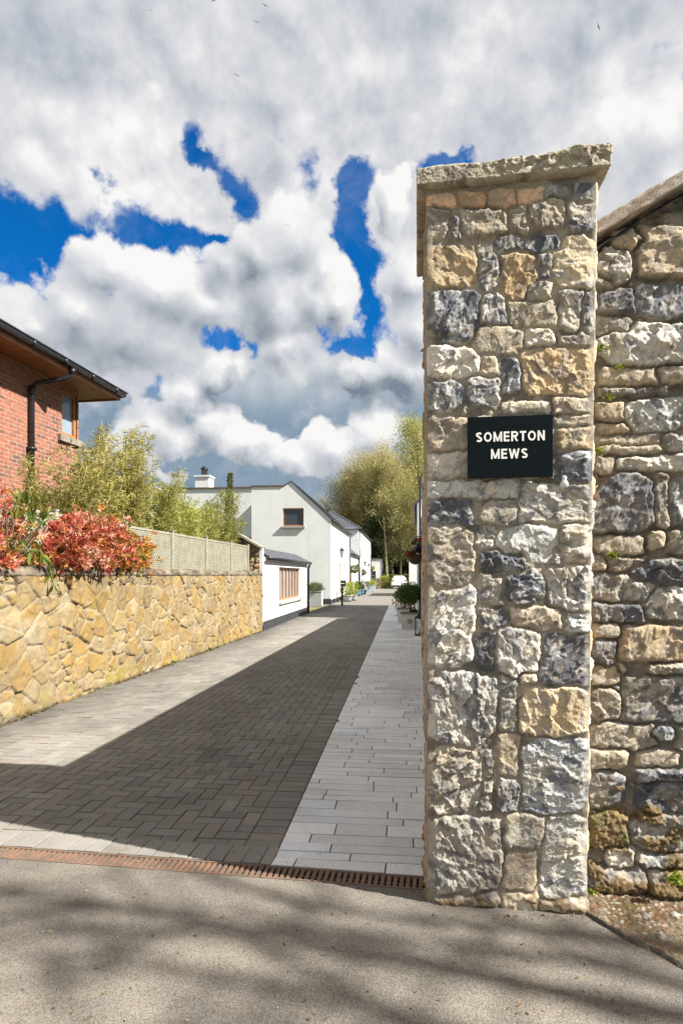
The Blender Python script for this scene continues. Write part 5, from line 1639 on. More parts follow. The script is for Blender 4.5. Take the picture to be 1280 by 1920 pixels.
# ---- trellis fence on top of the sandstone wall
def trellis():
    t = thing('trellis_fence', 'pale weathered diamond lattice fence with square posts, standing behind the top of the sandstone wall', 'fence', (0, 0, 0))
    def at(y): return Vector((wallx(y) - 0.27, y, 0))
    posts = [4.35, 6.15, 7.95, 9.85, 11.72, 13.59, 15.40, 16.95]
    for i, y in enumerate(posts):
        p = at(y)
        mb = MB(); mb.box(-0.035, 0.035, -0.035, 0.035, 1.35, 2.43, ch=0.006); mb.box(-0.042, 0.042, -0.042, 0.042, 2.43, 2.45)
        o = mb.build('post', M['lattice'], t); o.location = p; o.rotation_euler = (0, 0, -R(7))
        if i == len(posts) - 1: break
        q = at(posts[i + 1]); L = (q - p).length - 0.075; e = (q - p).normalized(); s = p + e * 0.0375
        z0, z1 = 1.70, 2.385
        mb = MB()
        for a, b_ in (((0, z0), (L, z0)), ((0, z1), (L, z1))):
            mb.bar(s + e * a[0] + Vector((0, 0, a[1])), s + e * b_[0] + Vector((0, 0, b_[1])), 0.032, 0.035)
        for a in (0.012, L - 0.012):
            mb.bar(s + e * a + Vector((0, 0, z0 + 0.02)), s + e * a + Vector((0, 0, z1 - 0.02)), 0.024, 0.03)
        hgt = z1 - z0; sp = 0.072
        n = int((L + hgt) / sp)
        nv = Vector((e.y, -e.x, 0))
        for k in range(n):
            c = k * sp
            for sgn in (1, -1):
                # diagonal clipped to the panel
                if sgn == 1: x0, x1 = c - hgt, c
                else: x0, x1 = c, c - hgt
                (xa, za), (xb, zb) = (x0, z0), (x1, z1)
                def clip(xa, za, xb, zb):
                    pts = []
                    for X in (0, L):
                        pass
                    lo, hi = 0.0, 1.0
                    dx = xb - xa
                    if dx > 0: lo, hi = max(lo, (0 - xa) / dx), min(hi, (L - xa) / dx)
                    else: lo, hi = max(lo, (L - xa) / dx), min(hi, (0 - xa) / dx)
                    return lo, hi
                lo, hi = clip(xa, za, xb, zb)
                if hi - lo < 0.02: continue
                A = s + e * (xa + (xb - xa) * lo) + Vector((0, 0, za + (zb - za) * lo)) + nv * (0.004 * sgn)
                B = s + e * (xa + (xb - xa) * hi) + Vector((0, 0, za + (zb - za) * hi)) + nv * (0.004 * sgn)
                mb.bar(A, B, 0.007, 0.020, 0, tuple((B - A).cross(nv)))
        mb.build('lattice_panel', M['lattice'], t)
trellis()
# ------------------------------------------------------------------ foliage
def unit(a): return a / np.maximum(np.linalg.norm(a, axis=-1, keepdims=True), 1e-9)

def leaf_mesh(name, P, dirs, length, width, cols, parent, rng, fold=0.15):
    """rhombic leaves at P along dirs, slightly folded"""
    n = len(P)
    length = np.broadcast_to(length, (n,))[:, None]; width = np.broadcast_to(width, (n,))[:, None]
    d = unit(dirs)
    s = unit(np.cross(d, unit(rng.normal(size=(n, 3)))))
    up = np.cross(s, d)
    m = P + d * length * 0.45
    V = np.stack([P, m + s * width / 2 + up * width * fold, P + d * length, m - s * width / 2 + up * width * fold], 1).reshape(-1, 3)
    Fq = np.arange(4 * n).reshape(n, 4)
    c = np.repeat(np.clip(cols, 0.001, 1)[:, None], 4, 1).reshape(-1, 3)
    return np_mesh(name, V, Fq, M['leaf'], parent, c, smooth=False)

def pick(rng, n, pal, jit=0.18):
    pal = np.array(pal)
    i = rng.integers(0, len(pal), n); j = rng.integers(0, len(pal), n); t = rng.random(n)[:, None] * 0.5
    c = pal[i] * (1 - t) + pal[j] * t
    return c * (1 + rng.normal(0, jit, n))[:, None]

# ---- bamboo: leaning canes carrying tufts of narrow leaves
def bamboo(x, y, h, sp, n, label, seed, pal):
    rng = np.random.default_rng(seed)
    t = thing('bamboo_plant', label, 'bamboo', (x, y, 1.3), 0, 'bamboo behind the trellis')
    mb = MB(); PP = []; DD = []
    for i in range(n):
        a = rng.uniform(0, 2 * math.pi); r = sp * 0.45 * math.sqrt(rng.random())
        hh = h * rng.uniform(0.55, 1.0) if i else h
        lean = np.array([math.cos(a), math.sin(a)]) * sp * rng.uniform(0.3, 1.0) * (0.4 if i == 0 else 1)
        b = np.array([math.cos(a) * r, math.sin(a) * r])
        pts = []
        for f in np.linspace(0, 1, 9):
            q = b + lean * f ** 2.2
            pts.append((q[0], q[1], hh * f * (1 - 0.05 * f)))
        mb.tube(pts, [0.011 * (1 - 0.85 * f) + 0.002 for f in np.linspace(0, 1, 9)], 5)
        pts = np.array(pts)
        for k in range(int(34 * hh / 2.6)):
            f = 0.12 + 0.88 * rng.random() ** 0.8
            j = min(int(f * 8), 7); w = f * 8 - j
            c = pts[j] * (1 - w) + pts[j + 1] * w
            # side branchlet
            az = rng.uniform(0, 2 * math.pi); bl = rng.uniform(0.12, 0.42) * (1.1 - 0.7 * f)
            bd = np.array([math.cos(az), math.sin(az), rng.uniform(0.1, 0.8)])
            m = int(rng.integers(9, 18))
            s = rng.random(m)[:, None]
            PP.append(c + bd * bl * (0.25 + 0.75 * s) + rng.normal(0, 0.025, (m, 3)))
            DD.append(bd * 0.6 + rng.normal(0, 0.65, (m, 3)) + np.array([0, 0, -0.25]))
    mb.build('cane', M['cane'], t, True)
    P = np.concatenate(PP); D = np.concatenate(DD)
    ok = P[:, 2] > 0.1
    P, D = P[ok], D[ok]
    c = pick(rng, len(P), pal, 0.2)
    leaf_mesh('leaves', P, D, rng.uniform(0.065, 0.13, len(P)), rng.uniform(0.011, 0.019, len(P)), c, t, rng)

BP = [(0.33, 0.295, 0.08), (0.25, 0.24, 0.05), (0.38, 0.31, 0.12), (0.19, 0.185, 0.035), (0.42, 0.38, 0.17)]
BG = [(0.27, 0.285, 0.065), (0.34, 0.325, 0.085), (0.20, 0.22, 0.04), (0.40, 0.37, 0.15)]
bs = [(9.3, 2.25, 0.55, 34, 'olive bamboo in front of the black downpipe, the nearest clump', BP), (10.2, 2.7, 0.55, 38, 'bamboo covering the lower corner of the brick house', BP), (11.2, 3.25, 0.55, 46, 'tallest bamboo, rising under the end of the brick house eave', BP),
      (12.5, 2.55, 0.6, 40, 'bright bamboo just right of the tallest clump, with one thin shoot standing up', BG), (13.9, 2.25, 0.62, 36, 'low yellow green bamboo behind the middle trellis panels', BG), (15.3, 2.25, 0.6, 34, 'bamboo in front of the white chimney', BG),
      (16.6, 2.7, 0.55, 30, 'last bamboo in the row, above the end of the trellis', BG)]
for i, (y, h, sp, n, lab, pal) in enumerate(bs):
    bamboo(wallx(y) - 1.0, y, h, sp, n, lab, 100 + i, pal)

def conifer_sprig():
    """slender upright evergreen beside the last bamboo"""
    y = 17.0; x = wallx(y) - 0.82
    rng = np.random.default_rng(55)
    t = thing('slender_conifer', 'thin upright dark green conifer tip beside the last bamboo', 'conifer', (x, y, 1.3))
    mb = MB(); mb.tube([(0, 0, 0), (0.02, 0, 1.6), (0.05, 0, 3.05)], [0.03, 0.02, 0.004], 6); mb.build('stem', M['bark'], t, True)
    n = 2600
    z = rng.uniform(0.5, 3.1, n); r = 0.17 * np.clip((3.2 - z) / 1.6, 0.25, 1) * np.sqrt(rng.random(n)); a = rng.uniform(0, 6.283, n)
    P = np.c_[r * np.cos(a) + z * 0.016, r * np.sin(a), z]
    D = np.c_[np.cos(a), np.sin(a), np.full(n, 0.9)] + rng.normal(0, 0.4, (n, 3))
    leaf_mesh('foliage', P, D, rng.uniform(0.05, 0.10, n), 0.022, pick(rng, n, [(0.10, 0.13, 0.02), (0.15, 0.17, 0.03), (0.20, 0.21, 0.05)]), t, rng)
conifer_sprig()

# ---- rosette shrubs spilling over the wall
def shrub(name, label, cat, c, R3, nros, pal_fn, leaf=(0.075, 0.024), seed=1, base=None, shell=0.75, k=9, lumps=None):
    rng = np.random.default_rng(seed)
    t = thing(name, label, cat, base or (c[0], c[1], 1.3))
    off = np.array(c) - np.array(base or (c[0], c[1], 1.3))
    # lumpy ellipsoid: sub-clumps
    nl = 26
    lv = unit(rng.normal(size=(nl, 3))); lw = rng.uniform(0.7, 1.15, nl)
    v = unit(rng.normal(size=(nros, 3)))
    near = (v @ lv.T)
    bumpf = 0.72 + 0.36 * np.max(np.where(near > 0.75, (near - 0.75) / 0.25, 0) * lw, 1)
    rr = bumpf * (shell + (1.02 - shell) * rng.random(nros)) * np.where(rng.random(nros) < 0.25, rng.uniform(0.5, 1, nros), 1)
    P = off + v * rr[:, None] * np.array(R3)
    if lumps:
        L_ = np.array(lumps); wgt = (L_[:, 3] * L_[:, 4] + L_[:, 4] * L_[:, 5]); j = rng.choice(len(L_), nros, p=wgt / wgt.sum())
        P = off + L_[j, :3] + v * rr[:, None] * L_[j, 3:6] + rng.normal(0, 0.03, (nros, 3))
        # loose shoots standing out of the mass
        so = rng.random(nros) < 0.10
        P[so] += v[so] * rng.uniform(0.05, 0.26, (so.sum(), 1))
    d0 = unit(v + np.array([0.25, 0, 0.5]) + rng.normal(0, 0.35, (nros, 3)))
    Pk = np.repeat(P, k, 0); Dk = unit(np.repeat(d0, k, 0) + rng.normal(0, 0.75, (nros * k, 3)))
    Pk = Pk + rng.normal(0, 0.012, Pk.shape)
    col = np.repeat(pal_fn(rng, P - off, nros), k, 0) * (1 + rng.normal(0, 0.2, nros * k))[:, None]
    leaf_mesh('leaves', Pk, Dk, rng.uniform(0.7, 1.2, nros * k) * leaf[0], rng.uniform(0.8, 1.2, nros * k) * leaf[1], col, t, rng)
    mb = MB()
    for i in range(26):
        q = P[rng.integers(0, nros)]
        mb.tube([(0, 0, 0), tuple(q * 0.5 + rng.normal(0, 0.05, 3)), tuple(q * 0.97)], [0.014, 0.009, 0.003], 5)
    mb.build('branch', M['bark'], t, True)
    return t

def red_pal(rng, p, n):
    reds = np.array([(0.43, 0.10, 0.075), (0.52, 0.18, 0.13), (0.36, 0.065, 0.05), (0.60, 0.36, 0.27), (0.48, 0.18, 0.07), (0.30, 0.12, 0.05)])
    orng = np.array([(0.50, 0.18, 0.035), (0.44, 0.23, 0.035), (0.34, 0.25, 0.04), (0.58, 0.27, 0.15), (0.25, 0.21, 0.04), (0.20, 0.19, 0.04)])
    w = np.clip(0.30 + 0.55 * (p[:, 1]) - 0.45 * p[:, 2] + rng.normal(0, 0.3, n), 0, 1) > 0.5
    return np.where(w[:, None], orng[rng.integers(0, 6, n)], reds[rng.integers(0, 6, n)])
shrub('red_shrub', 'dense shrub with red and orange spring leaves, hanging over the top of the sandstone wall', 'shrub', (wallx(8.85) - 0.16, 8.85, 2.0), (0.50, 1.15, 0.56), 2100, red_pal, (0.082, 0.025), 3, shell=0.62,
      lumps=[(0.0, -0.75, 0.14, 0.34, 0.42, 0.24), (0.04, -0.25, 0.20, 0.34, 0.40, 0.24), (0.05, 0.25, 0.12, 0.36, 0.42, 0.24), (0.06, 0.75, 0.00, 0.36, 0.42, 0.28), (0.05, 1.2, -0.06, 0.28, 0.38, 0.24), (0.03, 1.6, -0.02, 0.18, 0.30, 0.16), (0.13, 0.0, -0.10, 0.34, 0.55, 0.22), (0.15, 0.6, -0.22, 0.26, 0.45, 0.17), (0.15, 1.0, -0.18, 0.20, 0.3, 0.14), (0.05, -1.15, -0.10, 0.28, 0.32, 0.26), (0.10, -0.55, -0.18, 0.26, 0.40, 0.14)])
shrub('crimson_shrub', 'sparse crimson leaved shrub growing through the trellis at the left end of the wall', 'shrub', (wallx(6.75) - 0.2, 6.75, 2.04), (0.36, 0.75, 0.50), 520, red_pal, (0.075, 0.023), 4, shell=0.5,
      lumps=[(0, -0.6, 0.25, 0.3, 0.4, 0.3), (0, 0.0, 0.1, 0.3, 0.4, 0.35), (0.05, 0.6, -0.1, 0.28, 0.4, 0.3), (0.05, -0.2, -0.3, 0.25, 0.5, 0.2), (0, -1.1, 0.1, 0.3, 0.4, 0.4)])
def green_pal(rng, p, n):
    return pick(rng, n, [(0.10, 0.15, 0.03), (0.18, 0.21, 0.03), (0.06, 0.10, 0.02), (0.24, 0.22, 0.04)], 0.2)
shrub('rhododendron', 'shrub with long hanging green leaves in front of the crimson leaves', 'shrub', (wallx(6.9) + 0.02, 6.9, 2.12), (0.22, 0.42, 0.40), 26, green_pal, (0.17, 0.045), 6, base=(wallx(6.9) - 0.42, 6.9, 1.3), shell=0.6, k=5)
def trailing():
    rng = np.random.default_rng(8)
    y = 7.15
    t = thing('trailing_shoot', 'long green shoot with drooping leaves trailing down over the coping of the sandstone wall', 'shoot', (wallx(y), y, 1.9))
    pts = [(-0.15, -0.05, 0.25), (0.0, -0.02, 0.05), (0.06, 0.05, -0.10), (0.10, 0.13, -0.28), (0.11, 0.17, -0.42)]
    mb = MB(); mb.tube(pts, [0.007, 0.006, 0.005, 0.004, 0.002], 5); mb.build('stem', M['cane'], t, True)
    P = []; D = []
    for i in range(30):
        f = rng.random() * 3.99; j = int(f); w = f - j
        P.append(np.array(pts[j]) * (1 - w) + np.array(pts[j + 1]) * w); D.append((rng.normal(0.2, 0.4), rng.normal(0, 0.5), -0.7))
    leaf_mesh('leaves', np.array(P), np.array(D), 0.15, 0.042, pick(rng, 30, [(0.09, 0.14, 0.03), (0.16, 0.19, 0.03)]), t, rng)
trailing()

# ---- ball / tub plants
def ball(name, label, cat, loc, r, n, pal, leaf, seed, flat=1.0, group=None, stem_h=0.0):
    rng = np.random.default_rng(seed)
    t = thing(name, label, cat, loc, 0, group)
    v = unit(rng.normal(size=(n, 3)))
    rr = (0.55 + 0.5 * rng.random(n)) * (1 + 0.22 * np.sin(v[:, 0] * 5 + seed) * np.cos(v[:, 1] * 4 + v[:, 2] * 5))
    P = v * rr[:, None] * r * np.array([1, 1, flat]) + np.array([0, 0, stem_h + r * flat * 0.85])
    P[:, 2] = np.maximum(P[:, 2], 0.01)
    leaf_mesh('leaves', P, v + rng.normal(0, 0.7, (n, 3)) + np.array([0, 0, 0.2]), rng.uniform(0.7, 1.3, n) * leaf[0], leaf[1], pick(rng, n, pal, 0.25), t, rng)
    mb = MB()
    for i in range(4 if stem_h else 9):
        a = i * 1.9
        q = (math.cos(a) * r * 0.6, math.sin(a) * r * 0.6, stem_h + r * flat)
        mb.tube([(0.02 * math.cos(a), 0.02 * math.sin(a), 0), (0.03 * math.cos(a + 1), 0.03 * math.sin(a + 1), stem_h * 0.6 + 0.02), q], [0.016, 0.013, 0.004], 5)
    mb.build('stem', M['bark'], t, True)
    return t

# ------------------------------------------------------------------ trees beyond the street
def tree_proto(label, h, spread, seed, pal, nleaf, leaf, twig, bare=0.0, crown0=0.28, bark='bark', loc=(0, 0, 0), fork=7, name='tree', ivy=0, girth=1.0):
    rng = np.random.default_rng(seed)
    t = thing(name, label, 'tree', loc, rng.uniform(0, 6.28), 'trees beyond the street')
    mb = MB()
    tips = []
    def grow(p, d, L, r, lvl):
        n = 4
        pts = [p]; rad = [r]
        for i in range(n):
            d = unit(d + rng.normal(0, (0.018, 0.16, 0.22, 0.28)[lvl], 3) + np.array([0, 0, 0.06]))
            p = p + d * L / n
            pts.append(p); rad.append(r * (1 - 0.72 * (i + 1) / n))
        mb.tube([tuple(q) for q in pts], rad, 7 if lvl == 0 else (5 if lvl == 1 else 3))
        if lvl >= 3:
            tips.append((pts[-1], d)); tips.append((pts[2], d)); return
        m = (fork + 5, fork, 5)[lvl]
        for k in range(m):
            f = (crown0 + (1 - crown0) * (k + rng.random()) / m) if lvl == 0 else rng.uniform(0.25, 1.0)
            j = min(int(f * n), n - 1); w = f * n - j
            q = pts[j] * (1 - w) + pts[j + 1] * w
            a = rng.uniform(0, 6.283)
            out = np.array([math.cos(a), math.sin(a), 0])
            if lvl == 0:
                nd = unit(out * rng.uniform(0.6, 1.2) + np.array([0, 0, 1.15 - 0.35 * (1 - f)])); ln = spread * (1.18 - 0.62 * f) * rng.uniform(0.75, 1.15)
            else:
                nd = unit(d * 0.75 + rng.normal(0, 0.62, 3) + np.array([0, 0, 0.12])); ln = L * rng.uniform(0.42, 0.66)
            grow(q, nd, ln, max(rad[j] * 0.55, 0.012), lvl + 1)
    grow(np.array([0., 0, -0.1]), np.array([0.02, 0.01, 1.0]), h * 0.92, (0.020 * h + 0.02) * girth, 0)
    mb.build('trunk', M[bark], t, True)
    T = np.array([a for a, b in tips]); D = np.array([b for a, b in tips])
    idx = rng.integers(0, len(T), nleaf)
    dens = hsh(idx.astype(float), 3)
    idx = idx[dens > bare]; n = len(idx)
    P = T[idx] + rng.normal(0, 0.36 * spread / 3.5, (n, 3)) + D[idx] * np.abs(rng.normal(0, 0.5, (n, 1)))
    tone = (0.72 + 0.6 * hsh((idx // 6).astype(float), 8))[:, None]
    c = pick(rng, n, pal, 0.15) * tone
    dd = D[idx] * 0.8 + rng.normal(0, 0.75, (n, 3))
    ln = rng.uniform(0.6, 1.4, n) * np.where(rng.random(n) < twig, leaf[0] * 3.0, leaf[0]); wd = np.where(ln > leaf[0] * 1.6, leaf[1] * 0.22, leaf[1])
    if ivy:
        z = rng.uniform(0.2, h * 0.7, ivy); a = rng.uniform(0, 6.283, ivy); rr = (0.35 + 0.9 * rng.random(ivy)) * (1.2 - z / h) * 1.3
        P = np.r_[P, np.c_[rr * np.cos(a), rr * np.sin(a), z]]; dd = np.r_[dd, rng.normal(0, 1, (ivy, 3))]
        c = np.r_[c, pick(rng, ivy, [(0.045, 0.065, 0.022), (0.07, 0.09, 0.03), (0.03, 0.045, 0.016)], 0.25)]; ln = np.r_[ln, rng.uniform(0.2, 0.4, ivy)]; wd = np.r_[wd, np.full(ivy, 0.2)]
    leaf_mesh('crown', P, dd, ln, wd, c, t, rng)
    return t

TAN = [(0.42, 0.335, 0.175), (0.50, 0.41, 0.23), (0.33, 0.28, 0.13), (0.36, 0.34, 0.13)]
TANG = [(0.38, 0.32, 0.15), (0.31, 0.29, 0.11), (0.44, 0.36, 0.19), (0.25, 0.25, 0.085)]
YG = [(0.41, 0.39, 0.15), (0.34, 0.33, 0.11), (0.48, 0.44, 0.22), (0.28, 0.28, 0.085)]
DK = [(0.06, 0.085, 0.028), (0.09, 0.115, 0.038), (0.04, 0.06, 0.02), (0.14, 0.15, 0.05)]
def px_at(px, y): return ((px - CX) / F * y, y, 0)
def forest():
    A = tree_proto('tall tan twiggy tree in the middle of the wood, its crown the broadest', 19.5, 6.2, 1, TAN, 24000, (0.20, 0.11), 0.55, 0.12, loc=px_at(715, 92))
    B = tree_proto('olive twiggy tree behind the hipped roof', 16.5, 5.4, 2, TANG, 19000, (0.20, 0.11), 0.55, 0.12, loc=px_at(672, 94))
    C = tree_proto('bright yellow green tree nearest the stone pillar', 21.5, 5.6, 3, YG, 24000, (0.22, 0.12), 0.30, 0.05, loc=px_at(790, 84))
    D = tree_proto('dark ivy covered tree with a bare pale stem beside it', 12.5, 2.6, 4, DK, 6500, (0.34, 0.24), 0.1, 0.0, 0.12, loc=px_at(702, 83), ivy=4200)
    E = tree_proto('thin nearly bare tree rising above the roof ridge of the gabled house', 17.0, 3.6, 5, TAN, 6000, (0.22, 0.10), 0.7, 0.25, 0.30, loc=px_at(641, 90))
    G = tree_proto('straight pale trunk with green moss, standing left of the parked car', 15.0, 3.0, 6, TANG, 9000, (0.22, 0.12), 0.4, 0.05, 0.50, 'palebark', px_at(727, 79), 5, girth=0.55)
    dup(A, px_at(752, 97), 2.1, 0.98, 'tan and olive tree between the broad tan tree and the yellow green one')
    dup(B, px_at(690, 98), 1.0, 1.10, 'tall olive tree whose top shows left of the broad tan crown')
    dup(B, px_at(735, 88), 3.0, 0.80, 'lower olive tree above the mossy trunk')
    dup(C, px_at(772, 99), 4.0, 0.95, 'pale yellow green tree behind the one nearest the pillar')
    dup(D, px_at(745, 92), 1.4, (1.35, 1.35, 0.85), 'wide dark evergreen behind the wooden gate')
    dup(D, px_at(772, 90), 2.6, (1.3, 1.3, 0.8), 'dark evergreen above the right end of the gate')
    dup(E, px_at(660, 96), 2.2, 1.0, 'second thin bare tree, right of the first one above the ridge')
    dup(E, px_at(618, 88), 0.7, 0.72, 'small bare tree at the left end of the wood')
    dup(A, px_at(690, 103), 5.5, 0.93, 'tan tree behind the hipped roof, with its crown over the far end of it')
    dup(B, px_at(750, 84), 0.3, 0.66, 'short olive tree above the parked car')
    dup(B, px_at(775, 80), 4.3, 0.7, 'short olive tree beside the right hand house')
    dup(B, px_at(650, 104), 5.1, 0.78, 'low olive tree just above the ridge of the gabled house')
    dup(B, px_at(624, 106), 4.4, 0.62, 'lowest olive tree at the left edge of the wood')
    dup(A, px_at(830, 96), 0.4, 0.95, 'tan tree mostly hidden by the stone pillar')
    dup(G, px_at(716, 84), 1.9, 0.95, 'slimmer pale trunk just left of the mossy one')
    dup(D, px_at(682, 90), 5.0, (1.2, 1.2, 0.62), 'short dark evergreen behind the far cottage')
    rng = np.random.default_rng(77)
    n = 18000
    px = rng.uniform(660, 840, n); y = rng.uniform(95, 104, n)
    top = 7.5 + 3.5 * vnoise(px * 0.06, px * 0, 4)
    P = np.c_[(px - CX) / F * y, y, top * rng.random(n)]
    o = leaf_mesh('undergrowth', P, rng.normal(0, 1, (n, 3)), rng.uniform(0.3, 0.7, n), 0.4, pick(rng, n, [tuple(v * 1.4 for v in q) for q in DK] + [(0.20, 0.20, 0.07), (0.26, 0.22, 0.10)], 0.3), None, rng)
    tag(o, 'dark green undergrowth filling the wood behind the wooden gate', 'undergrowth', kind='stuff')
forest()

# ---- bare roadside tree behind the viewer's right shoulder: its branches shade the asphalt
def shade_tree():
    rng = np.random.default_rng(31)
    base = np.array([15.5, -7.2, 0.0])
    t = thing('roadside_tree', 'bare roadside tree whose branches shade the asphalt in front of the gate', 'tree', tuple(base))
    mb = MB()
    def up(px, py, h):
        g = np.array(ground(px, py)); return g + np.array(SUN) * (h / SUN.z) - base
    hub = np.array([-0.8, 0.6, 5.8])
    mb.tube([(0, 0, -0.2), (-0.15, 0.1, 2.0), tuple(hub), (-0.9, 0.9, 12.5), (-0.6, 1.0, 17.0)], [0.36, 0.31, 0.26, 0.14, 0.03], 12)
    lines = [([(1330, 1915), (1000, 1850), (700, 1790), (430, 1735), (150, 1690), (-60, 1675)], 0.068, 6.6),
             ([(1330, 1800), (1150, 1762), (960, 1738), (760, 1722), (560, 1700)], 0.055, 6.2),
             ([(1330, 1860), (1080, 1800), (820, 1770), (600, 1752)], 0.050, 7.0),
             ([(1000, 1990), (760, 1905), (520, 1850), (300, 1822), (60, 1790)], 0.045, 6.8),
             ([(430, 1735), (300, 1752), (150, 1740), (0, 1722)], 0.032, 6.4)]
    tw = []
    for pts, r, h in lines:
        P = [up(a, b_, h * 1.45 + 0.4 * math.sin(a * 0.004)) for a, b_ in pts]
        mid = (hub + P[0]) / 2 + np.array([0, 0, 0.6])
        Q = [hub, mid] + P
        n = len(Q)
        mb.tube([tuple(q) for q in Q], [r * 1.5, r * 1.25] + [r * (1 - 0.75 * i / (n - 3)) for i in range(n - 2)], 7)
        for i in range(2, n - 1):
            for k in range(6):
                f = rng.random()
                q = Q[i] * (1 - f) + Q[i + 1] * f
                d = unit(Q[i + 1] - Q[i]) * rng.uniform(0.2, 0.9) + rng.normal(0, 0.45, 3)
                e = q + d * rng.uniform(0.35, 0.9)
                mb.tube([tuple(q), tuple((q + e) / 2 + rng.normal(0, 0.06, 3)), tuple(e)], [r * 0.34, r * 0.22, 0.004], 4)
                tw.append(e); tw.append((q + e) / 2)
    mb.build('trunk', M['bark'], t, True)
    tw = np.array(tw)
    idx = rng.integers(0, len(tw), 260)
    P = tw[idx] + rng.normal(0, 0.16, (260, 3))
    leaf_mesh('crown', P, rng.normal(0, 1, (260, 3)), rng.uniform(0.04, 0.10, 260), 0.05, pick(rng, 260, YG), t, rng)
shade_tree()
# ------------------------------------------------------------------ planters, pots, baskets
M['grey_planter'] = mat('grey_planter_paint', (0.38, 0.395, 0.385), (0.33, 0.345, 0.335), 4, 0.7)
M['white_planter'] = mat('white_planter_paint', (0.60, 0.60, 0.57), (0.52, 0.52, 0.49), 3, 0.7)
M['rim_wood'] = mat('weathered_rim', (0.27, 0.245, 0.175), (0.2, 0.18, 0.12), 8, 0.8)
M['wicker'] = mat('wicker', (0.13, 0.065, 0.04), (0.055, 0.03, 0.02), 60, 0.8, bstr=0.8, bdist=0.01)
M['blue_glaze'] = mat('blue_glaze', (0.10, 0.25, 0.42), (0.07, 0.18, 0.33), 6, 0.25, bstr=0.02)
M['paleblue'] = mat('pale_blue_glaze', (0.36, 0.44, 0.48), (0.3, 0.37, 0.41), 6, 0.5)
M['paint_white'] = mat('white_car_paint', (0.74, 0.74, 0.74), (0.72, 0.72, 0.72), 3, 0.22, bstr=0.0)
M['red_lamp'] = mat('red_lamp_glass', (0.30, 0.02, 0.015), None, 6, 0.2, bstr=0)
M['rubber'] = mat('tyre_rubber', (0.02, 0.02, 0.02), None, 9, 0.9)
M['alloy'] = mat('alloy_rim', (0.5, 0.5, 0.52), None, 5, 0.35, 0.8, bstr=0)
M['plate'] = mat('number_plate', (0.62, 0.62, 0.58), (0.58, 0.58, 0.54), 4, 0.6, bstr=0)

def box_planter(label, loc, w, d, h, rot, pm, emblem=False, rim='rim_wood', taper=0.0, group=None):
    t = thing('planter_box', label, 'planter', loc, rot, group)
    b = bmesh.new(); bmesh.ops.create_cube(b, size=1.0)
    for v in b.verts:
        k = 1 - taper * (0.5 - v.co.z)
        v.co = Vector((v.co.x * w * k, v.co.y * d * k, (v.co.z + 0.5) * h))
    top = [f for f in b.faces if f.normal.z > 0.9 or all(v.co.z > h * 0.9 for v in f.verts)]
    r = bmesh.ops.inset_region(b, faces=top, thickness=0.035)
    for f in top:
        for v in f.verts: v.co.z -= 0.06
    me = bpy.data.meshes.new('body'); b.to_mesh(me); b.free(); me.materials.append(M[pm])
    bo = link('body', me, t)
    bv = bo.modifiers.new('edge', 'BEVEL'); bv.width = 0.008; bv.segments = 2; bv.limit_method = 'ANGLE'
    mb = MB()
    e = 0.02
    mb.box(-w / 2 - e, w / 2 + e, -d / 2 - e, -d / 2 + 0.05, h + 0.002, h + 0.045); mb.box(-w / 2 - e, w / 2 + e, d / 2 - 0.05, d / 2 + e, h + 0.002, h + 0.045)
    mb.box(-w / 2 - e, -w / 2 + 0.05, -d / 2 + 0.05, d / 2 - 0.05, h + 0.002, h + 0.045); mb.box(w / 2 - 0.05, w / 2 + e, -d / 2 + 0.05, d / 2 - 0.05, h + 0.002, h + 0.045)
    mb.build('rim', M[rim], t)
    mb = MB(); mb.box(-w / 2 + 0.04, w / 2 - 0.04, -d / 2 + 0.04, d / 2 - 0.04, h - 0.05, h - 0.015); mb.build('soil', M['soil'], t)
    if emblem:
        mb = MB()
        n = 26
        y0 = -d / 2 * (1 - taper * 0.25) - 0.006
        for r0 in (0.062, 0.036):
            pts = [(math.cos(6.283 * i / n) * r0, y0, h * 0.52 + math.sin(6.283 * i / n) * r0) for i in range(n + 1)]
            mb.tube(pts, 0.006, 6)
        mb.tube([(0.0, y0, h * 0.52 - 0.03), (0.02, y0, h * 0.52 + 0.005), (-0.012, y0, h * 0.52 + 0.02)], 0.005, 6)
        mb.build('emblem', M['rim_wood'], t, True)
    return t

def pot(label, loc, r, h, pm, group=None):
    t = thing('flower_pot', label, 'pot', loc, 0, group)
    mb = MB(); mb.lathe([(r * 0.68, 0), (r * 0.9, h * 0.5), (r, h * 0.9), (r * 1.08, h * 0.91), (r * 1.08, h), (r * 0.92, h), (r * 0.9, h * 0.86)], n=18); mb.build('body', M[pm], t, True)
    mb = MB(); mb.lathe([(r * 0.9, h * 0.82), (r * 0.5, h * 0.87), (0.01, h * 0.88)], n=14); mb.build('soil', M['soil'], t)
    return t

LAV = [(0.11, 0.15, 0.06), (0.17, 0.20, 0.09), (0.08, 0.11, 0.05)]
LIME = [(0.22, 0.27, 0.02), (0.31, 0.32, 0.03), (0.15, 0.20, 0.02)]
DKG = [(0.05, 0.10, 0.02), (0.08, 0.14, 0.03), (0.035, 0.07, 0.015), (0.13, 0.18, 0.04)]
def on_px(px, py): return ground(px, py)

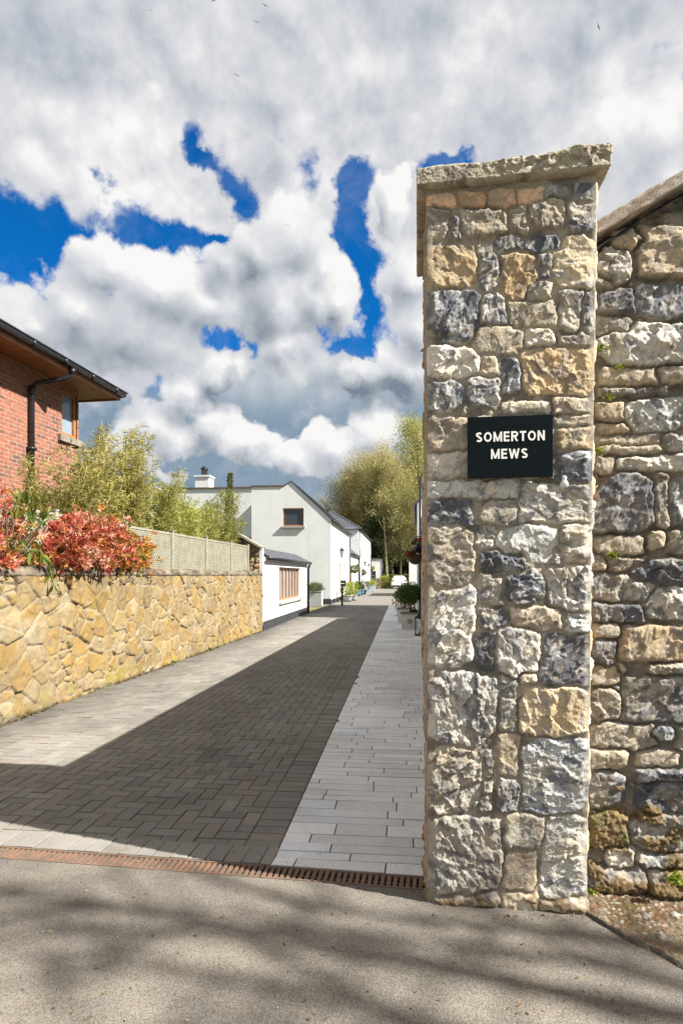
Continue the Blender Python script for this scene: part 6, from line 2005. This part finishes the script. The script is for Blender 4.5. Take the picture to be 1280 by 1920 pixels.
p = on_px(590, 1135.5)
box_planter('long grey box planter with grey green lavender against the white gable', tuple(p), 0.78, 0.62, 0.72, -ST_A, 'grey_planter', rim='grey_planter')
q = box_planter('second grey box planter directly behind the first lavender planter', (p.x + 0.02, p.y + 0.72, 0), 0.70, 0.55, 0.72, -ST_A, 'grey_planter', rim='grey_planter')
ball('lavender_bush', 'spiky grey green lavender in the long grey box planter', 'lavender', (p.x, p.y, 0.70), 0.40, 1500, LAV, (0.13, 0.02), 21, 0.62)
ball('lavender_bush', 'lavender in the second grey planter, behind the front one', 'lavender', (p.x + 0.02, p.y + 0.72, 0.70), 0.36, 900, LAV, (0.13, 0.02), 22, 0.62)

# right side: white planter with emblem, small round tree
p = Vector((2.02, 18.25, 0))
box_planter('white square planter with a round emblem on its front, nearest on the right pavement', tuple(p), 0.50, 0.50, 0.45, -ST_A, 'white_planter', True, taper=0.08)
ball('potted_tree', 'small round headed bay tree on a short double stem in the white emblem planter', 'tree', (p.x + 0.04, p.y + 0.05, 0.44), 0.36, 2600, DKG, (0.075, 0.032), 23, 0.80, None, 0.36)
rng_ = np.random.default_rng(4)
ball('pansy_plant', 'low dark purple flowers at the foot of the small round tree', 'flowers', (p.x + 0.12, p.y - 0.12, 0.44), 0.10, 240, [(0.03, 0.015, 0.06), (0.05, 0.02, 0.09), (0.03, 0.06, 0.02)], (0.05, 0.04), 24, 0.7)
p2 = Vector((2.13, 20.6, 0))
box_planter('second white square planter, just behind the one with the emblem', tuple(p2), 0.50, 0.50, 0.45, -ST_A, 'white_planter', False, taper=0.08)
ball('potted_tree', 'bushy green plant in the second white planter, behind the round tree', 'shrub', (p2.x, p2.y, 0.44), 0.30, 1500, DKG, (0.08, 0.032), 25, 0.9, None, 0.25)
ball('pink_flowers', 'pink flowering plant behind the round tree on the right', 'flowers', (p2.x + 0.35, p2.y + 3.2, 0.0), 0.42, 900, [(0.33, 0.11, 0.13), (0.10, 0.11, 0.04), (0.4, 0.2, 0.2)], (0.08, 0.05), 26, 1.6)

def lantern():
    x, y = 2.075, 16.2
    t = thing('floor_lantern', 'tall black floor lantern with a peaked top and a white candle, behind the pillar edge', 'lantern', (x, y, 0), -ST_A)
    w, h = 0.125, 0.46
    mb = MB()
    mb.box(-w - 0.02, w + 0.02, -w - 0.02, w + 0.02, 0, 0.035)
    for sx in (-1, 1):
        for sy in (-1, 1):
            mb.bar((sx * w, sy * w, 0.035), (sx * w, sy * w, h), 0.022, 0.022)
    mb.box(-w - 0.025, w + 0.025, -w - 0.025, w + 0.025, h, h + 0.03)
    mb.build('frame', M['black'], t)
    mb = MB()
    mb.add([(-w, -w, h + 0.03), (w, -w, h + 0.03), (w, w, h + 0.03), (-w, w, h + 0.03), (-0.04, -0.04, h + 0.15), (0.04, -0.04, h + 0.15), (0.04, 0.04, h + 0.15), (-0.04, 0.04, h + 0.15)],
           [(0, 1, 5, 4), (1, 2, 6, 5), (2, 3, 7, 6), (3, 0, 4, 7), (4, 5, 6, 7)])
    mb.tube([(math.cos(a) * 0.05, 0, h + 0.19 + math.sin(a) * 0.05) for a in [6.283 * i / 12 for i in range(13)]], 0.007, 6)
    mb.build('roof', M['black'], t)
    mb = MB(); mb.lathe([(0.06, 0.036), (0.06, 0.21), (0.05, 0.215), (0.004, 0.213), (0.003, 0.235)], n=16); mb.build('candle', M['white_planter'], t, True)
lantern()

# hanging baskets on the right, held out from the wall by brackets
def basket(label, x, y, z, r, cols, seed):
    t = thing('hanging_basket', label, 'hanging basket', (x, y, z), 0, 'hanging flower baskets')
    mb = MB(); mb.lathe([(0.03, -r * 1.02), (r * 0.55, -r * 0.85), (r * 0.85, -r * 0.45), (r, 0.0), (r * 1.04, 0.012), (r * 1.02, 0.03), (r * 0.9, 0.0)], n=20); mb.build('bowl', M['wicker'], t, True)
    mb = MB()
    for k in range(3):
        a = k * 2.1 + 0.4
        mb.tube([(math.cos(a) * r, math.sin(a) * r, 0.02), (0, 0, r * 2.1)], 0.004, 4)
    mb.tube([(0, 0, r * 2.1), (0.02, 0, r * 2.3), (0.30, -0.02, r * 2.3)], 0.010, 6)
    mb.tube([(0.30, -0.02, r * 1.2), (0.30, -0.02, r * 2.5)], 0.012, 6)
    mb.build('bracket', M['black'], t)
    rng = np.random.default_rng(seed)
    n = 420
    v = unit(rng.normal(size=(n, 3))); P = v * np.array([r * 0.98, r * 0.98, r * 0.42]) + np.array([0, 0, 0.05])
    P[:, 2] = np.maximum(P[:, 2], 0.0)
    leaf_mesh('leaves', P, v + rng.normal(0, 0.5, (n, 3)), 0.07, 0.035, pick(rng, n, DKG), t, rng)
    for c, dx, dz in cols:
        m = 70
        P = np.array([dx, -r * 0.7, dz]) + rng.normal(0, 0.028, (m, 3)) * np.array([1.3, 1, 0.8])
        leaf_mesh('flowers', P, rng.normal(0, 1, (m, 3)), 0.05, 0.045, pick(rng, m, [c, tuple(q * 0.8 for q in c)]), t, rng)
basket('upper wicker hanging basket with a red orange flower, tucked against the pillar edge', 1.955, 15.1, 2.32, 0.20, [((0.65, 0.05, 0.02), 0.0, 0.16), ((0.7, 0.16, 0.02), 0.07, 0.12)], 31)
basket('lower wicker hanging basket with red, purple and white flowers', 1.79, 14.9, 2.06, 0.205, [((0.60, 0.03, 0.05), -0.14, 0.05), ((0.62, 0.58, 0.42), -0.05, 0.20), ((0.62, 0.58, 0.42), -0.11, 0.18), ((0.09, 0.04, 0.28), 0.07, 0.16), ((0.08, 0.03, 0.22), 0.13, 0.12), ((0.4, 0.04, 0.2), -0.07, 0.09)], 32)
t = thing('globe_lamp', 'small frosted white globe lamp between the two hanging baskets', 'lamp', (1.86, 15.6, 2.36))
mb = MB(); mb.lathe([(0.02, -0.10), (0.07, -0.07), (0.095, 0.0), (0.07, 0.07), (0.03, 0.09)], n=16); mb.build('globe', M['white_planter'], t, True)
mb = MB(); mb.lathe([(0.11, -0.125), (0.11, -0.10), (0.02, -0.10)], n=16); mb.tube([(0, 0, 0.09), (0.0, 0, 0.16), (0.10, 0.02, 0.18), (0.18, 0.02, 0.18)], 0.012, 6); mb.build('bracket', M['black'], t, True)

# left side: letter box on a post, pots and shrubs in front of the white houses
p = on_px(641.2, 1134.5)
t = thing('letter_box_post', 'black post with a pair of small grey letter boxes, in front of the gabled house', 'letter box', tuple(p), -ST_A)
mb = MB(); mb.box(-0.05, 0.05, -0.05, 0.05, 0, 1.0); mb.box(-0.09, 0.09, -0.09, 0.09, 0, 0.03); mb.build('post', M['black'], t)
mb = MB(); mb.box(-0.08, 0.20, -0.06, 0.10, 1.0, 1.14, ch=0.01); mb.box(-0.08, 0.20, -0.06, 0.10, 1.16, 1.32, ch=0.01); mb.box(-0.03, 0.17, -0.063, -0.058, 1.08, 1.095); mb.box(-0.03, 0.17, -0.063, -0.058, 1.25, 1.265)
mb.build('box', M['plinth'], t)

def row():
    G = 'pots along the white houses'
    items = [  # px, foot row, radius, pot height, pot material, plant radius, palette, labels
        (651, 1128.5, 0.30, 0.40, 'grey_planter', 0.42, LIME, 'grey round pot under the first lime green ball, beside the letter boxes', 'lime green clipped ball, the first right of the letter boxes', 1.05),
        (661, 1126.5, 0.28, 0.38, 'grey_planter', 0.40, LIME, 'grey round pot under the second lime green ball', 'slightly yellower clipped ball, the second from the letter boxes', 1.15),
        (671, 1117.5, 0.26, 0.46, 'blue_glaze', 0.26, DKG, 'blue glazed pot left of its twin, before the timber door', 'small green plant in the left blue pot', 1.6),
        (677, 1115.5, 0.25, 0.46, 'blue_glaze', 0.24, DKG, 'blue glazed pot right of its twin', 'small green plant in the right blue pot', 1.0),
        (681, 1114.5, 0.26, 0.30, 'plinth', 0.44, [(0.06, 0.05, 0.045), (0.09, 0.07, 0.06), (0.05, 0.05, 0.03)], 'dark pot under the grey brown grass plant', 'grey brown grassy plant standing right of the blue pots', 1.15),
    ]
    for i, (px, py, r, h, pm, pr, pal, l1, l2, fl) in enumerate(items):
        q = on_px(px, py)
        pot(l1, tuple(q), r, h, pm, G)
        ball('potted_shrub', l2, 'shrub', (q.x, q.y, h * 0.86), pr, 700, pal, (0.10, 0.05), 40 + i, fl, 'shrubs along the white houses')
    q = on_px(696, 1109)
    box_planter('pale blue trough with lime green plants, in front of the hipped house', tuple(q), 0.75, 0.5, 0.62, -ST_A, 'paleblue', rim='paleblue')
    ball('trough_plant', 'bright lime plant in the pale blue trough', 'plant', (q.x, q.y, 0.6), 0.42, 600, LIME, (0.12, 0.05), 51, 0.55)
    q = on_px(703, 1104)
    ball('reddish_shrub', 'dull reddish shrub against the far cottage', 'shrub', tuple(q), 0.62, 800, [(0.15, 0.08, 0.06), (0.10, 0.10, 0.04), (0.2, 0.13, 0.1)], (0.14, 0.07), 52, 1.05)
    for k, (px, y, z, pal, lab) in enumerate(((664.5, 46.0, 1.95, [(0.16, 0.17, 0.04), (0.3, 0.28, 0.12), (0.09, 0.12, 0.03)], 'leafy green hanging basket beside the orange timber door'),
                                         (679, 58.5, 1.75, [(0.14, 0.12, 0.05), (0.2, 0.15, 0.1), (0.07, 0.09, 0.03)], 'brownish hanging basket on the hipped house'),
                                         (696, 77.6, 2.35, [(0.42, 0.34, 0.03), (0.3, 0.28, 0.03), (0.1, 0.13, 0.03)], 'yellow flowering basket on the corner of the far cottage'))):
        x = (px - CX) / F * y
        t = thing('hanging_basket', lab, 'hanging basket', (x, y, z), 0, 'hanging flower baskets')
        mb = MB(); mb.lathe([(0.05, -0.24), (0.2, -0.14), (0.27, 0.0), (0.2, 0.0)], n=14); mb.build('bowl', M['wicker'], t, True)
        rng = np.random.default_rng(60 + k); n = 420
        v = unit(rng.normal(size=(n, 3))); P = v * np.array([0.36, 0.36, 0.24]) * (0.7 + 0.4 * rng.random(n))[:, None] + np.array([0, 0, 0.1])
        leaf_mesh('leaves', P, v + rng.normal(0, 0.6, (n, 3)), 0.13, 0.07, pick(rng, n, pal), t, rng)
        mb = MB(); mb.tube([(0, 0, 0.7), (-0.35, 0, 0.7)], 0.014, 5); mb.tube([(0, 0, 0.7), (0, 0, 0.05)], 0.008, 4); mb.build('bracket', M['black'], t)
    # far bed by the gate
    q = on_px(722, 1103.5)
    ball('yellow_shrub', 'yellow green shrub at the foot of the pale mossy trunk', 'shrub', tuple(q), 0.85, 1100, LIME + [(0.3, 0.26, 0.03)], (0.18, 0.09), 53, 0.95)
    q = on_px(731, 1102.0)
    pot('low terracotta trough of blue flowers, left of the parked car', tuple(q), 0.42, 0.42, 'rim_wood')
    ball('blue_flowers', 'blue violet flowers in the trough left of the parked car', 'flowers', (q.x, q.y, 0.36), 0.46, 500, [(0.05, 0.05, 0.20), (0.07, 0.10, 0.05), (0.09, 0.08, 0.26)], (0.12, 0.08), 54, 0.6)
row()

# ---- wooden field gate behind the car
def gate():
    y = 86.0
    x0, x1 = (727 - CX) / F * y, (772 - CX) / F * y
    t = thing('field_gate', 'low mossy wooden field gate with horizontal bars, behind the parked car', 'gate', (x0, y, 0))
    m = mat('mossy_wood', (0.14, 0.14, 0.03), (0.10, 0.075, 0.03), 3, 0.9)
    w = x1 - x0
    for i, x in enumerate((0, w / 2, w)):
        mb = MB(); mb.box(x - 0.09, x + 0.09, -0.09, 0.09, 0, 1.75); mb.build('post', m, t)
    for z in (0.35, 0.75, 1.15, 1.55):
        mb = MB(); mb.box(0.092, w / 2 - 0.092, -0.03, 0.03, z, z + 0.13); mb.box(w / 2 + 0.092, w - 0.092, -0.03, 0.03, z, z + 0.13); mb.build('rail', m, t)
gate()

# ---- parked car seen from behind
def car():
    y = 70.0
    x = (748 - CX) / F * y
    t = thing('parked_car', 'white hatchback car seen from behind, parked at the end of the street', 'car', (x, y, 0), -R(5))
    # cross sections from rear bumper to bonnet: y, half width, sill, belt, roof half width, roof
    S = [(0.00, 0.72, 0.36, 0.72, 0.70, 0.78), (0.05, 0.86, 0.26, 0.90, 0.80, 0.98), (0.16, 0.90, 0.22, 0.98, 0.76, 1.06), (0.40, 0.91, 0.20, 1.00, 0.66, 1.34), (0.75, 0.915, 0.20, 0.99, 0.62, 1.47),
         (1.6, 0.92, 0.20, 0.97, 0.63, 1.52), (2.4, 0.92, 0.20, 0.95, 0.62, 1.49), (3.0, 0.915, 0.20, 0.93, 0.64, 1.20), (3.35, 0.90, 0.20, 0.92, 0.74, 0.97), (4.05, 0.86, 0.22, 0.84, 0.66, 0.88), (4.3, 0.72, 0.30, 0.66, 0.55, 0.70)]
    vs = []; n = 14
    for (yy, w, s, b_, rw, r) in S:
        ring = [(-w * 0.93, s), (-w, s + 0.15), (-w, (s + b_) / 2), (-w * 0.985, b_), (-rw, r - 0.05), (-rw * 0.82, r), (-rw * 0.3, r + 0.015)]
        ring = ring + [(-a, z) for a, z in reversed(ring)]
        vs += [(a, yy, z) for a, z in ring]
    fs = []
    for i in range(len(S) - 1):
        for k in range(n):
            k2 = (k + 1) % n
            fs.append((i * n + k, (i + 1) * n + k, (i + 1) * n + k2, i * n + k2))
    fs.append(tuple(range(n))); fs.append(tuple(range((len(S) - 1) * n + n - 1, (len(S) - 1) * n - 1, -1)))
    mb = MB(); mb.add(vs, fs); bo = mb.build('body', M['paint_white'], t, True)
    sb = bo.modifiers.new('smooth', 'SUBSURF'); sb.levels = sb.render_levels = 2
    mb = MB(); mb.slab([(-0.62, 0.195, 1.06), (0.62, 0.195, 1.06), (0.52, 0.50, 1.36), (-0.52, 0.50, 1.36)], 0.03); mb.build('rear_window', M['glass'], t)
    for sx in (-1, 1):
        mb = MB(); mb.slab([(sx * 0.865, 0.7, 1.03), (sx * 0.87, 2.7, 1.01), (sx * 0.68, 2.3, 1.42), (sx * 0.70, 0.95, 1.41)], 0.03 * sx); mb.build('side_window', M['glass'], t)
        mb = MB(); mb.box(sx * 0.70 - 0.16, sx * 0.70 + 0.16, 0.015, 0.14, 0.86, 1.02, ch=0.02); mb.build('tail_light', M['red_lamp'], t)
        for yy in (0.85, 3.45):
            w = thing('wheel', None, None); w.parent = t; w.location = (sx * 0.80, yy, 0.32)
            def axis(prof, name, mt):
                mb = MB(); mb.lathe(prof, n=24)
                mb.v = [(c * sx, a, b_) for a, b_, c in mb.v]
                o = mb.build(name, M[mt], w, True)
            axis([(0.20, -0.10), (0.32, -0.095), (0.325, 0.0), (0.32, 0.095), (0.20, 0.10)], 'tyre', 'rubber')
            axis([(0.21, 0.06), (0.19, 0.085), (0.05, 0.105), (0.01, 0.11)], 'rim', 'alloy')
    mb = MB(); mb.box(-0.27, 0.27, -0.012, 0.02, 0.70, 0.81, ch=0.004); mb.build('number_plate', M['plate'], t)
    mb = MB(); mb.box(-0.76, 0.76, -0.008, 0.2, 0.27, 0.42, ch=0.03); mb.build('bumper_trim', M['rubber'], t)
    mb = MB(); mb.box(-0.5, 0.5, 0.52, 0.62, 1.42, 1.47, ch=0.015); mb.build('spoiler', M['paint_white'], t)
car()

# ---- birds circling high above the street
def birds():
    m = mat('dark_plumage', (0.05, 0.045, 0.045), (0.03, 0.03, 0.03), 20, 0.8)
    spots = [(497, 10, 60, 0.9, 0.35, 'gliding bird at the top of the sky, highest of the pair left of centre'), (481, 41, 62, 0.8, 0.25, 'gliding bird just below the highest pair member'), (402, 1, 55, 1.0, -0.5, 'bird cut by the top edge of the sky'),
             (444, 141, 66, 0.95, 0.30, 'bird soaring alone above the small blue gap in the clouds'), (539, 423, 70, 0.8, 0.1, 'lowest bird, against the bright cumulus in the middle'), (1121, 50, 52, 0.95, 1.15, 'steeply banked bird high above the stone pillar'), (283, 19, 90, 0.7, 0.2, 'tiny distant bird in the upper left of the sky')]
    for px, py, d, s, roll, lab in spots:
        x, y, z = (px - CX) / F * d, d, EYE + (HY - py) / F * d
        t = thing('bird', lab, 'bird', (x, y, z), 0.25, 'birds in the sky')
        b = bmesh.new()
        # body along y with two swept wings, one skin
        prof = [(-0.30, 0.0, 0.03), (-0.22, 0.0, 0.028), (-0.08, 0.055, 0.045), (0.08, 0.06, 0.05), (0.18, 0.035, 0.04), (0.24, 0.03, 0.03), (0.29, 0.006, 0.008)]
        rings = []
        for yy, w, h in prof:
            w = max(w, 0.045 if yy < -0.25 else 0.02 if yy < 0.2 else 0.006)
            rings.append([b.verts.new((math.cos(a) * w, yy, math.sin(a) * h * (0.25 if yy < -0.25 else 1))) for a in [6.283 * k / 8 for k in range(8)]])
        for r0, r1 in zip(rings, rings[1:]):
            for k in range(8): b.faces.new((r0[k], r0[(k + 1) % 8], r1[(k + 1) % 8], r1[k]))
        b.faces.new(rings[0][::-1]); b.faces.new(rings[-1])
        for sx in (-1, 1):
            pts = [(0.04, 0.12, 0.015), (0.28, 0.20, 0.10), (0.62, 0.05, 0.06), (0.70, -0.06, 0.03), (0.42, -0.02, 0.06), (0.25, -0.02, 0.08), (0.04, -0.10, 0.01)]
            up = [b.verts.new((sx * a, yy, z_ + 0.008)) for a, yy, z_ in pts]; lo = [b.verts.new((sx * a, yy, z_ - 0.008)) for a, yy, z_ in pts]
            b.faces.new(up); b.faces.new(lo[::-1])
            for k in range(len(pts)):
                k2 = (k + 1) % len(pts); b.faces.new((up[k], lo[k], lo[k2], up[k2]))
        me = bpy.data.meshes.new('body'); b.to_mesh(me); b.free(); me.materials.append(m)
        bo = link('body', me, t); bo.rotation_euler = (0.5, roll, 0); bo.scale = (s * 0.62,) * 3
birds()

# ---- small plants rooted in the wall joints, and loose things
def wall_fern(px, py, y, r, lab, seed, n=60):
    x = (px - CX) / F * y; z = EYE + (HY - py) / F * y
    rng = np.random.default_rng(seed)
    t = thing('wall_plant', lab, 'plant', (x, y, z), 0, 'little plants in the wall joints')
    P = rng.normal(0, 0.3, (n, 3)) * r * np.array([1, 0.35, 0.6]) 
    leaf_mesh('leaves', P, np.c_[rng.normal(0, 0.7, n), -0.7 + rng.normal(0, 0.3, n), rng.normal(0.3, 0.6, n)], rng.uniform(0.5, 1.1, n) * r * 0.7, r * 0.22, pick(rng, n, [(0.22, 0.27, 0.04), (0.14, 0.20, 0.03), (0.3, 0.3, 0.06)]), t, rng)
wall_fern(1119, 845, 3.02, 0.045, 'tuft of tiny green leaves in the wall joint right of the name sign', 1)
wall_fern(1139, 747, 3.02, 0.035, 'tuft of tiny green leaves in the wall joint above and right of the name sign', 2)
wall_fern(1147, 1042, 3.00, 0.040, 'tuft of tiny green leaves in the joint half way up the wall', 3)
wall_fern(1126, 655, 3.02, 0.040, 'dark green tuft in the joint beside the upper part of the pillar', 4)
wall_fern(1158, 690, 3.02, 0.028, 'smallest green tuft, below a pale wide stone of the wall', 5)
wall_fern(1262, 1648, 2.90, 0.055, 'leafy weed growing at the foot of the wall on the right', 6, 70)
wall_fern(1108, 1672, 2.96, 0.035, 'little weed where the pillar meets the gravel', 7)

def ornament():
    y = 2.865; x = (1057 - CX) / F * y; z = EYE + (HY - 914) / F * y
    t = thing('glass_ornament', 'small clear glass ornament on a pillar ledge, below the corner of the name sign', 'ornament', (x, y, z))
    m, g, b = new_mat('clear_glass')
    b.inputs['Base Color'].default_value = (0.9, 0.93, 0.92, 1); b.inputs['Roughness'].default_value = 0.12; b.inputs['Transmission Weight'].default_value = 0.6
    mb = MB(); mb.lathe([(0.014, 0), (0.021, 0.006), (0.019, 0.022), (0.012, 0.032), (0.010, 0.036), (0.013, 0.044), (0.008, 0.053), (0.002, 0.056)], n=14); mb.build('body', m, t, True)
ornament()

def litter():
    rng = np.random.default_rng(12)
    n = 260
    px = rng.uniform(0, 1280, n); py = 1590 + 330 * rng.random(n) ** 0.8
    k = rng.random(n) < 0.45
    px = np.where(k, rng.uniform(800, 1110, n), px); py = np.where(k, 1712 + rng.normal(0, 7, n), py)
    yy = EYE * F / (py - HY); P = np.c_[(px - CX) / F * yy, yy, np.full(n, 0.006)]
    ok = ~((P[:, 1] > 2.88) & (P[:, 0] > 0.42) & (P[:, 0] < 1.2)); P = P[ok]; n = len(P)
    o = leaf_mesh('fallen_leaves', P, np.c_[rng.normal(0, 1, (n, 2)), rng.normal(0, 0.1, n)], rng.uniform(0.008, 0.028, n), rng.uniform(0.005, 0.014, n), pick(rng, n, [(0.26, 0.13, 0.04), (0.34, 0.24, 0.08), (0.12, 0.06, 0.03), (0.38, 0.33, 0.22)]), None, rng)
    tag(o, 'scattered dry leaf litter on the asphalt and along the pillar foot', 'leaf litter', kind='stuff')
    # moss and weeds along the foot of the sandstone wall
    n = 1500
    y = rng.uniform(4, 17.3, n); keep = vnoise(y * 1.3, y * 0, 3) > 0.45; y = y[keep]; n = len(y)
    P = np.c_[wallx(y) + 0.02 + np.abs(rng.normal(0, 0.03, n)), y, np.full(n, 0.004)]
    o = leaf_mesh('wall_foot_moss', P, np.c_[rng.normal(0, 1, (n, 2)), np.abs(rng.normal(0.6, 0.5, n))], rng.uniform(0.015, 0.05, n), 0.016, pick(rng, n, [(0.10, 0.09, 0.02), (0.06, 0.05, 0.02), (0.14, 0.08, 0.03)]), None, rng)
    tag(o, 'brown moss and debris along the foot of the sandstone wall', 'moss', kind='stuff')
litter()
